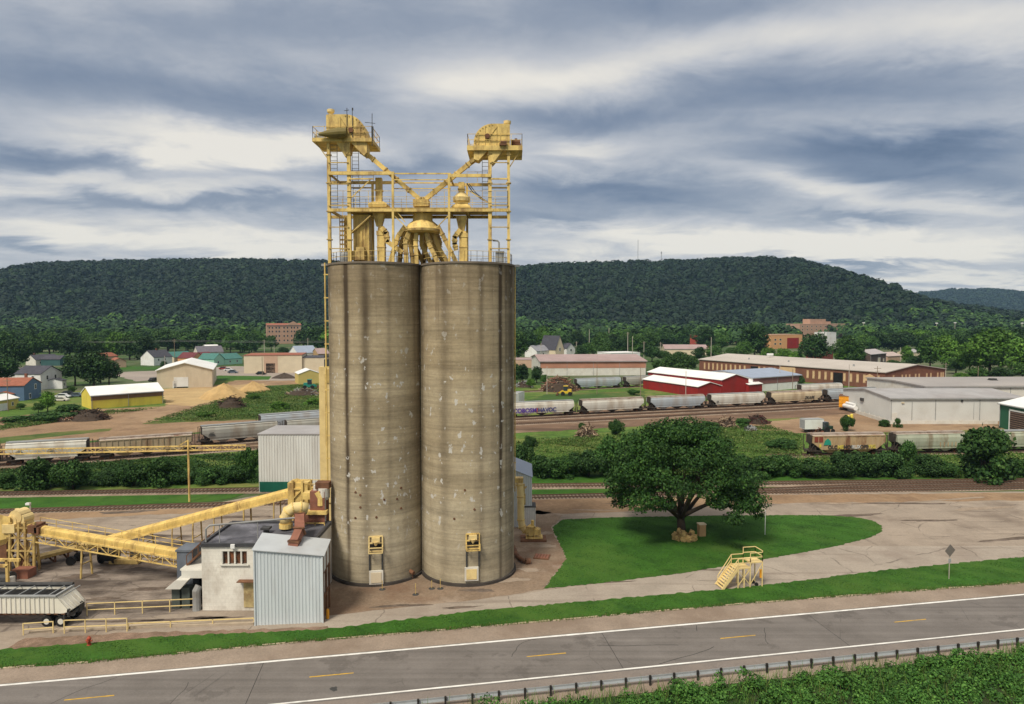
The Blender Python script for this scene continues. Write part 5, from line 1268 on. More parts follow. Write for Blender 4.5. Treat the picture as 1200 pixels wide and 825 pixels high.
# gantry beam on a pole
o = g(222, 588)
gt = thing('gantry_frame', 'tall thin yellow pole carrying a long level lattice beam in front of the rail cars', 'gantry', o)
zt_ = at(222, 517, o.y).z
MB(o).tube([o, V((o.x, o.y, zt_))], .16, 10).build('pole', M['yellow'], gt)
bm = MB(o); a_, b_ = at(-220, 531, o.y), at(288, 521.5, o.y); a2, b2 = at(-220, 536.5, o.y), at(288, 526.5, o.y)
bm.bar(a_, b_, .16, .2).bar(a2, b2, .16, .2)
for k in range(53):
    p, q = a_.lerp(b_, k / 52), a2.lerp(b2, k / 52); bm.bar(p, q, .06)
    if k < 52: bm.bar(p if k % 2 else q, (a2.lerp(b2, (k + 1) / 52) if k % 2 else a_.lerp(b_, (k + 1) / 52)), .06)
bm.build('lattice_beam', M['yellow'], gt)
MB(o).bar(at(210, 522, o.y), at(221, 515.5, o.y), .14).build('brace', M['yellow'], gt)
MB(o).tube([V((at(-200, 560, o.y).x, o.y, 0)), V((at(-200, 530, o.y).x, o.y, at(-200, 530, o.y).z))], .16, 10).build('pole', M['yellow'], gt)
o = g(36, 607)
lp = thing('yard_lamp', 'short pale lamp post with a drooping head behind the receiving tower', 'lamp', o)
MB(o).tube([o, V((o.x, o.y, at(36, 590, o.y).z))], .09, 8).tube([at(36, 590, o.y), at(35, 589, o.y), at(33, 590, o.y)], .07, 8).build('post', M['wood_pale'], lp)
MB(o).box(at(33, 590.5, o.y), (.6, .4, .3)).build('lamp_head', M['white'], lp)

# ------------------------------------------------------------------ trailer
o = g(50, 735)
tr = thing('grain_trailer', 'long off-white ribbed hopper trailer with an open top parked by the low yard rails', 'trailer', o)
yN, yFr = o.y, o.y + 2.5
xr = at(77.5, 720, yN).x; xl = xr - 12.2
zb_, zt_ = at(60, 719, yN).z, at(60, 699, yN).z
xe = at(82, 706, yN).x
bm = MB(o)
# body: near and far walls with a sloping tail, open on top
prof = [(xl, zb_), (xr - .3, zb_), (xe - .1, zb_ + .2), (xr - .9, zt_), (xl, zt_)]
for y_ in (yN, yFr): bm.prism([(x_, y_, z_) for x_, z_ in prof], (0, .07, 0))
bm.box(((xl + xr) / 2, (yN + yFr) / 2, zb_ + .35), (xr - xl - .6, yFr - yN, .08))
bm.add([(xe - .1, yN, zb_ + .2), (xe - .1, yFr + .07, zb_ + .2), (xr - .9, yFr + .07, zt_), (xr - .9, yN, zt_), (xe - .18, yN, zb_ + .2), (xe - .18, yFr + .07, zb_ + .2), (xr - .98, yFr + .07, zt_), (xr - .98, yN, zt_)], [(0, 1, 2, 3), (7, 6, 5, 4), (0, 4, 5, 1), (3, 2, 6, 7)])
bm.build('body', mat('dusty_white_trailer', (.70, .67, .57), .5, .06, .8, dirt=(.36, .28, .18), dirt_amt=.5, dirt_scale=.5, stretch=(1, 1, .4)), tr)
rm = MB(o)
for k in range(26):
    x_ = xl + .25 + k * .45
    if x_ < xr - .9: rm.box((x_, yN - .03, (zb_ + zt_) / 2), (.09, .07, zt_ - zb_ - .1))
for k in range(4):
    y_ = yN + .35 + k * .6; rm.bar((xe - .07, y_, zb_ + .3), (xr - .88, y_, zt_ - .1), .09, .07, (1, 0, 0))
rm.build('ribs', M['offwhite'], tr)
tm = MB(o)
for y_ in (yN - .03, yFr + .08): tm.bar((xl, y_, zt_ + .06), (xr - .85, y_, zt_ + .06), .2, .16)
tm.bar((xr - .9, yN, zt_ + .06), (xr - .9, yFr, zt_ + .06), .2, .18)
for k in range(9): x_ = xl + .4 + k * 1.45; tm.bar((x_, yN, zt_ + .08), (x_, yFr, zt_ + .08), .08)
tm.build('top_rail', M['grey_metal'], tr)
tp = MB(o); tp.tube([(xl, yFr + .05, zt_ + .2), (xr - .9, yFr + .05, zt_ + .2)], .2, 8); tp.build('rolled_tarp', M['dark_metal'], tr)
MB(o).box(((xl + xr) / 2 - .4, (yN + yFr) / 2 + .03, zt_ - .3), (xr - xl - 1.0, yFr - yN - .1, .04)).build('interior_shade_sheet', M['dark_void'], tr)  # near-black sheet below the rim, standing in for the shaded interior
sk = MB(o)
for k in range(18): sk.box((xl + .4 + k * .68, yN - .05, zb_ - .02), (.36, .05, .09))
sk.bar((xl, yN + .5, zb_ - .2), (xr, yN + .5, zb_ - .2), .14, .3).bar((xl, yFr - .5, zb_ - .2), (xr, yFr - .5, zb_ - .2), .14, .3)
sk.build('chassis', M['rust'], tr)
for x_ in (at(54, 727, yN).x, at(70.5, 727, yN).x):
    for y_ in (yN + .05, yFr - .65):
        wh = MB(o).tube([(x_, y_, .52), (x_, y_ + .6, .52)], .52, 20).build('wheel', M['black'], tr)
        MB(o).tube([(x_, y_ - .03, .52), (x_, y_ + .1, .52)], .27, 14).build('hub', M['offwhite'], wh)
fd = MB(o); fd.box((xr - .2, yN + .2, zb_ - .5), (.1, .5, .9)).box((xr + .1, (yN + yFr) / 2, zb_ - .25), (.2, 2.2, .3)).bar((xe - .25, yN + .1, zb_ - .1), (xe - .2, yN + .1, zb_ + .4), .2).box((xe - .3, yFr - .5, zb_ - .1), (.3, .8, .9)); fd.build('tail_gear', M['dark_metal'], tr)
fd = MB(o); fd.loft([(xr - 3.6, yN + .1, zb_ - .02), (xr - .4, yN + .1, zb_ - .02), (xr - .4, yFr - .1, zb_ - .02), (xr - 3.6, yFr - .1, zb_ - .02)], [(xr - 3.3, yN + .1, zb_ - .12), (xr - .6, yN + .1, zb_ - .12), (xr - .6, yFr - .1, zb_ - .12), (xr - 3.3, yFr - .1, zb_ - .12)]); fd.build('mudguard', M['dark_metal'], tr)

# ------------------------------------------------------------------ yard rails, hydrant, bollards
def yard_rail(label, px, h, r=.036, rails=(1, .5), posts=None):
    pts = [g(*p) for p in px]; o = pts[0]
    t = thing('guard_rail', label, 'railing', o, group='pale pipe rails in the yard')
    rm = MB(o)
    for p, q in zip(pts, pts[1:]):
        for k in rails: rm.bar(p + V((0, 0, h * k)), q + V((0, 0, h * k)), r * 2)
    rm.build('rail', M['yellow_pale'], t)
    for p, q in zip(pts, pts[1:]):
        L = (q - p).length; n_ = max(1, round(L / (posts or 2.2)))
        for i in range(n_ + 1):
            if p is not pts[0] and i == 0: continue
            e = p.lerp(q, i / n_); MB(o).bar(e, e + V((0, 0, h + r)), r * 2.2).build('post', M['yellow_pale'], t)
yard_rail('short two-post pipe rail nearest the trailer wheels', [(27.5, 744.5), (62.5, 742)], 1.1)
yard_rail('long low pipe rail in front of the rubble strip', [(75.5, 742.5), (149, 740)], 1.25, posts=1.6)
yard_rail('pipe rail crossing the yard before the loading bay', [(102, 722), (231, 716)], 1.25, posts=2.4)
yard_rail('pipe rail along the concrete kerb, reaching the silver shed', [(150, 737.5), (298, 731)], .55, .045, (1,), 4.5)
o = g(104.5, 756.5)
hy = thing('fire_hydrant', 'faded red fire hydrant at the edge of the verge by the rubble', 'hydrant', o)
MB().lathe((0, 0, 0), [(.19, 0), (.19, .08), (.14, .1), (.14, .58), (.19, .6), (.19, .66), (.15, .74), (.07, .82), (.04, .88), (.001, .89)], 14).build('barrel', M['hydrant'], hy)
MB().tube([(-.28, 0, .45), (.28, 0, .45)], .075, 8).tube([(0, -.26, .42), (0, 0, .42)], .095, 8).build('nozzle', M['hydrant'], hy)
hy.scale = (1, 1, 1)
for x_, y_, h_, lab in ((448, 691, 1.0, 'thin pale stake standing in the dirt below the silo with two streaks'), (487, 697, 1.2, 'taller pale stake standing in the dirt between the silos'), (506, 690, .9, 'short thin stake just beyond the crease of the silos'), (516, 690, 1.1, 'thin stake below the other silo wall')):
    o = g(x_, y_); t = thing('marker_stake', lab, 'stake', o, group='stakes in the dirt before the silos')
    MB().bar((0, 0, 0), (0, 0, h_), .07).build('shaft', M['yellow_rust'], t)
    MB().lathe((0, 0, 0), [(.35, 0), (.35, .05), (.1, .1), (.01, .1)], 10).build('foot', M['dark_metal'], t)
o = g(384, 725); t = thing('marker_post', 'stubby orange-yellow post at the corner of the silver shed', 'post', o)
MB().lathe((0, 0, 0), [(.16, 0), (.16, .85), (.1, .95), (.001, .95)], 12).build('shaft', M['orange'], t)

# ------------------------------------------------------------------ loading stair
A5 = g(851, 691); B5 = g(893, 687.5)
stp = thing('loading_stair', 'pale yellow loading platform with stairs and handrails on the concrete drive', 'stairs', A5)
dx = (B5 - A5).normalized(); dy = V((-dx.y, dx.x, 0)); up = V((0, 0, 1)); Wd = 1.5
o = A5; L = (B5 - A5).length
s0, s1 = .18 * L, .66 * L   # foot of flight lies before A5
h1 = at(872, 667, A5.y).z; h2 = at(888, 661, A5.y).z
foot = A5 - dx * .45; topx = A5 + dx * (.42 * L)
sg_ = MB(o)
for k in (0, Wd): sg_.bar(foot + dy * k, topx - dx * .35 + dy * k + up * h1, .1, .26)
sg_.build('stringer', M['yellow_pale'], stp)
tm = MB(o)
for k in range(9):
    e = foot.lerp(topx - dx * .35 + up * h1, (k + .6) / 9.2) + dy * Wd / 2; tm.box(e, (.28, Wd - .1, .05), math.atan2(dx.y, dx.x))
tm.build('treads', M['yellow_pale'], stp)
dm = MB(o); e0, e1, e2 = topx - dx * .4, A5 + dx * s1, A5 + dx * L
def deck(a, b, z, m_):
    r0 = [a + up * z, b + up * z, b + dy * Wd + up * z, a + dy * Wd + up * z]; m_.loft(r0, [p - up * .14 for p in r0])
deck(e0, e1, h1, dm); deck(e1, e2, h2, dm); dm.build('deck', M['yellow_pale'], stp)
for p, h_ in ((e0, h1), (e1, h2), (e2, h2), (e0.lerp(e1, .5), h1)):
    for k in (0, Wd): MB(o).bar(p + dy * k, p + dy * k + up * h_, .1).build('leg', M['yellow_pale'], stp)
bm = MB(o)
for k in (0, Wd):
    bm.bar(e0 + dy * k + up * .3, e1 + dy * k + up * (h1 - .2), .06).bar(e1 + dy * k + up * .3, e2 + dy * k + up * (h2 - .2), .06).bar(e0 + dy * k + up * (h1 - .2), e1 + dy * k + up * .3, .06)
bm.bar(e0, e2, .07).bar(e0 + dy * Wd, e2 + dy * Wd, .07).build('brace', M['yellow_pale'], stp)
rm = MB(o)
for k in (0, Wd):
    a_ = foot + dx * .25 + dy * k; b_ = e0 + dy * k + up * h1
    for q in (1.0, .5): rm.bar(a_ + up * q, b_ + up * q, .07)
    rm.bar(a_ + up * .1, a_ + up * 1.0, .07)
    rm.rail([e0 + dy * k + up * h1, e1 + dy * k + up * h1], 1.0, 1.4, .035, (1, .5))
    rm.rail([e1 + dy * k + up * h2, e2 + dy * k + up * h2], 1.0 if k == 0 else 1.15, 1.6, .035, (1, .5))
rm.rail([e2 + up * h2, e2 + dy * Wd + up * h2], 1.15, 1.5, .035, (1, .5)).build('handrail', M['yellow_pale'], stp)
MB(o).box(e2 + dx * .12 + dy * .4 + up * 1.3, (.3, .25, .9)).build('switch_box', M['orange'], stp)
for k in (.3, 1.0): MB(o).tube([e2 - dx * .5 + dy * k + up * .2 + V((0, -.1, 0)), e2 - dx * .5 + dy * k + up * .2 + V((0, .05, 0))], .2, 12).build('wheel', M['black'], stp)

# road sign from behind
o = g(1112, 679)
sg = thing('road_sign', 'diamond road sign seen from its grey back on the verge', 'sign', o)
zc_ = at(1113, 645, o.y).z
MB().bar((0, 0, 0), (0, 0, zc_ + .6), .07, .05).build('post', M['wood_pale'], sg)
MB().prism([(0, -.05, zc_ - .72), (.72, -.05, zc_), (0, -.05, zc_ + .72), (-.72, -.05, zc_)], (0, .02, 0)).build('sign_plate', mat('sign_back', (.19, .17, .15), .5, .1, 1, metal=.3), sg)
MB().box((0, -.04, zc_ - 1.15), (.35, .03, .45)).build('sub_plate', M['grey_metal'], sg)
sg.rotation_euler = (0, 0, R(14))
# guard rail along the road
GOF = (g(1190, 757.5) - RO).dot(RN); print('rail offset', GOF, (g(660, 814) - RO).dot(RN))
o = rp(0, GOF)
gdr = thing('crash_barrier', 'galvanised crash barrier on dark posts along the road above the brush', 'guardrail', o)
bz = MB(o); s0, s1 = -12.0, 130.0
pr = [(0.0, .42), (.05, .47), (.09, .50), (.09, .54), (.03, .58), (.03, .61), (.09, .65), (.09, .69), (.05, .72), (0, .77), (-.02, .77), (.01, .595), (-.02, .42)]
bz.loft([rp(s0, GOF + a) + V((0, 0, z_)) for a, z_ in pr], [rp(s1, GOF + a) + V((0, 0, z_)) for a, z_ in pr])
bz.build('beam', mat('bright_galvanised_beam', (.44, .475, .50), .5, .08, 1, metal=.2), gdr)
pm_ = None
ps0 = (g(1190, 757) - RO).dot(RU)
k0 = int((s0 - ps0) / 2.03)
lead = None
for k in range(k0, 45):
    s_ = ps0 + k * 2.03
    if s_ > s1 or s_ < s0: continue
    if lead is None:
        mb_ = MB().box((0, -.12, .34), (.14, .14, 1.02)).box((0, -.02, .6), (.14, .08, .34)).box((.02, .11, .68), (.06, .02, .1))
        lead = mb_.build('post', mat('tarred_timber_post', (.03, .027, .024), .9, .3, 2), gdr); c_ = lead
    else:
        c_ = lead.copy(); COL.objects.link(c_)
    c_.location = rp(s_, GOF) - o; c_.rotation_euler = (0, 0, math.atan2(RU.y, RU.x))
# slim pole on the lawn and tan box
o = g(896.5, 627)
t = thing('lawn_pole', 'thin white marker pole standing alone on the oval lawn', 'pole', o)
MB().tube([(0, 0, 0), (0, 0, 3.3)], .05, 8).lathe((0, 0, 3.3), [(.07, 0), (.07, .06), (.001, .1)], 8).build('shaft', M['white'], t)
o = g(822, 628)
t = thing('utility_box', 'tan utility box with a pale top standing at the tree on the lawn', 'utility box', o, R(8))
MB().box((0, 0, .8), (.9, .8, 1.6)).build('box_body', mat('tan_cabinet', (.42, .27, .13), .7, .1, 1), t)
MB().box((0, 0, 1.66), (1.0, .9, .12)).build('box_lid', M['cream'], t)
MB().box((0, -.41, .8), (.74, .04, 1.3)).build('box_door', mat('tan_cabinet', (.42, .27, .13), .7, .1, 1), t)
# ------------------------------------------------------------------ freight cars
rail_cols = dict(
    white=mat('white_car_paint', (.58, .56, .50), .6, .06, .4, dirt=(.34, .26, .18), dirt_amt=.6, dirt_scale=.35, stretch=(1, 1, .25)),
    cream=mat('cream_car_paint', (.56, .47, .32), .65, .08, .4, dirt=(.30, .20, .12), dirt_amt=.6, dirt_scale=.35, stretch=(1, 1, .25)),
    grey=mat('grey_car_paint', (.36, .35, .31), .65, .08, .4, dirt=(.22, .16, .11), dirt_amt=.6, dirt_scale=.35, stretch=(1, 1, .25)),
    tan=mat('tan_car_paint', (.40, .31, .20), .7, .1, .5, dirt=(.20, .11, .06), dirt_amt=.8, dirt_scale=.45, stretch=(1, 1, .25)),
    rusty=mat('rust_streaked_car_paint', (.42, .30, .17), .75, .12, .5, dirt=(.17, .07, .035), dirt_amt=.95, dirt_scale=.5, stretch=(1, 1, .3)),
    blue=mat('pale_blue_car_paint', (.38, .42, .45), .6, .06, .4, dirt=(.3, .24, .18), dirt_amt=.5, dirt_scale=.35, stretch=(1, 1, .25)),
    offgreen=mat('grey_green_car_paint', (.36, .38, .29), .7, .1, .4, dirt=(.18, .12, .07), dirt_amt=.75, dirt_scale=.5, stretch=(1, 1, .25)))
under_m = mat('rail_car_underframe', (.05, .038, .03), .85, .3, 1)
roof_rust = mat('rust_stained_car_roof', (.36, .30, .25), .8, .15, .5, dirt=(.15, .06, .03), dirt_amt=.9, dirt_scale=.5)
def hopper_car(label, pa, pb, col, ribbed=False, roof=None, H=4.65, group='covered hopper cars in the rail yard', marks=None, zb=0.42):
    A, B = g(*pa), g(*pb); d = B - A; L = d.length - .5; rz = math.atan2(d.y, d.x)
    t = thing('hopper_car', label, 'rail car', (A + B) / 2 + V((0, 0, zb)), rz, group)
    m_ = rail_cols[col]; W = 3.1; h = L / 2
    H = H - zb
    bm = MB()
    prof = [(-h + 2.7, 1.05), (h - 2.7, 1.05), (h - .75, 2.5), (h - .75, H - .3), (-h + .75, H - .3), (-h + .75, 2.5)]
    if ribbed:
        bm.prism([(x_, -W / 2, z_) for x_, z_ in prof], (0, W, 0))
    else:
        # rounded sides: three slices bulging outwards
        ys = [(1.05, .9), (1.6, 1.0), (2.5, 1.06), (3.3, 1.04), (H - .3, .88)]
        rings = []
        for z_, k in ys:
            ex = h - .75 if z_ >= 2.5 else h - 2.7 + (z_ - 1.05) / 1.45 * 1.95
            rings.append([(-ex, -W / 2 * k, z_), (ex, -W / 2 * k, z_), (ex, W / 2 * k, z_), (-ex, W / 2 * k, z_)])
        for r0, r1 in zip(rings, rings[1:]):
            n0 = len(bm.v); bm.v.extend(r0 + r1); bm.f.extend([(n0 + i, n0 + (i + 1) % 4, n0 + 4 + (i + 1) % 4, n0 + 4 + i) for i in range(4)])
        bm.face(rings[0][::-1]); bm.face(rings[-1])
    bm.build('body', m_, t)
    rf = MB(); rw = W / 2 * (1.0 if ribbed else .9)
    arc = [(-rw, H - .3), (-rw * .55, H - .08), (0, H), (rw * .55, H - .08), (rw, H - .3)]
    rf.loft([(-h + .72, y_, z_) for y_, z_ in arc], [(h - .72, y_, z_) for y_, z_ in arc])
    rfo = rf.build('roof', roof or m_, t)
    rf = MB(); rf.box((0, 0, H + .08), (L - 1, .55, .06))
    for s_ in (-1, 1): rf.box((0, s_ * .75, H + .04), (L - 1.4, .35, .1))
    for k in range(6): rf.box((-h + 1.6 + (L - 3.2) * k / 5, 0, H + .03), (.1, 2.4, .06))
    rf.build('running_board', M['grey_metal'] if not roof else roof_rust, rfo)
    if ribbed:
        rb = MB(); n_ = int(L / 1.15)
        for s_ in (-1, 1):
            for k in range(n_ + 1):
                x_ = -h + .85 + (L - 1.7) * k / n_; zl = 1.1 if abs(x_) < h - 2.7 else 1.1 + (abs(x_) - h + 2.7) * .74
                rb.box((x_, s_ * (W / 2 + .05), (zl + H - .3) / 2), (.12, .12, H - .3 - zl))
            rb.box((0, s_ * (W / 2 + .04), H - .36), (L - 1.5, .14, .16))
        rb.build('side_ribs', m_, t)
    else:
        rb = MB()
        for s_ in (-1, 1): rb.box((0, s_ * W / 2 * .9, H - .34), (L - 1.5, .1, .14)); rb.box((0, s_ * W / 2 * .93, 1.02), (L - 4.6, .12, .18))
        rb.build('side_sill', m_, t)
    for k in (-1, 0, 1):
        hm = MB(); x_ = k * (L - 6.4) / 3; q = (L - 6.4) / 6 * .94
        hm.loft([(x_ - q, -1.35, 1.05), (x_ + q, -1.35, 1.05), (x_ + q, 1.35, 1.05), (x_ - q, 1.35, 1.05)], [(x_ - .4, -.7, .18), (x_ + .4, -.7, .18), (x_ + .4, .7, .18), (x_ - .4, .7, .18)])
        hm.build('hopper_bay', m_ if k else under_m, t)
    for s_ in (-1, 1):
        em = MB()
        em.box((s_ * (h - 1.4), 0, .78), (2.8, 2.7, .22)).bar((s_ * (h - .6), 0, 1.0), (s_ * (h - 2.0), 0, 1.0), .5)
        for y_ in (-1.45, -1.0, 1.0, 1.45): em.bar((s_ * (h - .15), y_, .8), (s_ * (h - .15), y_, H - .35 if abs(y_) > 1.2 else 1.9), .12)
        for k in range(7): em.bar((s_ * (h - .15), -1.45, 1.2 + k * .42), (s_ * (h - .15), -1.0, 1.2 + k * .42), .06)
        em.bar((s_ * (h - .15), -1.45, H - .4), (s_ * (h - .75), -1.45, H - .4), .08).bar((s_ * (h - .15), 1.45, H - .4), (s_ * (h - .75), 1.45, H - .4), .08)
        em.bar((s_ * (h - .2), -1.4, .9), (s_ * (h - 1.3), -1.4, 2.5), .12).bar((s_ * (h + .02), 0, .6), (s_ * (h + .4), 0, .6), .3)
        em.add([(s_ * (h - 2.62), -1.3, .95), (s_ * (h - 2.62), 1.3, .95), (s_ * (h - .72), 1.3, 2.5), (s_ * (h - .72), -1.3, 2.5), (s_ * (h - 2.5), -1.3, .9), (s_ * (h - 2.5), 1.3, .9), (s_ * (h - .6), 1.3, 2.46), (s_ * (h - .6), -1.3, 2.46)], [(0, 1, 2, 3), (7, 6, 5, 4), (0, 3, 7, 4), (1, 5, 6, 2)]); em.box((s_ * (h - 1.5), 0, 1.6), (.3, 2.4, 1.5)).box((s_ * (h - .66), 0, 3.2), (.1, 2.2, 1.8))
        em.build('end_platform', under_m, t)
    for s_ in (-1, 1):
        bg_ = MB()
        for y_ in (-1.05, 1.05): bg_.box((s_ * (h - 1.9), y_, .42), (2.2, .18, .3)); bg_.box((s_ * (h - 1.9), y_, .25), (.8, .2, .3))
        bg_.box((s_ * (h - 1.9), 0, .5), (.5, 2.1, .25)); bo_ = bg_.build('bogie', under_m, t)
        for k in (-.88, .88):
            wm_ = MB()
            for y_ in (-.75, .75): wm_.tube([(s_ * (h - 1.9) + k, y_ - .06, .2), (s_ * (h - 1.9) + k, y_ + .06, .2)], .44, 14)
            wm_.bar((s_ * (h - 1.9) + k, -.75, .2), (s_ * (h - 1.9) + k, .75, .2), .14); wm_.build('wheelset', M['rust'], bo_)
    if marks: marks(t, L, W, H)
    return t
def text_part(s_, size, x_, y_, z_, m_, par, name='lettering', rx=PI / 2, ext=.015, off=0.0, shear=0.0):
    c = bpy.data.curves.new(name, 'FONT'); c.body = s_; c.size = size; c.extrude = ext; c.align_x = 'CENTER'; c.align_y = 'CENTER'; c.offset = off; c.shear = shear
    tmp = bpy.data.objects.new(name, c)
    dg = bpy.context.evaluated_depsgraph_get()
    COL.objects.link(tmp); bpy.context.view_layer.update()
    me = bpy.data.meshes.new_from_object(tmp.evaluated_get(bpy.context.evaluated_depsgraph_get())); bpy.data.objects.remove(tmp)
    me.name = name; me.materials.clear(); me.materials.append(m_)
    o = bpy.data.objects.new(name, me); COL.objects.link(o); o.parent = par; o.location = (x_, y_, z_); o.rotation_euler = (rx, 0, 0)
    return o
ink = {k: mat('spray_paint_' + k, c_, .7, .1, 2) for k, c_ in dict(purple=(.10, .05, .30), navy=(.04, .05, .20), red=(.35, .03, .05), teal=(.02, .26, .18), pale=(.6, .6, .58), black=(.03, .03, .03), yellow=(.6, .5, .08), maroon=(.22, .05, .03)).items()}
def mark_graffiti(t, L, W, H):
    text_part('COBOSM', 1.75, -L / 2 + 5.4, -W / 2 * 1.06 - .03, 1.75, ink['purple'], t, 'spray_lettering', off=.05)
    text_part('?', 1.7, -L / 2 + 9.2, -W / 2 * 1.06 - .03, 1.75, ink['red'], t, 'spray_lettering', off=.05)
    text_part('HAVOC', 1.65, -L / 2 + 12.4, -W / 2 * 1.06 - .03, 1.75, ink['navy'], t, 'spray_lettering', off=.04)
def plate(x0, x1, z0, z1, m_, t, W, name='paint_patch'):
    MB().box(((x0 + x1) / 2, -W / 2 - .06, (z0 + z1) / 2), (x1 - x0, .02, z1 - z0)).build(name, m_, t)
def mark_rusty(t, L, W, H):
    plate(-L / 2 + 1.0, -L / 2 + 3.0, 2.7, 3.9, ink['maroon'], t, W)
    MB().prism([(-L / 2 + 3.0, -W / 2 - .14, 2.1), (-L / 2 + 4.7, -W / 2 - .14, 2.1), (-L / 2 + 4.5, -W / 2 - .14, 3.0), (-L / 2 + 3.9, -W / 2 - .14, 3.5), (-L / 2 + 3.3, -W / 2 - .14, 3.0)], (0, .05, 0)).build('green_emblem', ink['teal'], t)
    plate(-L / 2 + 2.1, -L / 2 + 2.5, 1.6, 2.3, ink['yellow'], t, W, 'yellow_plate')
    for k, (s_, c_) in enumerate((('OLC', 'black'), ('ME', 'yellow'), ('HOE', 'black'), ('RUX', 'pale'), ('OPE', 'black'), ('YIG', 'yellow'))):
        text_part(s_, 1.05, -L / 2 + 5.0 + k * 1.75, -W / 2 - .14, 1.6, ink[c_], t, 'spray_lettering', off=.03)
def mark_rusty2(t, L, W, H):
    plate(-L / 2 + 3.0, -L / 2 + 4.2, 2.2, 3.1, ink['teal'], t, W, 'green_emblem')
    plate(-L / 2 + 2.0, -L / 2 + 2.35, 1.5, 2.2, ink['yellow'], t, W, 'yellow_plate')
    for k in range(5): plate(L / 2 - 7 + k * .9, L / 2 - 6.8 + k * .9, 1.3, 3.2 - .3 * (k % 2), rail_cols['rusty'], t, W, 'rust_streak')
def mark_reporting(xs):
    def f(t, L, W, H):
        for fx in xs:
            for k in range(3): MB().box((fx * L / 2, -W / 2 * 1.06 - .02, 2.0 + k * .32), (1.5 - .3 * k, .02, .14)).build('stencil_line', ink['black'], t)
    return f
def mark_scrawl(s_, fx, c_, sz=1.3):
    def f(t, L, W, H): text_part(s_, sz, fx * L / 2, -W / 2 * 1.06 - .03, 1.75, ink[c_], t, 'spray_lettering', off=.02, shear=.3)
    return f
def rail_line(pts): track('railway_track', [g(*p) for p in pts], 1.9, .12)
rail_line([(-500, 581), (-110, 553), (110, 539.5), (231, 530.5), (420, 517), (560, 508)])
rail_line([(-500, 560), (60, 536.5), (231, 523), (329, 514.5), (420, 507), (592, 493.5)])
rail_line([(540, 493.5), (592, 490.2), (754, 482), (895, 475.5), (1000, 469.5), (1500, 445)])
rail_line([(540, 501), (760, 489.5), (900, 482), (985, 477)])
rail_line([(540, 495.6), (760, 485), (900, 478.6), (985, 474.4)])
rail_line([(540, 462), (672, 457), (790, 451), (984, 464 - 22)])
rail_line([(900, 534.8), (1037, 532.3), (1225, 528), (1700, 518)])
hopper_car('cream smooth-sided hopper car cut off by the picture edge behind the dark bushes', (-108, 553), (1, 546), 'cream')
hopper_car('off-white hopper car with a white roof standing behind two round bushes', (3, 546), (110, 539.5), 'white', marks=mark_reporting((-.6, .1)))
hopper_car('tan ribbed hopper car streaked with rust behind the lattice beam', (111.5, 539.4), (231, 530.5), 'tan', True, roof_rust, 4.5)
hopper_car('long dirty grey smooth hopper car beside the rust-streaked tan one', (231, 523), (329, 514.5), 'grey', marks=mark_reporting((-.7,)))
hopper_car('dirty grey hopper car half hidden by the tall pale sheet building', (330.5, 514.4), (425, 506.5), 'grey', marks=mark_scrawl('SLAAG', -.1, 'pale', 1.5))
hopper_car('pale blue-roofed hopper car on the rear track by the concrete silo', (300, 507.5), (392, 499.5), 'blue')
hopper_car('pale grey hopper car with purple and navy spray lettering along its lower side', (592, 490), (674, 486.3), 'white', marks=mark_graffiti)
hopper_car('clean off-white hopper car coupled next to the spray-lettered one', (677, 486.1), (754.5, 482.1), 'white', roof=roof_rust)
hopper_car('pale grey hopper car in front of the small red barn', (757, 481.9), (826, 478.6), 'blue', roof=roof_rust)
hopper_car('off-white hopper car in front of the gabled red barn', (828, 478.5), (895.5, 475.4), 'white', marks=mark_scrawl('O', -.75, 'black', .9))
hopper_car('tan hopper car with a rusty roof between two off-white ones', (898, 475.2), (961.5, 471.8), 'cream', False, roof_rust, marks=mark_scrawl('ZKAPE', .45, 'black', 1.4))
hopper_car('pale blue-grey hopper car with dark scrawls near the yellow rail car', (964, 471.7), (1026, 468.4), 'blue', marks=mark_scrawl('STC', -.35, 'black', 1.5))
hopper_car('grey hopper car on the back track beside the heap of timber', (672, 457), (727.5, 454.3), 'blue')
hopper_car('grey hopper car on the back track partly hidden by the small red barn', (729.5, 454.2), (790, 451), 'grey', marks=mark_scrawl('OB', -.35, 'black', 1.4))
hopper_car('white-roofed hopper car behind the tan one with the rusty roof', (934, 465), (986, 462.5), 'white')
hopper_car('badly rusted hopper car with spray paint and a green emblem, its open end showing', (943, 534), (1037, 532.3), 'rusty', True, roof_rust, marks=mark_rusty, H=4.75)
hopper_car('rusty grey-green hopper car half covered by a bush, next to the badly rusted one', (1040.5, 532.2), (1131, 530.2), 'offgreen', False, roof_rust, marks=mark_rusty2, H=4.75)
hopper_car('grey-green hopper car showing beyond the big round bush', (1134, 530.1), (1228, 528), 'offgreen')

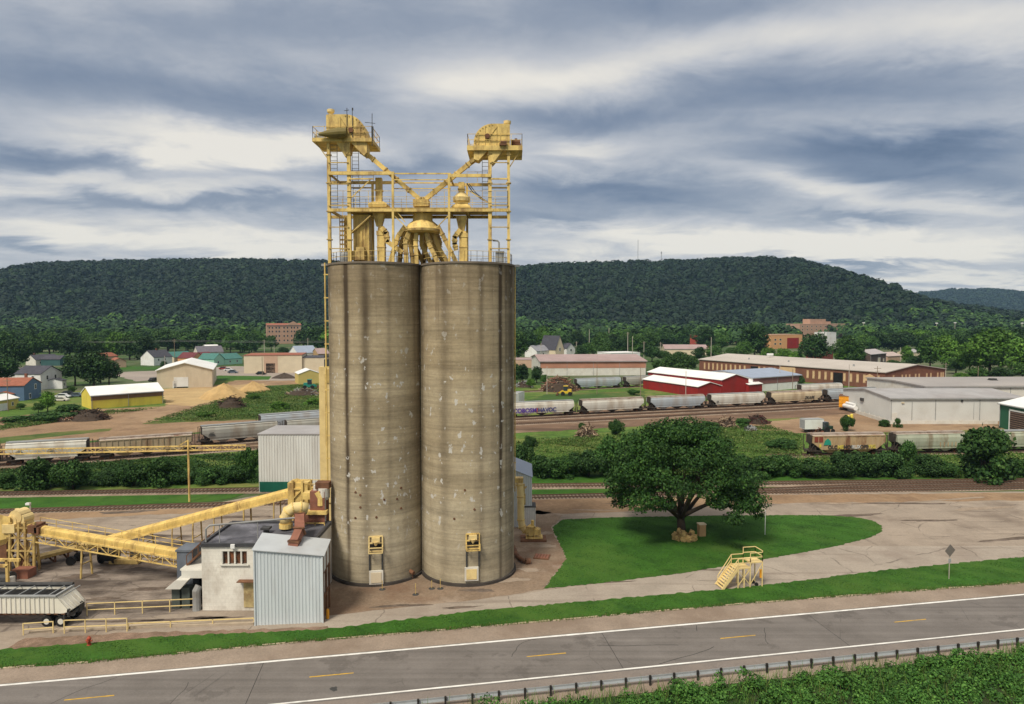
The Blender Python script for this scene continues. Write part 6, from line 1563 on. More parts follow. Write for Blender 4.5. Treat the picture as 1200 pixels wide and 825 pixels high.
# ------------------------------------------------------------------ town and yard buildings
def building(name, label, cat, A, B, dep, h, r, axis, wm, rm, front=(), left=(), right=(), doors=(), over=.3, group=None, band=None, chim=None, winm=None, frm=None, z=0.0, flatlip=False):
    A = A if isinstance(A, V) else g(*A); B = B if isinstance(B, V) else g(*B)
    d = B - A; W = d.length; rz = math.atan2(d.y, d.x)
    t = thing(name, label, cat, (A.x, A.y, z), rz, group)
    wb = MB()
    if r > 0 and axis == 'x':
        wb.prism([(0, 0, -.2), (0, dep, -.2), (0, dep, h), (0, dep / 2, h + r), (0, 0, h)], (W, 0, 0))
    elif r > 0:
        wb.prism([(0, 0, -.2), (W, 0, -.2), (W, 0, h), (W / 2, 0, h + r), (0, 0, h)], (0, dep, 0))
    else:
        wb.box((W / 2, dep / 2, h / 2 - .1), (W, dep, h + .2))
    wb.build('wall', wm, t)
    rb = MB(); th = .16 + .004 * W
    if r > 0 and axis == 'x':
        for y0 in (-over, dep + over):
            zz = h - over * r / (dep / 2)
            q = [V((-over, y0, zz)), V((W + over, y0, zz)), V((W + over, dep / 2, h + r)), V((-over, dep / 2, h + r))]
            rb.loft([p + V((0, 0, .02)) for p in q], [p + V((0, 0, .02 + th)) for p in q])
    elif r > 0:
        for x0 in (-over, W + over):
            zz = h - over * r / (W / 2)
            q = [V((x0, -over, zz)), V((W / 2, -over, h + r)), V((W / 2, dep + over, h + r)), V((x0, dep + over, zz))]
            rb.loft([p + V((0, 0, .02)) for p in q], [p + V((0, 0, .02 + th)) for p in q])
    else:
        rb.box((W / 2, dep / 2, h + th / 2 + .002), (W + over, dep + over, th))
    ro = rb.build('roof', rm, t)
    if W > 18 and axis == 'x' and r > 0:
        MB().box((W / 2, -over - .08, h - over * r / (dep / 2) + .02), (W + 2 * over, .2, .2)).build('gutter', M['grey_metal'], t)
        for k in range(int(W / 16) + 2):
            u_ = .2 + (W - .4) * k / (int(W / 16) + 1); MB().box((u_, -.1, h / 2 - .1), (.14, .12, h - .3)).build('downpipe', M['grey_metal'], t)
    if chim: MB().box((chim[0] * W, chim[1] * dep, h + r + .3), (.8, .8, 2.0)).build('chimney', M['brick'], ro)
    first = {}
    def win(side, u, z0, w_, h_):
        key = (side, w_, h_)
        if key not in first:
            if side == 'F': f = MB().box((0, -.03, 0), (w_, .1, h_)).build('window', frm or M['white'], t); p = MB().box((0, -.09, 0), (w_ * .74, .03, h_ * .8)).build('pane', winm or M['glass'], f)
            else:
                s_ = -1 if side == 'L' else 1
                f = MB().box((s_ * .03, 0, 0), (.1, w_, h_)).build('window', frm or M['white'], t); p = MB().box((s_ * .09, 0, 0), (.03, w_ * .74, h_ * .8)).build('pane', winm or M['glass'], f)
            first[key] = (f, p)
        else:
            f0, p0 = first[key]; f = f0.copy(); COL.objects.link(f); f.parent = t; p = p0.copy(); COL.objects.link(p); p.parent = f
        f.location = (u, 0, z0) if side == 'F' else ((0, u, z0) if side == 'L' else (W, u, z0))
    for q in front: win('F', q[0] * W, *q[1:])
    for q in left: win('L', q[0] * dep, *q[1:])
    for q in right: win('R', q[0] * dep, *q[1:])
    for u, w_, h_, m_ in doors:
        MB().box((u * W, -.04, h_ / 2), (w_, .1, h_)).build('door', m_, t)
    if band:
        for z0, z1, m_ in band: MB().box((W / 2, -.05, (z0 + z1) / 2), (W + .1, .08, z1 - z0)).build('wall_band', m_, t)
    return t, W, h, r
# left side
building('warehouse', 'bright yellow warehouse with a white roof and a brown band under the eave', 'warehouse', (107, 479.5), (191.5, 472.7), 12, 4.3, 2.4, 'x', M['lemon'], M['roof_white'], band=[(2.75, 4.22, mat('brown_eave_band', (.17, .095, .045), .8, .15, .6))], over=.25)
building('warehouse', 'beige gabled warehouse with a white roof and a half-open white door', 'warehouse', (184, 455.5), (249, 453.4), 40, 7.6, 3.0, 'y', M['beige'], M['roof_white'], over=.6, doors=[(.43, 5.6, 4.6, M['white']), (.43, 5.4, .5, M['dark_void']), (.315, 1.6, 3.0, M['white'])])
building('commercial_building', 'long low cream flat-roofed building with a tan bay and a dark doorway', 'building', (286, 437.5), (354, 436.5), 26, 9.6, 0, 'x', M['cream'], M['roof_red'], over=.5, doors=[(.46, 7.2, 9.3, M['pink_clad']), (.455, 4.8, 5.3, M['dark_void'])])
building('commercial_building', 'lower cream flat-roofed wing joining the long cream building near the silo', 'building', (354.5, 436.3), (383, 435.8), 24, 8.0, 0, 'x', M['cream'], M['roof_dark'], over=.4)
building('shed', 'small yellow gabled shed behind the green machinery', 'shed', (350, 450.5), (376, 449.5), 12, 4.6, 1.8, 'y', mat('dull_yellow_clad', (.52, .42, .14), .6, .06, .4), M['roof_white'], over=.2)
building('house', 'slate blue two-storey house with white window trim near the utility pole', 'house', (28.5, 469.5), (48.5, 465), 11, 5.4, 2.3, 'y', M['blue_clad'], M['roof_red'], front=[(.66, 4.4, 1.5, 2.0), (.33, 1.3, 1.4, 2.0)], right=[(.4, 3.6, 1.2, 1.7)], chim=(.9, .4))
building('house', 'white two-storey house with a steep gable behind the slate blue one', 'house', (48, 457), (73, 453.5), 11, 6.6, 2.9, 'y', M['white'], M['roof_dark'], front=[(.3, 4.9, 1.2, 2.0), (.68, 4.9, 1.2, 2.0), (.42, 1.5, 1.2, 1.7), (.72, 1.5, 1.2, 1.7)], left=[(.3, 5.0, 1.2, 1.9)])
building('porch', 'small white lean-to with a dark window beside the steep gable house', 'annexe', (73.3, 455.5), (78, 454.5), 6, 3.4, .8, 'x', M['white'], M['roof_dark'], front=[(.5, 1.8, .9, 1.4)])
building('house', 'low house with a weathered grey roof behind the rust-red brick one', 'house', (22, 447), (44, 444), 10, 3.6, 2.2, 'x', M['offwhite'], mat('weathered_roof', (.22, .19, .2), .85, .15, .8))
building('brick_house', 'low rust-red brick building with no windows beside the slate blue house', 'house', (4, 464), (27, 461), 9, 3.9, 0, 'x', mat('rust_red_brick', (.26, .09, .045), .9, .15, .7), M['roof_red'])
building('porch', 'white porch with a red roof at the foot of the slate blue house', 'porch', (13, 470.5), (29, 467.5), 5, 2.5, .9, 'x', M['white'], M['roof_red'], front=[(.75, 1.3, 1.0, 1.5)], winm=M['glass'])
building('garage', 'small yellow and white garage by the utility pole', 'garage', (-4, 482.5), (22, 478), 8, 3.3, 1.3, 'x', mat('mustard_clad', (.5, .42, .12), .7, .08, .5), M['roof_white'], doors=[(.28, 3.6, 2.3, M['white'])], front=[(.72, 1.7, .9, 1.3)])
building('house', 'long low house with a charcoal roof half hidden by trees behind the white gable house', 'house', (42, 428.5), (70, 427), 12, 3.6, 3.0, 'x', M['offwhite'], M['roof_dark'], front=[(.2, 1.8, 1.5, 1.5), (.6, 1.8, 1.5, 1.5)], chim=(.15, .5))
building('house', 'small dark teal house with a white-edged gable among dark trees', 'house', (70.5, 428.5), (80, 427.5), 12, 4.0, 2.2, 'y', mat('dark_teal_clad', (.04, .1, .1), .7, .1, .5), M['roof_dark'], front=[(.5, 2.2, 1.6, 1.6)])
building('house', 'low red-roofed house behind the small pinkish cottage', 'house', (120, 424.5), (138, 423), 10, 3.6, 2.3, 'x', M['pink_clad'], M['roof_red'], front=[(.3, 1.8, 1.2, 1.4)])
building('cottage', 'small pinkish cottage with a maroon roof beside a strip of lawn', 'house', (132, 431), (148, 430.3), 9, 3.7, 2.0, 'y', M['pink_clad'], M['roof_red'], front=[(.3, 1.6, .8, 1.4)])
building('house', 'white house with a dark hipped roof beside the round bush', 'house', (180.5, 428.5), (202, 427), 12, 5.2, 4.2, 'x', M['white'], M['roof_dark'], front=[(.25, 3.6, 1.2, 1.6), (.6, 3.6, 1.2, 1.6)], chim=(.5, .5))
building('house', 'cream house with a teal shingle roof next to the orange-tan one', 'house', (204, 425.5), (227, 424), 12, 3.8, 3.4, 'x', M['cream'], M['roof_teal'], front=[(.45, 2.0, 1.2, 1.4), (.75, 2.0, 1.2, 1.4)])
building('house', 'orange-tan house with a maroon roof and a front gable', 'house', (226, 426), (239, 425), 13, 3.6, 3.4, 'y', M['orange_clad'], M['roof_maroon'], front=[(.4, 1.8, 1.8, 1.3)])
building('house', 'maroon-roofed wing of brick joined to the orange-tan gable', 'house', (239.3, 425), (252, 424), 11, 3.8, 3.0, 'x', M['pink_clad'], M['roof_maroon'], front=[(.5, 2.0, 1.2, 1.4)])
building('house', 'mint green house with a teal roof behind the parked cars', 'house', (251, 428.5), (263, 427.5), 13, 4.0, 3.4, 'y', M['mint_clad'], M['roof_teal'], front=[(.4, 2.0, 1.3, 1.5)])
building('house', 'long mint green wing with a teal roof beside the cream building', 'house', (263.3, 427.5), (284, 426), 11, 3.6, 3.2, 'x', M['mint_clad'], M['roof_teal'], front=[(.3, 1.9, 1.3, 1.4), (.7, 1.9, 1.3, 1.4)])
building('house', 'grey-roofed house standing behind the orange-tan one', 'house', (232, 419), (262, 418), 12, 4.0, 4.4, 'x', M['offwhite'], mat('grey_shingle', (.14, .13, .15), .85, .15, .6))
building('shed', 'white-roofed shed above the roofs of the coloured houses', 'shed', (243, 415), (258, 414.5), 14, 5.0, 2.6, 'x', M['white'], M['roof_white'])
building('house', 'blue-grey roofed white house behind the cream wing near the silo', 'house', (349, 425), (372, 424), 14, 6.5, 4.5, 'x', M['white'], M['roof_blue'], front=[(.4, 5.0, 2.2, 2.6), (.75, 4.0, 1.6, 2.2)])
building('house', 'pink-roofed house glimpsed next to the silo above the cream wing', 'house', (373, 425), (386, 424.5), 12, 6, 3.4, 'x', M['tan'], M['roof_pink'])
o_, W_, h_, r_ = building('school', 'four-storey pale brick school with a low gable under the wooded hill', 'school', (313, 403), (353, 402.5), 26, 22.5, 2.2, 'x', M['brick_pale'], M['roof_red'],
    front=[(u, z_, 2.2, 2.8) for z_ in (4, 9.5, 15, 19.6) for u in (.07, .16, .27, .36, .5, .6, .72, .8, .9)], over=.5, winm=M['glass'], frm=M['pink_clad'])
MB().prism([(W_ * .55, -.5, h_), (W_ * .98, -.5, h_), (W_ * .78, -.5, h_ + 5.0)], (0, 3, 0)).build('pediment', M['brick_pale'], o_)
# right side
t_, W_, h_, r_ = building('warehouse', 'long dull pink-roofed warehouse with a terracotta upper wall and white lower wall', 'warehouse', (633, 440.3), (757, 439.6), 46, 7.3, 2.3, 'x', M['offwhite'], M['roof_pink'], band=[(3.9, 7.2, M['terracotta'])], over=.6)
building('shop_unit', 'low pale building joined to the end of the pink-roofed warehouse', 'building', (603, 431), (634, 431), 22, 4.8, 0, 'x', M['pink_clad'], M['roof_pink'])
building('shop_unit', 'flat white-walled building just behind the pink-roofed warehouse', 'building', (716, 425.5), (750, 424.5), 18, 6.6, 0, 'x', M['white'], M['roof_white'])
building('chapel', 'small steep cream gable of a chapel rising behind the pink-roofed warehouse', 'chapel', (651, 418.5), (661, 418), 18, 6, 10.5, 'y', M['cream'], M['roof_dark'], front=[(.5, 6.0, 1.6, 3.0)])
building('house', 'grey and white house with a pale gable next to the chapel', 'house', (664, 417), (674, 416.5), 12, 6, 4, 'y', M['white'], M['roof_dark'], front=[(.5, 4.6, 2, 2)])
building('house', 'grey-white house among dark trees behind the low bushes', 'house', (629, 419), (644, 418), 12, 5, 4, 'x', M['white'], mat('grey_roof_b', (.25, .25, .28), .8, .1, .5), front=[(.5, 2.5, 1.8, 1.8)])
building('school', 'far flat building with a cream and red roofline above the treetops', 'building', (660, 399), (705, 398.5), 25, 15, 0, 'x', M['pink_clad'], M['white'], front=[(.6, 9, 8, 2), (.85, 9, 6, 2)])
building('warehouse', 'low building with a dull pink roof and ducts under the tall trees', 'building', (779, 416.5), (830, 416.8), 30, 5.2, 3.0, 'x', M['cream'], M['roof_pink'])
MB_ = building('annexe', 'small brick-red block on the end of the low pink-roofed building', 'building', (821, 411), (831, 410.5), 12, 15.0, 0, 'x', mat('brick_red', (.3, .06, .045), .85, .1, .4), M['roof_dark'])
building('office', 'orange brick office with a white roof edge among the trees', 'building', (852, 402), (864, 401.5), 18, 12, 0, 'x', M['brick_pale'], M['white'])
building('office', 'tan office with a large dark red wall panel and rows of windows', 'building', (903, 409), (940, 408), 22, 14, 0, 'x', M['orange_clad'], M['brick_pale'], front=[(.14, 5, 3.2, 2), (.3, 5, 3.2, 2), (.14, 9.2, 3.2, 2), (.3, 9.2, 3.2, 2)], doors=[(.7, 17, 10.8, M['red_barn'])], frm=M['cream'])
t_, W_, h_, r_ = building('hospital', 'large stepped pink brick building far above the treetops', 'building', (937, 397), (990, 396), 26, 22.5, 0, 'x', M['brick_pale'], M['pink_clad'], front=[(.06 + .098 * k, z_, 3.2, 2.4) for k in range(10) for z_ in (14, 19)], frm=M['cream'])
MB().box((W_ * .45, 12, h_ + 4), (W_ * .34, 14, 8)).build('upper_block', M['brick_pale'], t_); MB().box((W_ * .62, 11, h_ + 2), (W_ * .2, 14, 4.4)).build('upper_block', M['brick_pale'], t_)
building('tower_block', 'plain white slab-sided block standing in front of the stepped pink building', 'building', (968, 412), (979.5, 411.5), 12, 17.5, 0, 'x', M['white'], M['roof_white'])
building('brick_house', 'dark red brick house behind a dark tree with bare trunks', 'house', (960, 424), (976, 423), 10, 8, 2, 'x', mat('dark_red_brick', (.2, .05, .04), .85, .1, .4), M['roof_dark'])
# the long brick warehouse
gA = g(1037, 456.5); gB = g(1107, 451.0)
bw_, W_, h_, r_ = building('brick_warehouse', 'very long brown brick warehouse with boarded windows and a shallow pale roof', 'warehouse', gA, gB, 108, 7.0, 2.6, 'y', M['brick'], mat('pale_felt_roof', (.44, .40, .36), .8, .06, .1, dirt=(.33, .29, .26), dirt_amt=.4, dirt_scale=.05),
    front=[(u, 4.3, 1.0, 3.0) for u in (.13, .27, .33, .39, .49, .55, .68, .75, .87, .93, .965)] + [(u, .9, 1.3, 1.4) for u in (.68, .8, .93)], left=[((3 + k * 3.15) / 108, 3.8, 1.2, 3.7) for k in range(33) if k not in (6, 12, 13, 14, 21, 22)], winm=M['plywood'], frm=mat('weathered_board', (.45, .30, .17), .8, .2, .5), over=.5)
MB().box((-.06, 49, 3.2), (.1, 9, 6.4)).build('loading_door', M['plywood'], bw_)
for k in (6, 21): MB().box((-.06, 3 + k * 3.15, 2.8), (.1, 4.6, 5.6)).build('loading_door', M['dark_void'], bw_)
MB().prism([(-.1, 4.5, 3.0), (-.1, 9.3, 3.0), (-.1, 9.3, 5.0), (-.1, 6.9, 6.0), (-.1, 4.5, 5.0)], (.06, 0, 0)).build('boarded_arch', M['plywood'], bw_)
for k in (20, 55, 80): MB().tube([(8, k, 7.5), (8, k, 9.2)], .4, 8).build('roof_vent', M['grey_metal'], bw_)
# red barns and the blue-roofed hall
building('barn', 'red barn with a low white roof whose gable end faces the freight cars', 'barn', g(818, 465.5), g(845, 464), 36, 3.9, 1.5, 'y', M['red_barn'], M['roof_white'], over=.35)
building('barn', 'tall red barn with a white gabled roof in front of the long brick warehouse', 'barn', g(846, 462.5), g(877, 460.5), 46, 5.7, 1.9, 'y', M['red_barn'], M['roof_white'], over=.4)
building('lean_to', 'small red lean-to with a sloping white roof at the tall red barn', 'lean-to', g(877.6, 461), g(893, 459.5), 14, 3.4, 1.8, 'x', M['red_barn'], M['roof_white'], over=.3)
building('warehouse', 'white-walled hall with a blue-grey metal roof beside the tall red barn', 'warehouse', g(882, 459.5), g(938, 455), 30, 5.6, 2.0, 'x', M['white'], M['roof_blue'], over=.4, band=[(3.0, 5.5, mat('dull_maroon_band', (.22, .1, .09), .7, .1, .4))])
# white warehouse
wA, wB = g(1043, 494), g(1200, 493.6)
ww, W_, h_, r_ = building('warehouse', 'big white windowless warehouse with a low grey roof and two small wall lamps', 'warehouse', wA, wB, 27, 6.5, 1.3, 'x', mat('white_cladding', (.60, .60, .57), .6, .04, .3, dirt=(.42, .38, .32), dirt_amt=.3, dirt_scale=.2), M['roof_grey'], over=.35)
for u in (.09, .965): MB().box((u * W_, -.15, 5.4), (.7, .3, .35)).build('wall_lamp', M['cream'], ww)
MB().box((W_ * .53, -.12, 5.9), (.5, .3, .5)).build('wall_lamp', M['dark_metal'], ww)
MB().box((W_ * .03, -.06, 1.3), (1.5, .1, 2.6)).build('door', M['offwhite'], ww)
MB().box((-.2, 15, 4.6), (.5, 1.6, .9)).build('wall_fan', M['dark_metal'], ww)
MB().tube([(-1.0, 17, 1.6), (-1.0, 24, 1.6)], .7, 12).tube([(-.8, 18, 2.6), (-.8, 23, 2.6)], .45, 10).build('air_duct', M['white'], ww)
MB().bar((W_ * .16, -.1, .1), (W_ * .16, -.1, 5.6), .1).bar((W_ * .62, -.1, .1), (W_ * .62, -.1, 5.6), .06).build('downpipe', M['grey_metal'], ww)
building('warehouse', 'wide flat grey-roofed warehouse stretching away behind the big white one', 'warehouse', g(1084, 478.5), g(1330, 477), 34, 6.9, .5, 'x', M['offwhite'], mat('flat_grey_roof', (.30, .28, .27), .8, .08, .08, dirt=(.38, .35, .32), dirt_amt=.5, dirt_scale=.04), over=.4)
tq = thing('roof_unit', 'small dark cooling unit on the wide flat grey roof', 'cooling unit', at(1163, 449.5, 240))
MB().box((0, 0, .3), (2.6, 2.0, 2.2)).box((0, 0, 1.6), (2.0, 1.6, .5)).build('unit_body', M['dark_metal'], tq)
gs, W_, h_, r_ = building('shed', 'dark green shed with a white roof and a wide slatted opening', 'shed', g(1171, 501), g(1246, 519), 17, 6.5, 2.2, 'x', M['green_clad'], M['roof_white'], over=.4)
MB().box((W_ * .5 + 1.8, -.1, 2.6), (W_ - 5.2, .14, 5.2)).build('opening', mat('dark_brown_slats', (.07, .045, .035), .8, .3, .4, stretch=(.1, 1, 6)), gs)
MB().box((4.2, -.12, 2.8), (.4, .2, 5.6)).box((W_ / 2 + 1.8, -.12, 5.35), (W_ - 4.4, .2, .4)).build('opening_frame', M['white'], gs)
sm = MB()
for k in range(9): sm.box((W_ * .5 + 1.8, -.2, .4 + k * .55), (W_ - 5.4, .1, .16))
sm.build('slats', mat('brown_slats', (.2, .13, .1), .8, .2, 1), gs)
building('house', 'two-storey grey-roofed house with dark walls between round trees', 'house', (1020, 427), (1038, 425), 14, 6.4, 2.6, 'x', mat('dark_brown_clad', (.10, .07, .06), .8, .1, .4), mat('pale_grey_roof', (.38, .35, .35), .8, .1, .4), front=[(.55, 2.4, 4.2, 3.0), (.85, 2.0, 2, 2)], winm=M['cream'])
building('house', 'pale pinkish low house beside the two-storey grey-roofed house', 'house', (1040, 424.5), (1056, 423.5), 12, 4, 2.4, 'x', M['pink_clad'], mat('pale_pink_roof', (.42, .34, .31), .8, .1, .4))
building('house', 'small pale house behind the yellow-green tree', 'house', (1066, 421), (1078, 420.5), 10, 5, 2, 'x', M['cream'], M['roof_grey'])
# retaining kerb of the white warehouse
fn = thing('fence', 'low pale board fence along the foot of the big white warehouse', 'fence', g(1002, 487))
fm = MB(g(1002, 487))
for (p, q) in (((1002, 484), (1043, 497)), ((1043, 497), (1169, 497))):
    p, q = g(*p), g(*q); fm.bar(p + V((0, 0, .5)), q + V((0, 0, .5)), .15, 1.0)
    for k in range(int((q - p).length / 3)): e = p.lerp(q, k / int((q - p).length / 3)); fm.bar(e, e + V((0, 0, 1.3)), .2)
fm.build('panel', M['offwhite'], fn)
# ------------------------------------------------------------------ yard clutter
def car(label, px, py, rz, m_, L=4.6, H=1.5, group='parked cars'):
    o = g(px, py); t = thing('parked_car', label, 'car', o, rz, group)
    h = L / 2
    MB().prism([(-h, -.88, .3), (h, -.88, .3), (h, -.88, .75), (h * .62, -.88, .9), (h * .34, -.88, H), (-h * .5, -.88, H), (-h * .88, -.88, .95), (-h, -.88, .9)], (0, 1.76, 0)).build('body', m_, t)
    MB().prism([(h * .56, -.9, .95), (h * .32, -.9, H - .08), (-h * .48, -.9, H - .08), (-h * .8, -.9, .98)], (0, 1.8, 0)).build('side_windows', M['glass'], t)
    for x_ in (-h * .62, h * .6):
        for y_ in (-.92, .7): MB().tube([(x_, y_, .33), (x_, y_ + .22, .33)], .33, 12).build('wheel', M['black'], t)
    return t
car('slate blue car parked nearest the lawn by the cream building', 273, 437.3, R(4), M['car_blue'], 5.4, 1.9)
car('white car parked behind the slate blue one by the mint house', 268, 434.5, R(4), M['car_white'], 5, 1.7)
car('dark red car parked at the end of the row by the mint house', 262, 433, R(8), M['car_red'], 5, 1.8)
car('black car parked against the front of the cream building', 306, 439, R(0), M['car_black'], 5.2, 1.8)
car('dark pickup parked by the near corner of the beige warehouse', 180, 447, R(80), M['car_black'], 5.4, 1.9)
car('grey-blue car on the lot beside the yellow warehouse, farthest from the bush', 90, 465, R(10), M['car_blue'], 5, 1.6)
car('dark car on the lot beside the yellow warehouse, between two pale ones', 80, 463, R(10), M['car_black'], 5, 1.6)
car('pale car on the lot in front of the white gable house', 74, 466, R(8), M['car_white'], 5, 1.6)
car('white car on the dirt edge of the lot near the yellow warehouse', 72, 470, R(5), M['offwhite'], 5, 1.5)
car('dark car parked at the picture edge beside the rust-red brick building', 2, 462, R(4), M['car_black'], 5, 1.6)
def mound(name, label, cat, px, py, wpx, hpx, m_, seed, flat=.8, n=40, spiky=.12):
    o = g(px, py); sc = o.y / 800; R_ = wpx * sc / 2; H_ = hpx * sc
    rr = random.Random(seed); vs = []; fs = []; rings = 9
    ph = [rr.uniform(0, 6.28) for _ in range(6)]
    for i in range(rings):
        f = i / (rings - 1)
        for j in range(n):
            a = 2 * PI * j / n
            w_ = 1 + .12 * math.sin(2 * a + ph[0]) + .08 * math.sin(5 * a + ph[1]) + rr.uniform(-spiky, spiky) * .5
            r_ = R_ * (1 - f) * w_
            z_ = H_ * (1 - (1 - f) ** 1.0) ** flat * (1 + rr.uniform(-spiky, spiky) * .6 + .1 * math.sin(3 * a + ph[2]) * (1 - f))
            vs.append((r_ * math.cos(a), r_ * math.sin(a) * .8, max(-.1, z_ - .05)))
    for i in range(rings - 1):
        for j in range(n): fs.append((i * n + j, i * n + (j + 1) % n, (i + 1) * n + (j + 1) % n, (i + 1) * n + j))
    m2 = MB(); m2.v, m2.f = vs, fs
    ob = m2.build(name, m_); ob.location = (o.x, o.y + R_ * .8, 0); tag(ob, label, cat); ob.data.shade_smooth()
    return ob
mound('sand_pile', 'large cone of ochre sand beside the beige warehouse', 'sand pile', 254, 469, 52, 18, M['sand'], 1)
mound('sand_pile', 'smaller low heap of ochre sand behind the brush heap', 'sand pile', 291, 460, 38, 12, M['sand'], 2)
mound('soil_heap', 'dark heap of soil in front of the cream building', 'soil heap', 330, 444, 26, 6.5, M['soil_dark'], 3)
def debris(name, label, cat, px, py, wpx, hpx, mats, n, seed, lmin=.6, lmax=3.0, th=.14):
    o = g(px, py); sc = o.y / 800; R_ = wpx * sc / 2; H_ = hpx * sc; rr = random.Random(seed)
    t = thing(name, label, cat, o)
    for k, m_ in enumerate(mats):
        mb_ = MB()
        for _ in range(n // len(mats)):
            a = rr.uniform(0, 2 * PI); q = math.sqrt(rr.random()); 
            c_ = V((R_ * q * math.cos(a), R_ * .6 * q * math.sin(a) + R_ * .5, H_ * (1 - q * q) * rr.uniform(.2, 1)))
            d_ = V((rr.uniform(-1, 1), rr.uniform(-1, 1), rr.uniform(-.35, .45))).normalized() * rr.uniform(lmin, lmax) / 2
            w_ = rr.uniform(.5, 1.8) * th
            mb_.bar(c_ - d_, c_ + d_, w_, w_)
        mb_.build('branches' if k == 0 else 'scrap', m_, t)
    mb_ = MB(); nn = 16
    mb_.lathe((0, R_ * .5, 0), [(R_ * .9, 0), (R_ * .6, H_ * .45), (R_ * .25, H_ * .7), (.01, H_ * .75)], nn); mb_.build('heap_core', M['brush_dark'], t)
    return t
M['brush_brown'] = mat('dead_brush', (.10, .062, .04), .95, .35, 1.0); M['brush_pale'] = mat('pale_debris', (.34, .25, .17), .9, .25, 1.0); M['brush_dark'] = mat('dark_brush', (.05, .035, .025), .95, .3, 1)
debris('brush_heap', 'dark heap of dead brush between the sand piles and the railway', 'brush heap', 268, 479, 34, 15, [M['brush_brown'], M['brush_dark']], 320, 4)
debris('brush_heap', 'long dark brown heap of dead brush below the yellow warehouse', 'brush heap', 98, 493, 46, 13, [M['brush_brown'], M['brush_dark']], 420, 5)
debris('brush_heap', 'low reddish heap of broken branches at the near end of the dirt lot', 'brush heap', 70, 494, 30, 7, [M['redbrown'], M['brush_pale']], 160, 6)
debris('junk_heap', 'long jumble of pale junk and branches before the small yellow shed', 'junk heap', 352, 464, 44, 9, [M['brush_pale'], M['brush_brown'], M['grey_metal']], 330, 7)
debris('timber_heap', 'tall heap of tangled orange-brown timber behind the yellow loader', 'timber heap', 655, 459, 44, 18, [M['brush_pale'], M['redbrown'], M['brush_brown']], 520, 8, 1, 5, .2)
debris('brush_heap', 'grey heap of branches under the low bushes by the silo', 'brush heap', 614, 454, 20, 8, [M['brush_brown'], M['grey_metal']], 150, 9, 1, 4, .16)
debris('brush_heap', 'reddish-black heap of brush at the edge of the bare dirt by the rails', 'brush heap', 890, 497, 24, 11, [mat('maroon_brush', (.09, .035, .03), .9, .3, 1), M['brush_dark']], 260, 10)
debris('brush_heap', 'pale fan of dry branches in the weeds below the off-white hopper cars', 'brush heap', 852, 502, 26, 13, [M['brush_pale'], M['brush_brown']], 260, 11)
debris('brush_heap', 'pale brown clump of dead stalks in the weeds below the spray-lettered car', 'brush heap', 688, 512, 22, 14, [M['brush_pale'], M['brush_brown']], 240, 12)
debris('rubble_heap', 'small grey rubble heap in the weeds beside the reddish brush', 'rubble heap', 881, 505, 14, 6, [M['grey_metal'], M['dark_metal']], 120, 13, .4, 1.2, .25)
debris('scrap_heap', 'rusty heap of scrap between the white van trailer and the rusted hopper car', 'scrap heap', 958, 507, 16, 9, [M['rust'], M['redbrown']], 150, 14, .5, 2.5, .16)
def loader(label, px, py, m_, s_=1.0, rz=0.0):
    o = g(px, py); t = thing('wheel_loader', label, 'loader', o, rz)
    MB().box((0, 0, 1.3), (3.6, 1.9, .9)).box((-1.1, 0, 2.0), (1.4, 1.7, .7)).prism([(1.6, -.9, .9), (2.4, -.9, .9), (2.4, -.9, 1.5), (1.6, -.9, 1.8)], (0, 1.8, 0)).build('body', m_, t)
    cb = MB().box((.3, 0, 2.6), (1.5, 1.6, 1.7)).build('cab', M['glass'], t); MB().box((.3, 0, 3.5), (1.7, 1.8, .16)).build('cab_roof', m_, cb)
    MB().bar((1.4, -.6, 1.9), (3.2, -.6, .8), .25).bar((1.4, .6, 1.9), (3.2, .6, .8), .25).build('lift_arm', m_, t)
    MB().prism([(3.0, -1.3, .2), (4.0, -1.3, .2), (3.8, -1.3, .4), (3.3, -1.3, 1.3), (3.0, -1.3, 1.2)], (0, 2.6, 0)).build('bucket', M['rust'], t)
    for x_ in (-1.3, 1.3):
        for y_ in (-1.15, .65): MB().tube([(x_, y_, .75), (x_, y_ + .5, .75)], .75, 14).build('wheel', M['black'], t)
    t.scale = (s_,) * 3
    return t
loader('yellow wheel loader working in front of the tall timber heap', 664, 463.5, M['excavator'], 1.05, R(170))
loader('teal green loader parked before the small yellow shed', 362, 456, M['teal'], 1.15, R(10))
def box_van(label, px, py, rz, L, H, m_):
    o = g(px, py); t = thing('box_trailer', label, 'trailer', o, rz)
    MB().box((0, 0, 1.0 + H / 2), (L, 2.5, H)).build('box_body', m_, t)
    MB().box((0, 0, 1.0 + H + .03), (L + .06, 2.56, .08)).box((-L / 2 - .01, 0, 1 + H / 2), (.05, 2.3, H - .3)).build('trim', M['grey_metal'], t)
    MB().box((0, 0, .85), (L * .9, 1.1, .25)).box((-L * .3, 0, .5), (.15, 1.6, .8)).build('chassis', M['dark_metal'], t)
    for x_ in (L * .25, L * .37):
        for y_ in (-1.2, .85): MB().tube([(x_, y_, .5), (x_, y_ + .35, .5)], .5, 12).build('wheel', M['black'], t)
    return t
box_van('white box trailer standing in the yard beside the concrete silo, behind the spray-lettered car', 607, 474, R(70), 6.5, 3.2, M['white'])
box_van('small white van trailer behind the badly rusted hopper car', 951, 506.5, R(8), 5.2, 2.5, M['white'])
tk = thing('farm_tractor', 'dark green tractor beside the small white van trailer', 'tractor', g(969, 507), R(20))
MB().box((.5, 0, 1.3), (2.2, .9, .8)).box((-.7, 0, 1.2), (1.2, 1.0, .9)).tube([(.9, .2, 1.6), (.9, .2, 2.4)], .07, 6).build('body', mat('tractor_green', (.02, .05, .03), .5, .2, 1), tk)
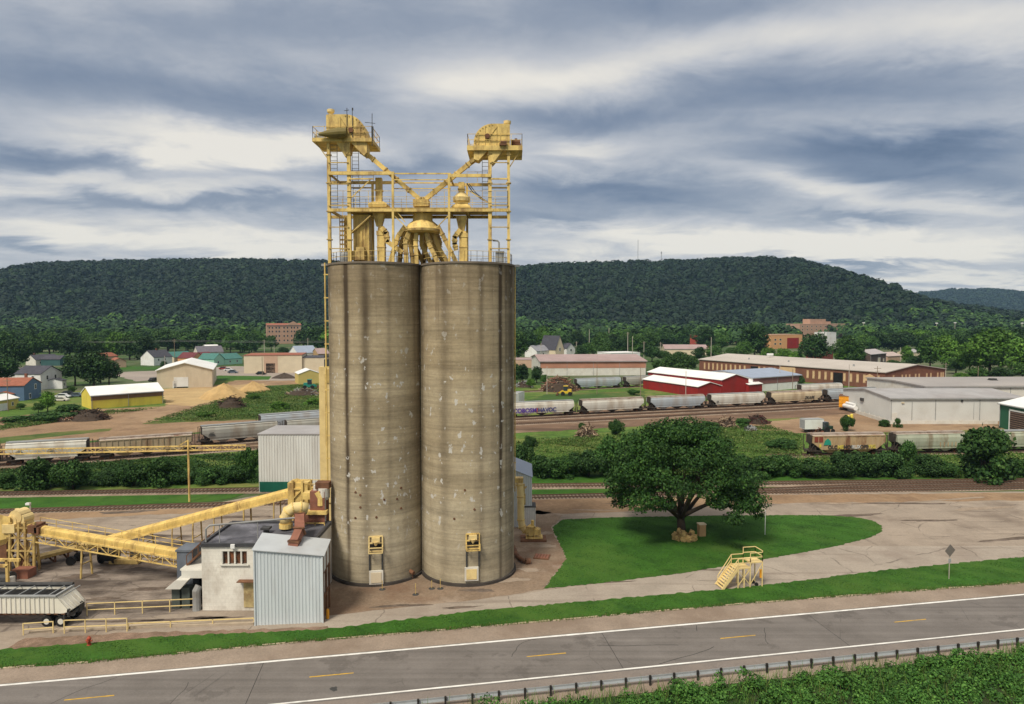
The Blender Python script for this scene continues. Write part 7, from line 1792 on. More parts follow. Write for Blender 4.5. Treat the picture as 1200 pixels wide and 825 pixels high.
MB().box((-.7, 0, 2.2), (1.2, 1.3, 1.3)).build('cab', M['glass'], tk)
for x_, r_ in ((-.8, .85), (1.2, .5)):
    for y_ in (-1.0, .6): MB().tube([(x_, y_, r_), (x_, y_ + .4, r_)], r_, 14).build('wheel', M['black'], tk)
yc = thing('rail_car', 'orange-yellow rail car standing end-on beside the big white warehouse', 'rail car', g(989, 481), R(62))
MB().box((3.5, 0, 2.75), (7, 3.0, 3.5)).build('body', M['orange'], yc)
rm = MB()
for k in range(6): rm.box((-.05, -1.4 + k * .56, 2.75), (.1, .12, 3.4))
for k in range(8): rm.box((.4 + k * .9, -1.54, 2.75), (.12, .1, 3.4))
for k in (1.3, 2.4, 3.5, 4.4): rm.box((-.06, 0, k), (.08, 2.9, .12))
rm.build('ribs', M['orange'], yc)
MB().box((3.5, 0, 4.55), (7.2, 3.1, .14)).build('roof', M['rust'], yc)
MB().box((3.5, 0, .85), (7, 2.4, .4)).box((1.2, 0, .5), (1.6, 2.0, .7)).build('bogie', under_m, yc)
for q, lab in ((994, 'yellow bollard before the round shrub, the shorter of a close pair'), (998, 'yellow bollard before the big white warehouse, the taller of a close pair')):
    t = thing('bollard', lab, 'bollard', g(q, 493), group='yellow bollards'); MB().lathe((0, 0, 0), [(.42, 0), (.42, 1.7 if q > 995 else 1.4), (.25, 1.95 if q > 995 else 1.6), (.001, 2.0 if q > 995 else 1.65)], 12).build('shaft', M['lemon'], t)
# ------------------------------------------------------------------ poles, wires, masts
def pole(label, px, ytop, ybase, arm=True, m_=None, lamp=False, name='utility_pole', cat='utility pole', wide=1.0):
    o = g(px, ybase); t = thing(name, label, cat, o, group='poles about the rail yard and town'); H_ = at(px, ytop, o.y).z; k = o.y / 800
    w_ = max(.13, .34 * k) * wide
    MB().tube([(0, 0, 0), (0, 0, H_)], [w_, w_ * .8], 7).build('pole', m_ or M['wood_pale'], t)
    if arm: MB().box((0, -.1, H_ - .9), (2.6, .16, max(.16, .3 * k))).box((0, -.1, H_ - 1.9), (1.6, .16, max(.12, .2 * k))).build('crossarm', m_ or M['wood'], t)
    if lamp: MB().box((0, 0, H_ + .3), (3.2, .8, 1.1)).build('lamp_head', M['white'], t)
    return o, H_
pole('weathered pole beside the small yellow and white garage', 9.5, 443, 482, True, M['wood'])
p1 = pole('thin pole rising above the dark trees behind the charcoal-roofed house', 93, 399.5, 418)
p2 = pole('tall brown pole with a crossarm between the white and cream houses', 205, 397, 432, True, M['wood'])
pole('thin pole in front of the cream building', 307.5, 418, 440, False, M['wood'])
pole('thin pole at the lamp by the cream building roof', 310, 398, 425, True)
pole('slender pole behind the roof of the cream building', 321.5, 405, 425, False)
pole('pole above the blue-grey roofed white house', 361, 396, 420)
pole('pole between the round bush and the beige warehouse', 193.5, 417, 437, False)
pole('slender pole among the dark trees left of the chapel', 634, 402, 421)
pole('tall pale pole standing beside the timber heap', 641, 429, 462, False)
pole('slender pole rising from trees above the chapel roof', 642.5, 385, 408, False)
pole('thin pole behind the grey and white gable house', 675.5, 400, 417)
pole('pale pole in the treetops near the far cream and red roofline', 690.5, 386, 409, False)
pole('tall thin dark pole in front of the terracotta wall', 699.5, 424, 462, False, M['wood'])
pole('pale pole among trees beyond the pink warehouse ridge', 713.5, 384, 409, False)
pole('tall pole with a pale orange top by the flat white-walled building', 735.5, 389, 423, True)
pole('pole in front of the flat white-walled building', 741, 394, 430, False)
pole('thin dark pole standing before the back-track hopper cars', 750.5, 431, 472, False, M['wood'])
pole('slender pole beside the flat shed below the tall trees', 774, 401, 420)
pole('thin pole behind the flat white-walled building', 754.5, 400, 420)
pole('tall pale pole in front of the small red barn', 803.5, 435, 474, False)
pole('pole in front of the end wall of the long brick warehouse', 833, 395, 436, False)
pole('lamp pole with a white head on the long brick warehouse roof line', 902, 416, 440, False, M['wood_pale'], True, 'lamp_pole', 'lamp pole')
pole('thin pole before the blue-grey metal roof', 928.5, 433, 465, False, M['wood'])
pole('pale pole before the brick facade near the blue-grey metal roof', 913.5, 428, 455, False)
pole('tall pole before the brick warehouse near its corner', 994.5, 427, 462, False)
pole('tall pole before the brick warehouse corner and boarded arch', 1027.5, 429, 465, True, M['wood'])
pole('pole rising behind the brick gable end', 1108, 425, 446, True)
pole('dark pole standing behind the big white warehouse roof', 1145.5, 429, 462, False, M['wood'])
pole('short pale post beside the pinkish low house', 1055, 407, 424, False)
for px, yt, lab in ((1011.5, 378.5, 'stadium light pole nearest the two-storey grey-roofed house'), (1097, 379, 'stadium light pole above the middle of the right tree belt'), (1118.5, 378.5, 'stadium light pole beside the tall bright green trees'), (1197, 379, 'stadium light pole at the picture edge over the green trees')):
    pole(lab, px, yt, 401, False, M['wood_pale'], True, 'stadium_light', 'light pole', .8)
wm = MB()
for (xa, ya), (xb, yb), Yw in (((-60, 399.5), (93, 400), 560), ((93, 400), (205, 398.5), 480), ((205, 398.5), (400, 399.5), 450)):
    for dz in (0, .8):
        a_, b_ = at(xa, ya, Yw), at(xb, yb, Yw); pts = [a_.lerp(b_, k / 8) - V((0, 0, 1.6 * (1 - (2 * k / 8 - 1) ** 2) * .3 + dz)) for k in range(9)]
        wm.tube(pts, .045, 4)
tag(wm.build('power_line', M['grey_metal']), 'thin power lines strung across the tree belt above the houses', 'power line')
# ------------------------------------------------------------------ vegetation
rng = np.random.default_rng(11)
def unit(a): return a / np.maximum(np.linalg.norm(a, axis=-1, keepdims=True), 1e-9)
def leaf_quads(c, nrm, size, g_):
    """quads centred on c (n,3), facing nrm, half-size size (n,)"""
    n = len(c)
    t = g_.normal(size=(n, 3)); a = unit(np.cross(nrm, t)); b = np.cross(nrm, a)
    s = size[:, None]; k = g_.uniform(.6, 1.0, (n, 1))
    v = np.stack([c - a * s, c + b * s * k * .8 + nrm * s * .15, c + a * s, c - b * s * k * .8 + nrm * s * .15], 1)
    return v.reshape(-1, 3), np.arange(n * 4).reshape(n, 4)
def crown(lobes, n, leaf, seed, inner=.55, rough=.8, up=.25):
    g_ = np.random.default_rng(seed)
    L = np.array([l[0] for l in lobes], float); Rr = np.array([l[1] for l in lobes], float)
    w_ = (Rr[:, 0] * Rr[:, 1] + Rr[:, 0] * Rr[:, 2]); w_ /= w_.sum()
    i = g_.choice(len(lobes), n, p=w_)
    d = unit(g_.normal(size=(n, 3)))
    r = g_.uniform(inner, 1.0, n) ** .6 * (1 + .12 * g_.normal(size=n))
    c = L[i] + Rr[i] * d * r[:, None]
    nr = unit(d + rough * g_.normal(size=(n, 3)) + np.array([0, 0, up]))
    sz = leaf * g_.uniform(.55, 1.35, n)
    return leaf_quads(c, nr, sz, g_)
LM = {
    'dark': leaf_mat('dark_foliage', (.015, .042, .011), (.027, .07, .016), (.05, .105, .024)),
    'mid': leaf_mat('mid_foliage', (.028, .075, .014), (.050, .118, .021), (.085, .16, .032)),
    'bright': leaf_mat('bright_foliage', (.05, .125, .014), (.085, .19, .022), (.13, .24, .035)),
    'oak': leaf_mat('oak_foliage', (.011, .040, .008), (.023, .066, .011), (.055, .118, .019), big=.25),
    'bush': leaf_mat('bush_foliage', (.018, .058, .012), (.034, .088, .016), (.07, .14, .028), big=.3),
    'brush': leaf_mat('roadside_foliage', (.026, .08, .014), (.052, .14, .022), (.10, .21, .04), big=.35, objvar=0),
    'weed': leaf_mat('weed_foliage', (.036, .085, .014), (.082, .145, .026), (.18, .19, .065), big=.09, objvar=0),
    'hill': leaf_mat('hill_forest_foliage', (.0075, .021, .0095), (.011, .028, .012), (.017, .038, .0155), big=.016, objvar=0, tone=True),
    'valley': leaf_mat('valley_wood_foliage', (.018, .050, .012), (.032, .078, .017), (.065, .13, .028), big=.02, objvar=0, tone=True)}
def tree_proto(seed, kind):
    r_ = random.Random(seed); lobes = []
    # nominal tree: 14 m tall, 12 m wide
    if kind == 'round': nl, wx, z0, z1 = 16, 4.2, 3.6, 11.6
    elif kind == 'tall': nl, wx, z0, z1 = 15, 2.9, 3.0, 12.0
    else: nl, wx, z0, z1 = 18, 5.0, 4.4, 11.0
    for i in range(nl):
        f = (i + .5) / nl; z_ = z0 + (z1 - z0) * f
        wid = wx * (math.sin(PI * min(1, .18 + f * .80)) ** .7)
        a = i * 2.4 + r_.uniform(-.5, .5); q = r_.uniform(.35, 1) * wid
        s_ = r_.uniform(1.5, 2.5)
        lobes.append(((q * math.cos(a), q * math.sin(a), z_), (s_ * 1.15, s_ * 1.15, s_ * .85)))
    v_, f_ = crown(lobes, 3600, .40, seed)
    tb = MB(); tb.tube([(0, 0, -.2), (.1, 0, 2.5), (0, .1, 5.5), (.2, 0, 9)], [.38, .3, .2, .06], 7)
    for k in range(5):
        l_ = lobes[r_.randrange(nl // 2)][0]; tb.tube([(0, 0, 3 + k * .4), V((0, 0, 4 + k * .4)).lerp(V(l_), .5), l_], [.17, .11, .04], 5)
    return v_, f_, tb
KINDS = ['round', 'tall', 'wide', 'round', 'wide']
protos = {}
trunk_me = {}
for i, k in enumerate(KINDS):
    v_, f_, tb = tree_proto(100 + i, k)
    for tone in ('dark', 'mid', 'bright'):
        protos[(i, tone)] = np_mesh('tree_crown', v_, f_, LM[tone])
    o_ = tb.build('trunk', M['bark']); trunk_me[i] = o_.data; bpy.data.objects.remove(o_)
tone_word = {'dark': 'dark green', 'mid': 'mid green', 'bright': 'bright green'}
def tree(label, px, base, hpx, tone='mid', kind=None, wide=1.0, group='trees of the town', seed=None, o=None, trunk=True):
    o = g(px, base) if o is None else o
    r_ = random.Random(int(px * 7 + base * 31) if seed is None else seed)
    i = KINDS.index(kind) if kind in KINDS else r_.randrange(len(KINDS))
    s_ = hpx * o.y / 800 / 13.2
    t = thing('tree', label, 'tree', o, r_.uniform(0, 6.28), group)
    t.scale = (s_ * wide, s_ * wide, s_)
    link('crown', protos[(i, tone)], t)
    if trunk: link('trunk', trunk_me[i], t)
    return t
TR = [  # photo x, base y, height px, tone, kind, width factor, label
    (6, 452, 36, 'dark', 'wide', 1.2, 'very dark broad tree behind the rust-red brick building'), (-22, 455, 42, 'dark', 'wide', 1.1, 'very dark tree cut off by the picture edge beside the rust-red building'),
    (88, 452, 38, 'dark', 'wide', 1.05, 'dark broad tree rising just behind the white gable house'), (110, 455, 46, 'dark', 'round', 1.15, 'tallest dark tree of the clump behind the yellow warehouse'), (128, 452, 32, 'dark', 'wide', 1.0, 'dark tree at the outer end of the clump behind the yellow warehouse'),
    (98, 425, 26, 'dark', 'round', 1.1, 'dark tree behind the dark teal house'), (56, 482, 24, 'bright', 'round', 1.0, 'bright green bushy tree growing in front of the slate blue house'), (45, 484, 13, 'mid', 'wide', 1.3, 'low bushy tree at the foot of the slate blue house'),
    (137, 421, 33, 'bright', 'round', 1.15, 'bright green round tree behind the pinkish cottage'), (152, 422, 30, 'mid', 'round', 1.1, 'mid green round tree above the pinkish cottage'), (171, 426, 32, 'dark', 'tall', 1.25, 'dark conical tree beside the white house with the dark hipped roof'),
    (192, 432, 9, 'dark', 'round', 1.3, 'small round dark bush in front of the white house with the dark hipped roof'), (300, 412, 26, 'mid', 'round', 1, 'mid green tree left of the brick school'), (284, 413, 27, 'mid', 'round', 1.1, 'mid green tree behind the long mint green wing'), (318, 412, 20, 'mid', 'wide', 1.0, 'tree hiding the foot of the brick school'),
    (270, 414, 24, 'mid', 'wide', 1, 'tree behind the ridge of the mint green house'), (356, 411, 26, 'dark', 'wide', 1.2, 'dark broad tree at the far end of the brick school'), (372, 412, 30, 'dark', 'round', 1.2, 'dark round tree between the brick school and the silo'), (388, 412, 28, 'dark', 'round', 1.2, 'dark tree half hidden by the silo edge'),
    (232, 413, 12, 'mid', 'round', 1.1, 'small tree above the roof of the orange-tan house'), (198, 411, 20, 'mid', 'wide', 1.1, 'tree behind the dark hipped roof'), (160, 412, 22, 'mid', 'round', 1.0, 'mid green tree between the conical tree and the bright one'), (218, 411, 20, 'dark', 'wide', 1.1, 'dark tree behind the teal shingle roof'), (250, 411, 22, 'mid', 'round', 1.0, 'tree behind the white-roofed shed'),
    (612, 449, 23, 'dark', 'round', 1.1, 'dark bushy tree beside the silo and the pink-roofed warehouse'), (629, 449, 20, 'dark', 'round', 1.0, 'dark bushy tree at the gable of the pink-roofed warehouse'), (604, 450, 24, 'dark', 'round', 1.0, 'dark bushy tree touching the silo edge'), (638, 451, 13, 'mid', 'wide', 1.0, 'low bush by the tall pale pole and the timber heap'), (622, 455, 12, 'bright', 'wide', 1.2, 'bright low bush next to the timber heap'),
    (607, 424, 36, 'mid', 'round', 1.1, 'mid green tree behind the low building at the silo'), (620, 418, 30, 'dark', 'round', 1.1, 'dark tree left of the chapel'), (645, 413, 27, 'mid', 'wide', 1.1, 'broad tree behind the chapel gable'), (636, 411, 30, 'bright', 'round', 1.0, 'brighter round tree beyond the chapel'), (690, 420, 20, 'mid', 'wide', 1.2, 'tree above the ridge of the pink-roofed warehouse'), (712, 420, 22, 'mid', 'wide', 1.0, 'tree behind the outer end of the pink ridge'), (704, 416, 28, 'mid', 'round', 1.0, 'tall tree beyond the pink ridge'), (728, 419, 24, 'dark', 'round', 1.1, 'dark tree behind the flat white-walled building'), (748, 417, 26, 'mid', 'round', 1.2, 'mid green tree beyond the pole with the orange top'),
    (770, 436, 15, 'mid', 'wide', 1.0, 'low tree at the near end of the thicket before the brick warehouse'), (786, 440, 26, 'mid', 'wide', 1.25, 'broad tree in the middle of the thicket beside the brick warehouse'), (806, 438, 24, 'mid', 'wide', 1.2, 'broad tree at the end wall of the brick warehouse'), (820, 424, 18, 'dark', 'round', 1.2, 'dark tree behind the end wall of the brick warehouse'), (836, 424, 20, 'mid', 'wide', 1.2, 'tree beside the pole at the brick warehouse end'),
    (826, 412, 30, 'dark', 'round', 1.2, 'tall dark tree behind the brick-red block'), (845, 412, 24, 'mid', 'round', 1.1, 'tree before the orange brick office'), (884, 421, 43, 'dark', 'round', 1.1, 'large dark round tree beside the tan office'), (872, 422, 24, 'mid', 'wide', 1.1, 'tree at the foot of the large dark round one'), (858, 424, 18, 'mid', 'wide', 1.2, 'tree above the middle of the brick warehouse roof'),
    (900, 426, 20, 'bright', 'wide', 1.2, 'bright green tree before the tan office, under its windows'), (918, 428, 21, 'bright', 'wide', 1.25, 'bright green tree before the dark red wall panel'), (934, 429, 19, 'bright', 'wide', 1.1, 'bright green tree before the corner of the tan office'), (955, 430, 42, 'dark', 'wide', 1.1, 'large dark tree with bare trunk before the stepped pink building'), (992, 430, 38, 'mid', 'round', 1.0, 'mid green tree right beside the white slab-sided block'), (984, 430, 22, 'bright', 'tall', 1.1, 'bright green tree under the white slab-sided block'), (1004, 427, 28, 'mid', 'round', 1.1, 'mid green tree next to the two-storey grey-roofed house'),
    (1020, 414, 22, 'mid', 'wide', 1.1, 'tree behind the two-storey grey-roofed house'), (1062, 425, 20, 'bright', 'tall', 1.2, 'yellow-green young tree beside the pinkish low house'), (1090, 432, 38, 'mid', 'round', 1.0, 'mid green tree beside the brick gable end, behind its end'), (1108, 434, 42, 'bright', 'round', 1.0, 'bright green tree right behind the brick gable end'), (1052, 410, 20, 'dark', 'wide', 1.1, 'dark tree behind the pinkish low house'), (1076, 412, 22, 'mid', 'wide', 1.1, 'tree behind the yellow-green young one'),
    (1136, 440, 40, 'bright', 'wide', 1.0, 'bright green tree at the near edge of the big maple clump'), (1160, 442, 58, 'bright', 'round', 1.15, 'tallest bright green tree over the wide grey roof'), (1185, 440, 46, 'bright', 'wide', 1.1, 'broad bright green tree over the green shed'), (1212, 440, 52, 'mid', 'round', 1.1, 'mid green tree cut off by the picture edge over the green shed'), (1126, 446, 10, 'bright', 'wide', 2.0, 'low bright bushes behind the wide grey roof'),
    (1115, 412, 26, 'mid', 'round', 1.2, 'tree behind the bright green pair at the brick gable'), (1150, 410, 28, 'dark', 'wide', 1.4, 'dark broad tree behind the tallest bright one'), (1180, 408, 26, 'dark', 'wide', 1.4, 'dark broad tree far behind the green shed')]
TR += [(18, 434, 38, 'dark', 'wide', 1.1, 'dark tree above the weathered grey roof near the picture edge'), (38, 421, 30, 'mid', 'round', 1.1, 'mid green tree behind the charcoal-roofed house at its near end'), (58, 419, 32, 'mid', 'wide', 1.2, 'mid green tree behind the middle of the charcoal roof'), (2, 424, 36, 'mid', 'round', 1.2, 'mid green tree behind the very dark tree at the picture edge'), (-24, 428, 40, 'mid', 'wide', 1.2, 'tree cut off by the picture edge above the rust-red building'), (82, 420, 30, 'dark', 'round', 1.1, 'dark tree right behind the dark teal house gable'), (112, 421, 28, 'mid', 'wide', 1.2, 'mid green tree behind the red-roofed house'), (126, 416, 28, 'dark', 'round', 1.1, 'dark tree beside the bright round one behind the cottage'),
 (96, 440, 26, 'dark', 'round', 1.2, 'dark low tree between the white gable house and the tall clump'), (118, 449, 26, 'dark', 'wide', 1.2, 'dark tree filling the front of the clump by the yellow warehouse'), (84, 461, 9, 'mid', 'round', 1.4, 'small bush beside the parked cars'), (24, 480, 8, 'mid', 'wide', 1.6, 'small bush beside the small garage'), (176, 417, 20, 'mid', 'wide', 1.2, 'mid green tree behind the dark conical one'), (144, 414, 18, 'mid', 'wide', 1.3, 'mid green tree peeping between the two round trees'),
 (206, 412, 22, 'dark', 'round', 1.1, 'dark round tree behind the tall brown pole'), (266, 410, 26, 'dark', 'round', 1.1, 'dark round tree rising beyond the mint green roof'), (292, 417, 22, 'dark', 'wide', 1.2, 'dark tree right behind the cream building roof corner'), (332, 418, 12, 'dark', 'wide', 1.4, 'dark low tree just behind the cream building roof'), (346, 420, 14, 'dark', 'round', 1.3, 'dark low tree behind the cream building end'),
 (660, 416, 22, 'dark', 'wide', 1.3, 'dark tree between the chapel and the grey and white gable'), (680, 422, 18, 'dark', 'round', 1.2, 'dark round tree behind the pink ridge near the gable house'), (764, 424, 20, 'dark', 'wide', 1.3, 'dark tree at the outer end of the flat white-walled building'), (778, 424, 14, 'mid', 'wide', 1.5, 'low tree before the low pink-roofed building'), (796, 426, 15, 'mid', 'wide', 1.6, 'low tree hiding the cream wall of the low pink-roofed building'), (758, 414, 26, 'mid', 'round', 1.2, 'mid green tree beside the slender pole'), (738, 413, 24, 'dark', 'wide', 1.2, 'dark tree beyond the pole with the orange top'), (676, 411, 24, 'dark', 'round', 1.1, 'dark round tree below the far cream roofline'), (604, 414, 32, 'dark', 'wide', 1.2, 'dark tree touching the silo edge far behind'),
 (1046, 433, 12, 'mid', 'wide', 1.6, 'low bushes before the pinkish low house'), (1030, 434, 9, 'dark', 'wide', 2.0, 'low dark bushes before the two-storey grey-roofed house'), (1072, 430, 14, 'dark', 'wide', 1.6, 'dark bushes before the small pale house'), (1120, 438, 20, 'mid', 'wide', 1.5, 'low tree between the brick gable and the maple clump'), (1146, 446, 16, 'mid', 'wide', 1.8, 'low bushy tree under the maple clump, over the grey roof'), (1172, 447, 18, 'dark', 'wide', 1.8, 'dark bushy tree under the tallest maple'), (1198, 446, 22, 'mid', 'wide', 1.6, 'bushy tree under the maples near the picture edge'), (1172, 428, 46, 'mid', 'round', 1.2, 'mid green tree between the tallest maple and the broad one'), (1125, 424, 34, 'dark', 'round', 1.2, 'dark tree behind the near edge of the maple clump'), (1200, 424, 42, 'dark', 'wide', 1.2, 'dark tree behind the maples at the picture edge'), (1085, 418, 28, 'dark', 'round', 1.1, 'dark tree behind the mid green one at the brick gable')]
for a in TR: tree(a[6], a[0], a[1], a[2], a[3], a[4], a[5])
# trees of the belt between town and hills
keep = [(311, 376, 354, 404), (934, 374, 992, 393), (902, 386, 942, 410), (778, 396, 833, 416), (650, 402, 676, 418), (180, 404, 285, 426), (658, 383, 706, 400), (848, 384, 865, 402), (348, 410, 386, 424), (1018, 405, 1058, 426), (40, 410, 82, 428), (118, 412, 150, 431), (968, 388, 981, 412), (818, 392, 832, 410), (716, 415, 752, 425), (628, 408, 646, 419)]
rr = random.Random(77); n_belt = 0
for base in (403.5, 406, 409, 413):
    px = -70.0
    while px < 1270:
        px += rr.uniform(13, 26)
        if 392 < px < 594: continue
        h_ = rr.uniform(15, 21) * (515 / g(600, base).y) * 1.6
        bx = (px - h_ * .5, base - h_, px + h_ * .5, base)
        if any(bx[0] < k[2] and bx[2] > k[0] and bx[1] < k[3] and bx[3] > k[1] and base > (k[3] - 3) for k in keep): continue
        if any(k[0] - 2 < px < k[2] + 2 and abs(base - k[3]) < 5 for k in keep): continue
        tn = rr.choice(['mid', 'mid', 'dark', 'dark', 'bright'])
        zone = ('behind the coloured houses' if px < 392 else 'beyond the pink-roofed warehouse' if px < 790 else 'beyond the long brick warehouse' if px < 1030 else 'beyond the tallest bright maples')
        rowd = 'back' if base < 402.5 else 'middle' if base < 408 else 'front'
        tree(f'{tone_word[tn]} tree in the {rowd} of the tree belt {zone}', px, base, h_, tn, None, rr.uniform(1.1, 1.5), seed=n_belt, trunk=base > 405, group=f'{tone_word[tn]} trees in the {rowd} of the tree belt {zone}'); n_belt += 1
print('belt trees', n_belt)
# ------------------------------------------------------------------ bushes of the rail yard
def bush_proto(seed):
    r_ = random.Random(seed); lobes = []
    for i in range(17):
        a = i * 2.4; q = r_.uniform(.1, 1) * 2.3; z_ = r_.uniform(.2, 3.3) * (1 - .25 * (q / 2.3) ** 2); s_ = r_.uniform(.7, 1.25)
        lobes.append(((q * math.cos(a), q * math.sin(a), z_), (s_, s_, s_ * .9)))
    return crown(lobes, 5200, .17, seed, inner=.5)
bush_me = {}
for i in range(4):
    v_, f_ = bush_proto(300 + i)
    for tone in ('dark', 'bush', 'bright'): bush_me[(i, tone)] = np_mesh('bush_foliage', v_, f_, LM[tone])
stem_me = MB().tube([(0, 0, -.1), (.1, .1, 1.5), (.2, 0, 3)], [.14, .1, .04], 6).tube([(.1, 0, -.1), (.7, .3, 2.4)], [.1, .03], 5).tube([(-.1, 0, -.1), (-.8, -.2, 2.2)], [.1, .03], 5).build('stem', M['bark'])
_sm = stem_me.data; bpy.data.objects.remove(stem_me)
def bush(label, px, base, wpx, hpx, tone='bush', k=0, group='bushes in the rail yard', name='bush'):
    o = g(px, base); sc = o.y / 800; r_ = random.Random(int(px * 13 + base))
    t = thing(name, label, name, o, r_.uniform(0, 6.28), group)
    t.scale = (wpx * sc / 5.8, wpx * sc / 5.8, hpx * sc / 4.4)
    link('foliage', bush_me[((k + int(px)) % 4, tone)], t); link('stem', _sm, t)
    return t
BU = [(42, 573, 50, 40, 'bush', 'round leafy bush before the off-white rail car, nearest the picture edge'), (86, 573, 46, 40, 'bush', 'round leafy bush before the off-white rail car, beside the wide gap'), (128, 568, 34, 19, 'dark', 'low dark bush where the off-white and tan rail cars meet'), (156, 569, 40, 30, 'bush', 'rounded bush before the near end of the tan rail car'), (186, 569, 48, 36, 'bush', 'rounded bush before the middle of the tan rail car'), (214, 567, 26, 18, 'dark', 'low dark bush beside the yellow gantry pole'),
    (250, 566, 40, 22, 'bush', 'broad low bush past the yellow gantry pole'), (276, 565, 30, 24, 'dark', 'dark bush at the end of the gantry beam'), (291, 563, 26, 46, 'bush', 'tall narrow bush beside the tall pale sheet building'), (8, 571, 30, 18, 'bush', 'low bush at the picture edge before the cream rail car'),
    (610, 557, 34, 42, 'dark', 'tall dark bush against the silo edge'), (636, 559, 40, 30, 'dark', 'dark bush next to the one at the silo'), (662, 559, 42, 27, 'bush', 'green bush between the silo hedge and the big tree'), (690, 558, 44, 36, 'dark', 'dark bush at the near side of the big tree crown'), (716, 557, 46, 50, 'bush', 'tall bush touching the big tree crown'), (742, 556, 48, 54, 'bush', 'bush half hidden by the big tree crown'), (770, 550, 50, 52, 'bush', 'bush behind the middle of the big tree crown'), (722, 512, 18, 24, 'bush', 'single narrow bush rising above the weeds behind the big tree'), (620, 525, 20, 16, 'dark', 'small dark bush at the weed patch by the silo'),
    (682, 510, 12, 16, 'bush', 'small bush under the first coupling of the hopper cars'), (800, 545, 50, 44, 'dark', 'dark bush behind the top of the big tree'), (836, 548, 46, 40, 'bush', 'bush at the far shoulder of the big tree'), (866, 557, 46, 28, 'dark', 'dark bush behind the outer boughs of the big tree'), (893, 558, 48, 26, 'bush', 'bush just past the outer boughs of the big tree'), (920, 557, 40, 28, 'bush', 'low bush before the open end of the rusted hopper car'), (950, 558, 44, 24, 'bush', 'low bush below the green emblem of the rusted car'), (984, 558, 40, 32, 'dark', 'dark bush before the rusted car middle'), (1012, 558, 46, 34, 'dark', 'dark bush before the end of the rusted car'), (1044, 558, 44, 34, 'dark', 'dark bush where the two rusted cars meet'), (1064, 552, 30, 38, 'bush', 'bush with a tall tip before the grey-green rusted car'), (1084, 557, 40, 28, 'dark', 'low dark bush beside the big round bush'), (1108, 558, 32, 20, 'bush', 'low bush leaning to the big round bush'),
    (1153, 561, 84, 66, 'bush', 'biggest round bush before the green shed'), (1188, 561, 34, 26, 'bush', 'low bush past the big round bush'), (1222, 562, 50, 34, 'dark', 'dark bush at the picture edge past the big round bush'), (992, 505, 17, 22, 'bush', 'round shrub before the yellow bollards'), (1036, 500, 14, 10, 'bush', 'small shrub at the corner of the big white warehouse'), (1052, 501, 10, 12, 'bush', 'small shrub beside the warehouse door'),
    (742, 447, 14, 8, 'dark', 'low dark shrub by the pink-roofed warehouse wall'), (716, 447, 14, 6, 'bush', 'low shrub along the pink-roofed warehouse wall'), (690, 448, 16, 5, 'bush', 'low green scrub before the white lower wall'), (742, 463, 16, 8, 'bush', 'shrub in the grass before the small red barn'), (938, 455, 12, 18, 'bush', 'shrub growing at the end of the blue-roofed hall'), (60, 493, 50, 11, 'bush', 'long green scrub in front of the dead brush heap'), (110, 489, 22, 10, 'bush', 'green scrub beside the yellow warehouse corner'), (80, 485, 44, 12, 'bush', 'hedge-like scrub below the parked cars'), (20, 494, 40, 7, 'bush', 'low scrub strip by the small garage'), (240, 489, 22, 8, 'bright', 'low bright scrub on the grassy bank'), (326, 480, 24, 11, 'bright', 'bright green scrub on the bank above the grey rail car'), (298, 468, 18, 8, 'bright', 'bright green scrub beside the brush heap'), (366, 474, 20, 9, 'bright', 'bright green scrub below the junk heap'),
    (870, 500, 22, 11, 'bush', 'green scrub beside the pale dry branches'), (830, 505, 28, 13, 'bush', 'green scrub below the gap in the hopper cars'), (800, 508, 24, 12, 'bush', 'green scrub behind the big tree top'), (920, 525, 40, 12, 'bush', 'green scrub in the yellow weeds before the rusted car')]
for i, b_ in enumerate(BU): bush(b_[5], b_[0], b_[1], b_[2], b_[3], b_[4], i)
# ------------------------------------------------------------------ the spreading tree on the lawn
to = g(798, 627); sc = to.y / 800
ok_t = thing('shade_tree', 'large spreading dark green tree with a forked trunk on the oval lawn', 'tree', to)
lobes = []; r_ = random.Random(21)
def lp(px, py, dy=0.0): p = at(px, py, to.y + dy); return p - to
half = 9.7
for i in range(64):
    if r_.random() < .16: continue
    a = i * 2.399; q = math.sqrt((i + .5) / 64)
    x_ = q * half * math.cos(a); y_ = q * half * .92 * math.sin(a)
    top = 15.9 - 6.6 * q ** 2.1 - (.6 if x_ < 0 else 0) * q
    top -= 2.0 * max(0, (x_ / half)) ** 2
    z_ = top - r_.uniform(.8, 2.6)
    s_ = r_.uniform(1.25, 2.0)
    lobes.append(((x_, y_, z_), (s_ * 1.25, s_ * 1.25, s_ * .75)))
for i in range(84):   # drooping lower skirt
    a = i * 2.399 + .4; q = r_.uniform(.55, 1.02)
    x_, y_ = q * half * math.cos(a), q * half * .92 * math.sin(a)
    if y_ < 0 and abs(x_) < 2.0: continue
    lobes.append(((x_, y_, r_.uniform(4.2, 7.2) + (1 - q) * 3 - (1.0 if abs(x_) > 7 else 0)), (r_.uniform(1.0, 1.7), r_.uniform(1.0, 1.7), r_.uniform(.5, .9))))
v_, f_ = crown(lobes, 60000, .165, 5, inner=.35, up=.5)
link('crown', np_mesh('crown', v_, f_, LM['oak']), ok_t)
tb = MB(); tb.tube([(0, 0, -.2), (.05, 0, .9), (-.05, 0, 2.2), (0, 0, 3.0)], [.75, .58, .52, .55], 12)
limbs = [(-7.5, -1.5, 7.2), (-4.5, 3, 9.5), (-2, -3.5, 10), (1.2, 2, 11.5), (3.5, -3, 9.6), (6.6, 1.5, 8.4), (5, 5, 9), (-4, 6, 8.5), (8.6, -2.5, 6.6), (-9, 1.5, 6.2), (.2, -6.5, 7.5), (-5.5, -5.5, 7.0)]
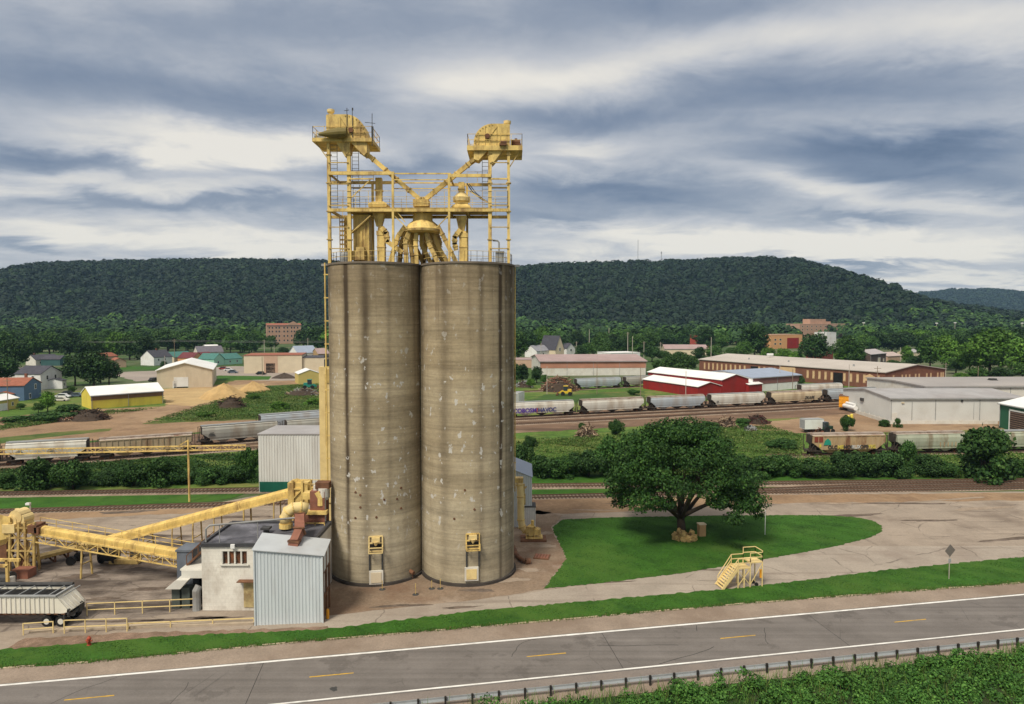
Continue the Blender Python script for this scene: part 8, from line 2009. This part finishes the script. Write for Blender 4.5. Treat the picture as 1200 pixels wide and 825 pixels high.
for i, l_ in enumerate(limbs):
    st = V((0, 0, 2.2 + .12 * (i % 5))); e = V(l_); m1 = V((e.x * .3, e.y * .3, st.z + (e.z - st.z) * .38)); m2_ = V((e.x * .65, e.y * .65, st.z + (e.z - st.z) * .78))
    tb.tube([st, m1, m2_, e], [.34, .25, .15, .04], 8)
    for k in range(4):
        f = r_.uniform(.45, .95); b0 = m1.lerp(m2_, f); b1 = b0 + V((r_.uniform(-2.4, 2.4), r_.uniform(-2.4, 2.4), r_.uniform(.2, 2.2))); tb.tube([b0, b1], [.09, .025], 5)
tb.build('trunk', M['bark'], ok_t, True)
# rocks piled in a ring by its foot
o = g(804, 635); k = 0
rk_ = random.Random(9)
for i in range(13):
    if i < 10: a = 2 * PI * i / 10; px_, py_, pz_ = 1.25 * math.cos(a), .95 * math.sin(a), .35
    else: a = i * 2.1; px_, py_, pz_ = .95 * math.cos(a), .7 * math.sin(a), .95
    vs, fs = [], []
    m2 = MB(); s_ = rk_.uniform(.42, .66)
    m2.lathe((0, 0, 0), [(.01, -.8), (.7, -.6), (1, 0), (.75, .6), (.01, .85)], 9)
    m2.v = [tuple(V(q) * s_ * rk_.uniform(.78, 1.2)) for q in m2.v]
    ob = m2.build('rock', M['rock']); ob.location = o + V((px_, py_ + .9, pz_)); ob.rotation_euler = (rk_.uniform(0, 3), rk_.uniform(0, 3), rk_.uniform(0, 3))
    tag(ob, 'tan rock in the ring-shaped pile at the foot of the spreading tree' if i < 10 else 'tan rock lying on top of the ring-shaped pile by the spreading tree', 'rock', 'tan rocks ringed at the tree foot' if i < 10 else 'tan rocks on top of the ring')
# ------------------------------------------------------------------ roadside brush below the crash barrier
g_ = np.random.default_rng(4)
N1 = 520
s_ = g_.uniform(-14, 84, N1); off = GOF - 1.3 - 15 * g_.random(N1) ** 1.25
edge = np.interp(s_, [-14, 0, 6, 14, 30, 84], [GOF - 4.9, GOF - 3.1, GOF - 1.9, GOF - 1.6, GOF - 1.5, GOF - 1.4]); off = np.minimum(off, edge - g_.random(N1) * .8)
lob = []
for a_, b_ in zip(s_, off):
    p = rp(a_, b_); R1 = g_.uniform(.5, 1.15); hh = g_.uniform(.25, 1.25)
    for k in range(5):
        th = g_.uniform(0, 6.28); q = R1 * g_.uniform(.1, .8); rad = R1 * g_.uniform(.3, .6)
        lob.append(((p.x + q * math.cos(th), p.y + q * math.sin(th), hh * g_.uniform(.3, 1.0)), (rad, rad, rad * g_.uniform(.8, 1.15))))
for a_, b_ in zip(g_.uniform(-14, 84, 1500), GOF - 1.4 - 15 * g_.random(1500)):
    b_ = min(b_, float(np.interp(a_, [-14, 0, 6, 14, 30, 84], [GOF - 4.9, GOF - 3.1, GOF - 1.9, GOF - 1.6, GOF - 1.5, GOF - 1.4]))); p = rp(a_, b_); rad = g_.uniform(.35, .7); lob.append(((p.x, p.y, g_.uniform(.05, .35)), (rad, rad, rad * .7)))
v_, f_ = crown(lob, 260000, .11, 6, inner=.55, rough=.7, up=.6)
strip('brush_soil', -60, 200, -60, GOF - 1.2, 0.034, ground_mat('brush_soil_green', (.022, .05, .014), .3, .3, (.05, .045, .025), .2, .6, .3, 1.0), step=.8, amp=.3)
structure(link('roadside_brush', np_mesh('roadside_brush', v_, f_, LM['brush'])), 'stuff')
def blades(name, x, y, z0, hmin, hmax, w_, m_, seed):
    g2 = np.random.default_rng(seed); n = len(x); h_ = g2.uniform(hmin, hmax, n); a = g2.uniform(0, 6.28, n); ln = g2.normal(size=(n, 2)) * .3 * h_[:, None]
    b_ = np.stack([x, y, np.full(n, z0)], 1); s = np.stack([np.cos(a), np.sin(a), np.zeros(n)], 1) * w_; t = b_ + np.column_stack([ln, h_])
    v_ = np.stack([b_ - s, b_ + s, t + s * .35, t - s * .35], 1).reshape(-1, 3)
    return structure(link(name, np_mesh(name, v_, np.arange(n * 4).reshape(n, 4), m_)), 'stuff')
gb = np.random.default_rng(14); n_ = 9000
sa = gb.uniform(-10, 84, n_); cl_ = np.sin(sa * .7) + np.sin(sa * 1.9 + 1); ob_ = GOF - .9 - gb.random(n_) ** 1.4 * 14 * (.4 + .3 * np.abs(cl_))
bp = np.array([tuple(rp(a_, b_)) for a_, b_ in zip(sa, ob_)])
blades('tall_grass', bp[:, 0], bp[:, 1], .03, .35, 1.15, .022, leaf_mat('tall_grass_blades', (.05, .12, .018), (.09, .18, .03), (.18, .2, .06), objvar=0), 15)
kp2 = [g(*p) for p in VERGE_LO]; ex, ey = [], []
for p, q in zip(kp2, kp2[1:]):
    if min(p.length, q.length) > 170: continue
    k_ = int((q - p).length * 60); f_ = gb.random(k_); ex.append(p.x + (q.x - p.x) * f_ + gb.normal(size=k_) * .16); ey.append(p.y + (q.y - p.y) * f_ + gb.normal(size=k_) * .16)
ex, ey = np.concatenate(ex), np.concatenate(ey); print('edge blades', len(ex))
blades('verge_edge_grass', ex, ey, .04, .08, .26, .02, leaf_mat('edge_grass_blades', (.04, .10, .015), (.08, .14, .025), (.22, .18, .08), objvar=0), 16)
# weeds over the rail yard field
def scatter(name, poly, n, leaf, h_, m_, seed, clump=0):
    g2 = np.random.default_rng(seed); P = [g(*p) for p in poly]
    xs = np.array([p.x for p in P]); ys = np.array([p.y for p in P]); out = []
    def inside(x, y):
        r = np.zeros(len(x), bool); j = len(P) - 1
        for i in range(len(P)):
            c_ = ((ys[i] > y) != (ys[j] > y)) & (x < (xs[j] - xs[i]) * (y - ys[i]) / (ys[j] - ys[i] + 1e-12) + xs[i]); r ^= c_; j = i
        return r
    pts = np.zeros((0, 2))
    while len(pts) < n:
        q = np.stack([g2.uniform(xs.min(), xs.max(), n * 2), g2.uniform(ys.min(), ys.max(), n * 2)], 1)
        if clump:
            k_ = g2.random(len(q)) < (.25 + .75 * (np.sin(q[:, 0] * .21 + 3 * np.sin(q[:, 1] * .13)) * np.sin(q[:, 1] * .37 + 2 * np.sin(q[:, 0] * .09)) > -.1)); q = q[k_]
        q = q[inside(q[:, 0], q[:, 1])]; pts = np.concatenate([pts, q])
    pts = pts[:n]
    c = np.column_stack([pts, g2.uniform(.1, 1, n) * h_ * (.4 + .6 * np.abs(np.sin(pts[:, 0] * .5 + pts[:, 1] * .8)))])
    nr = unit(g2.normal(size=(n, 3)) * .8 + np.array([0, 0, .9]))
    v_, f_ = leaf_quads(c, nr, leaf * g2.uniform(.5, 1.4, n), g2)
    return structure(link(name, np_mesh(name, v_, f_, m_)), 'stuff')
scatter('weeds', [(600, 556), (600, 520), (700, 511), (800, 505), (900, 500), (940, 512), (940, 556)], 75000, .15, .8, LM['weed'], 31, 1)
scatter('weeds', [(930, 560), (940, 536), (1240, 531), (1240, 560)], 22000, .16, .7, LM['weed'], 32, 1)
scatter('weeds', [(0, 572), (0, 551), (300, 530), (304, 566)], 34000, .15, .6, LM['bush'], 33, 1)
scatter('weeds', [(170, 496), (240, 474), (310, 454), (388, 449), (390, 486), (250, 493)], 52000, .17, .7, LM['weed'], 34, 1)
scatter('weeds', [(0, 500), (60, 488), (130, 482), (190, 478), (100, 490), (0, 505)], 14000, .17, .7, LM['weed'], 35, 1)
# short ragged grass on the near lawns
scatter('grass_tufts', [(0, 763), (200, 746.5), (380, 739), (560, 716.5), (700, 704.5), (880, 688.5), (1040, 668.5), (1230, 650), (1230, 680), (1200, 683), (880, 706.5), (560, 734.5), (300, 756.5), (100, 776.5), (0, 782.5)], 60000, .05, .09, leaf_mat('lawn_blades', (.02, .07, .010), (.03, .095, .013), (.055, .13, .02), objvar=0), 36)
scatter('grass_tufts', oval, 60000, .055, .08, leaf_mat('lawn_blades', (.02, .068, .010), (.028, .088, .012), (.05, .115, .018), objvar=0), 37)

# ------------------------------------------------------------------ wooded hills
YRID = 1900.0
prof = [(-420, 352), (-200, 362), (-100, 350), (-40, 339), (0, 329), (30, 318), (60, 310.5), (90, 307.5), (150, 305.5), (220, 303.5), (300, 304), (390, 305.5), (480, 314), (560, 317), (610, 313), (650, 309), (720, 306.5), (800, 304.5), (860, 302.5), (900, 304), (930, 308), (965, 319), (1000, 334), (1050, 352), (1100, 364), (1160, 374), (1230, 380), (1500, 380)]
PX = np.array([(p - 600) / 800 * YRID for p, _ in prof]); PZ = np.array([CAM_H + (375 - y) / 800 * YRID - 17 for _, y in prof])
g3 = np.random.default_rng(2)
ph = g3.uniform(0, 6.28, (14, 2)); fr = g3.normal(size=(14, 2)) * np.array([.010, .006]) * np.linspace(.6, 2.4, 14)[:, None]
def wav(x, y, k0, k1): return sum(np.sin(x * fr[k, 0] + y * fr[k, 1] + ph[k, 0]) for k in range(k0, k1)) / math.sqrt(k1 - k0)
def hill_h(x, y):
    H = np.interp(x, PX, PZ)
    sp = 1 + .24 * wav(x, y * .3, 0, 7)
    t = np.clip((y - 960) / (YRID - 960), 0, 1) ** np.clip(1.15 * sp, .7, 1.7)
    s = t * t * (3 - 2 * t)
    back = np.where(y > YRID, 1 - np.clip((y - YRID) / 1800, 0, 1) ** 1.5 * .8, 1.0)
    edge_k = np.clip((YRID - y) / 300, 0, 1)
    return np.maximum(0, H) * s * back + 7 * s * edge_k * wav(x * 2, y * 2, 7, 14) * np.clip(H / 100, 0, 1) * .8 - .5
def terrain(name, xs, ys, hf, m_):
    X_, Y2 = np.meshgrid(xs, ys); Z_ = hf(X_, Y2); nx, ny = len(xs), len(ys)
    v_ = np.stack([X_, Y2, Z_], -1).reshape(-1, 3); idx = np.arange(nx * ny).reshape(ny, nx)
    f_ = np.stack([idx[:-1, :-1], idx[:-1, 1:], idx[1:, 1:], idx[1:, :-1]], -1).reshape(-1, 4)
    me = np_mesh(name, v_, f_, m_); me.shade_smooth(); return structure(link(name, me))
hm = ground_mat('forest_floor', (.016, .036, .012), .3, .02, bump=0, fine=.2)
terrain('hill', np.linspace(-2600, 2600, 210), np.linspace(940, 3900, 150), hill_h, hm)
def forest(name, n, ylo, yhi, hf, hmin, size, per, q, m_, seed, spread=1.05, xlim=None):
    g2 = np.random.default_rng(seed)
    y = np.sqrt(g2.uniform(ylo ** 2, yhi ** 2, n)); x = g2.uniform(-spread, spread, n) * y
    z = hf(x, y); ok = z >= hmin; x, y, z = x[ok], y[ok], z[ok]; n = len(x)
    rad = size * (.6 + .9 * g2.random(n) ** 1.6)
    d = g2.normal(size=(n, per, 3)); d[..., 2] = np.abs(d[..., 2]) * .9 - .25; d = unit(d)
    c = np.stack([x, y, z + rad * .75], -1)[:, None] + d * rad[:, None, None] * np.array([1, 1, 1.0])
    nr = unit(d + .22 * g2.normal(size=d.shape) + np.array([0, 0, .25]))
    sz = (rad[:, None] * q * g2.uniform(.7, 1.3, (n, per))).ravel()
    v_, f_ = leaf_quads(c.reshape(-1, 3), nr.reshape(-1, 3), sz, g2)
    me = np_mesh(name, v_, f_, m_); ta = me.attributes.new('tone', 'FLOAT', 'POINT'); ta.data.foreach_set('value', np.repeat(np.clip(g2.normal(.45, .25, n), 0, 1), per * 4).astype(np.float32))
    return structure(link(name, me), 'stuff')
forest('hill_forest', 26500, 1000, 1990, hill_h, 3.0, 7.2, 36, .42, LM['hill'], 50)
zero = lambda x, y: np.where((np.abs(600 + 800 * x / y - 333) < 24) & (y < 850), -9.0, np.where((np.abs(600 + 800 * x / y - 963) < 30) & (y < 1080), -9.0, np.maximum(0, hill_h(x, y) * (y > 960))))
forest('valley_woods', 4200, 790, 1180, zero, -1, 8.5, 70, .30, LM['valley'], 51)
town = lambda x, y: np.where(((600 + 800 * x / y > 402) & (600 + 800 * x / y < 588)) | (600 + 800 * x / y < -70), 0.0, -9.0)
forest('town_woods', 900, 470, 800, town, -1, 6.5, 90, .27, LM['valley'], 53)
# a second, farther ridge
FY = 4300.0
def far_h(x, y):
    px = 600 + 800 * x / FY
    top = np.interp(px, [600, 900, 1000, 1060, 1085, 1110, 1140, 1170, 1200, 1260, 1400, 1700], [372, 372, 364, 350, 343.5, 341.5, 341, 342.5, 344, 345, 350, 365])
    H = CAM_H + (375 - top) / 800 * FY - 10
    t = np.clip((y - 3000) / (FY - 3000), 0, 1); return H * t * t * (3 - 2 * t) + 6 * wav(x, y, 5, 12) * t * np.clip(H / 80, 0, 1)
terrain('far_hill', np.linspace(300, 6500, 160), np.linspace(2950, 5600, 60), far_h, hm)
g2 = np.random.default_rng(8)
def far_forest(n):
    x = g2.uniform(1700, 4300, n); y = g2.uniform(3300, 4400, n); z = far_h(x, y)
    rad = 12 * g2.uniform(.7, 1.3, n); per = 14
    d = g2.normal(size=(n, per, 3)); d[..., 2] = np.abs(d[..., 2]) - .2; d = unit(d)
    c = np.stack([x, y, z + rad * .5], -1)[:, None] + d * rad[:, None, None]
    v_, f_ = leaf_quads(c.reshape(-1, 3), unit(d + .4 * g2.normal(size=d.shape)).reshape(-1, 3), np.repeat(rad * .55, per), g2)
    me = np_mesh('far_forest', v_, f_, LM['hill']); ta = me.attributes.new('tone', 'FLOAT', 'POINT'); ta.data.foreach_set('value', np.repeat(g2.uniform(.1, .8, n), per * 4).astype(np.float32)); structure(link('far_forest', me), 'stuff')
far_forest(9000)
for px, yt, lab in ((747.5, 281, 'tall thin radio mast on the crest of the wooded hill'), (775, 294.5, 'short stubby radio mast on the crest of the wooded hill')):
    o = at(px, 306, YRID - 10); o.z = float(hill_h(np.array(o.x), np.array(o.y)))
    t = thing('radio_mast', lab, 'mast', o); H_ = at(px, yt, o.y).z - o.z
    mm = MB(); rr_ = .75 if H_ > 50 else 1.0
    for a in range(3): mm.bar((rr_ * math.cos(a * 2.1), rr_ * math.sin(a * 2.1), 0), (rr_ * .6 * math.cos(a * 2.1), rr_ * .6 * math.sin(a * 2.1), H_), .45)
    for k in range(int(H_ / 5)): mm.box((0, 0, k * 5.0), (1.2, 1.2, .3))
    mm.build('lattice', M['grey_metal'], t)
    if H_ < 50: MB().lathe((0, 0, H_ - 6), [(1.6, 0), (1.9, 2), (1.6, 4)], 8).build('antenna_ring', M['grey_metal'], t)
# ------------------------------------------------------------------ haze over the valley
HZ = True
if HZ:
    hb = MB(); hb.box((0, 2450, 135), (13800, 6500, 275))
    m, nt, b = newmat('haze_air'); nt.nodes.remove(b)
    pv = nt.nodes.new('ShaderNodeVolumePrincipled'); pv.inputs['Color'].default_value = (.42, .68, .98, 1); pv.inputs['Density'].default_value = 0.000055; pv.inputs['Anisotropy'].default_value = 0.0
    nt.links.new(pv.outputs[0], nt.nodes['Material Output'].inputs['Volume'])
    hz_o = hb.build('haze', m); hz_o['kind'] = 'stuff'
S.cycles.max_bounces = 6; S.cycles.diffuse_bounces = 3; S.cycles.glossy_bounces = 2; S.cycles.transmission_bounces = 2; S.cycles.volume_bounces = 0; S.cycles.transparent_max_bounces = 8
S.cycles.use_denoising = True
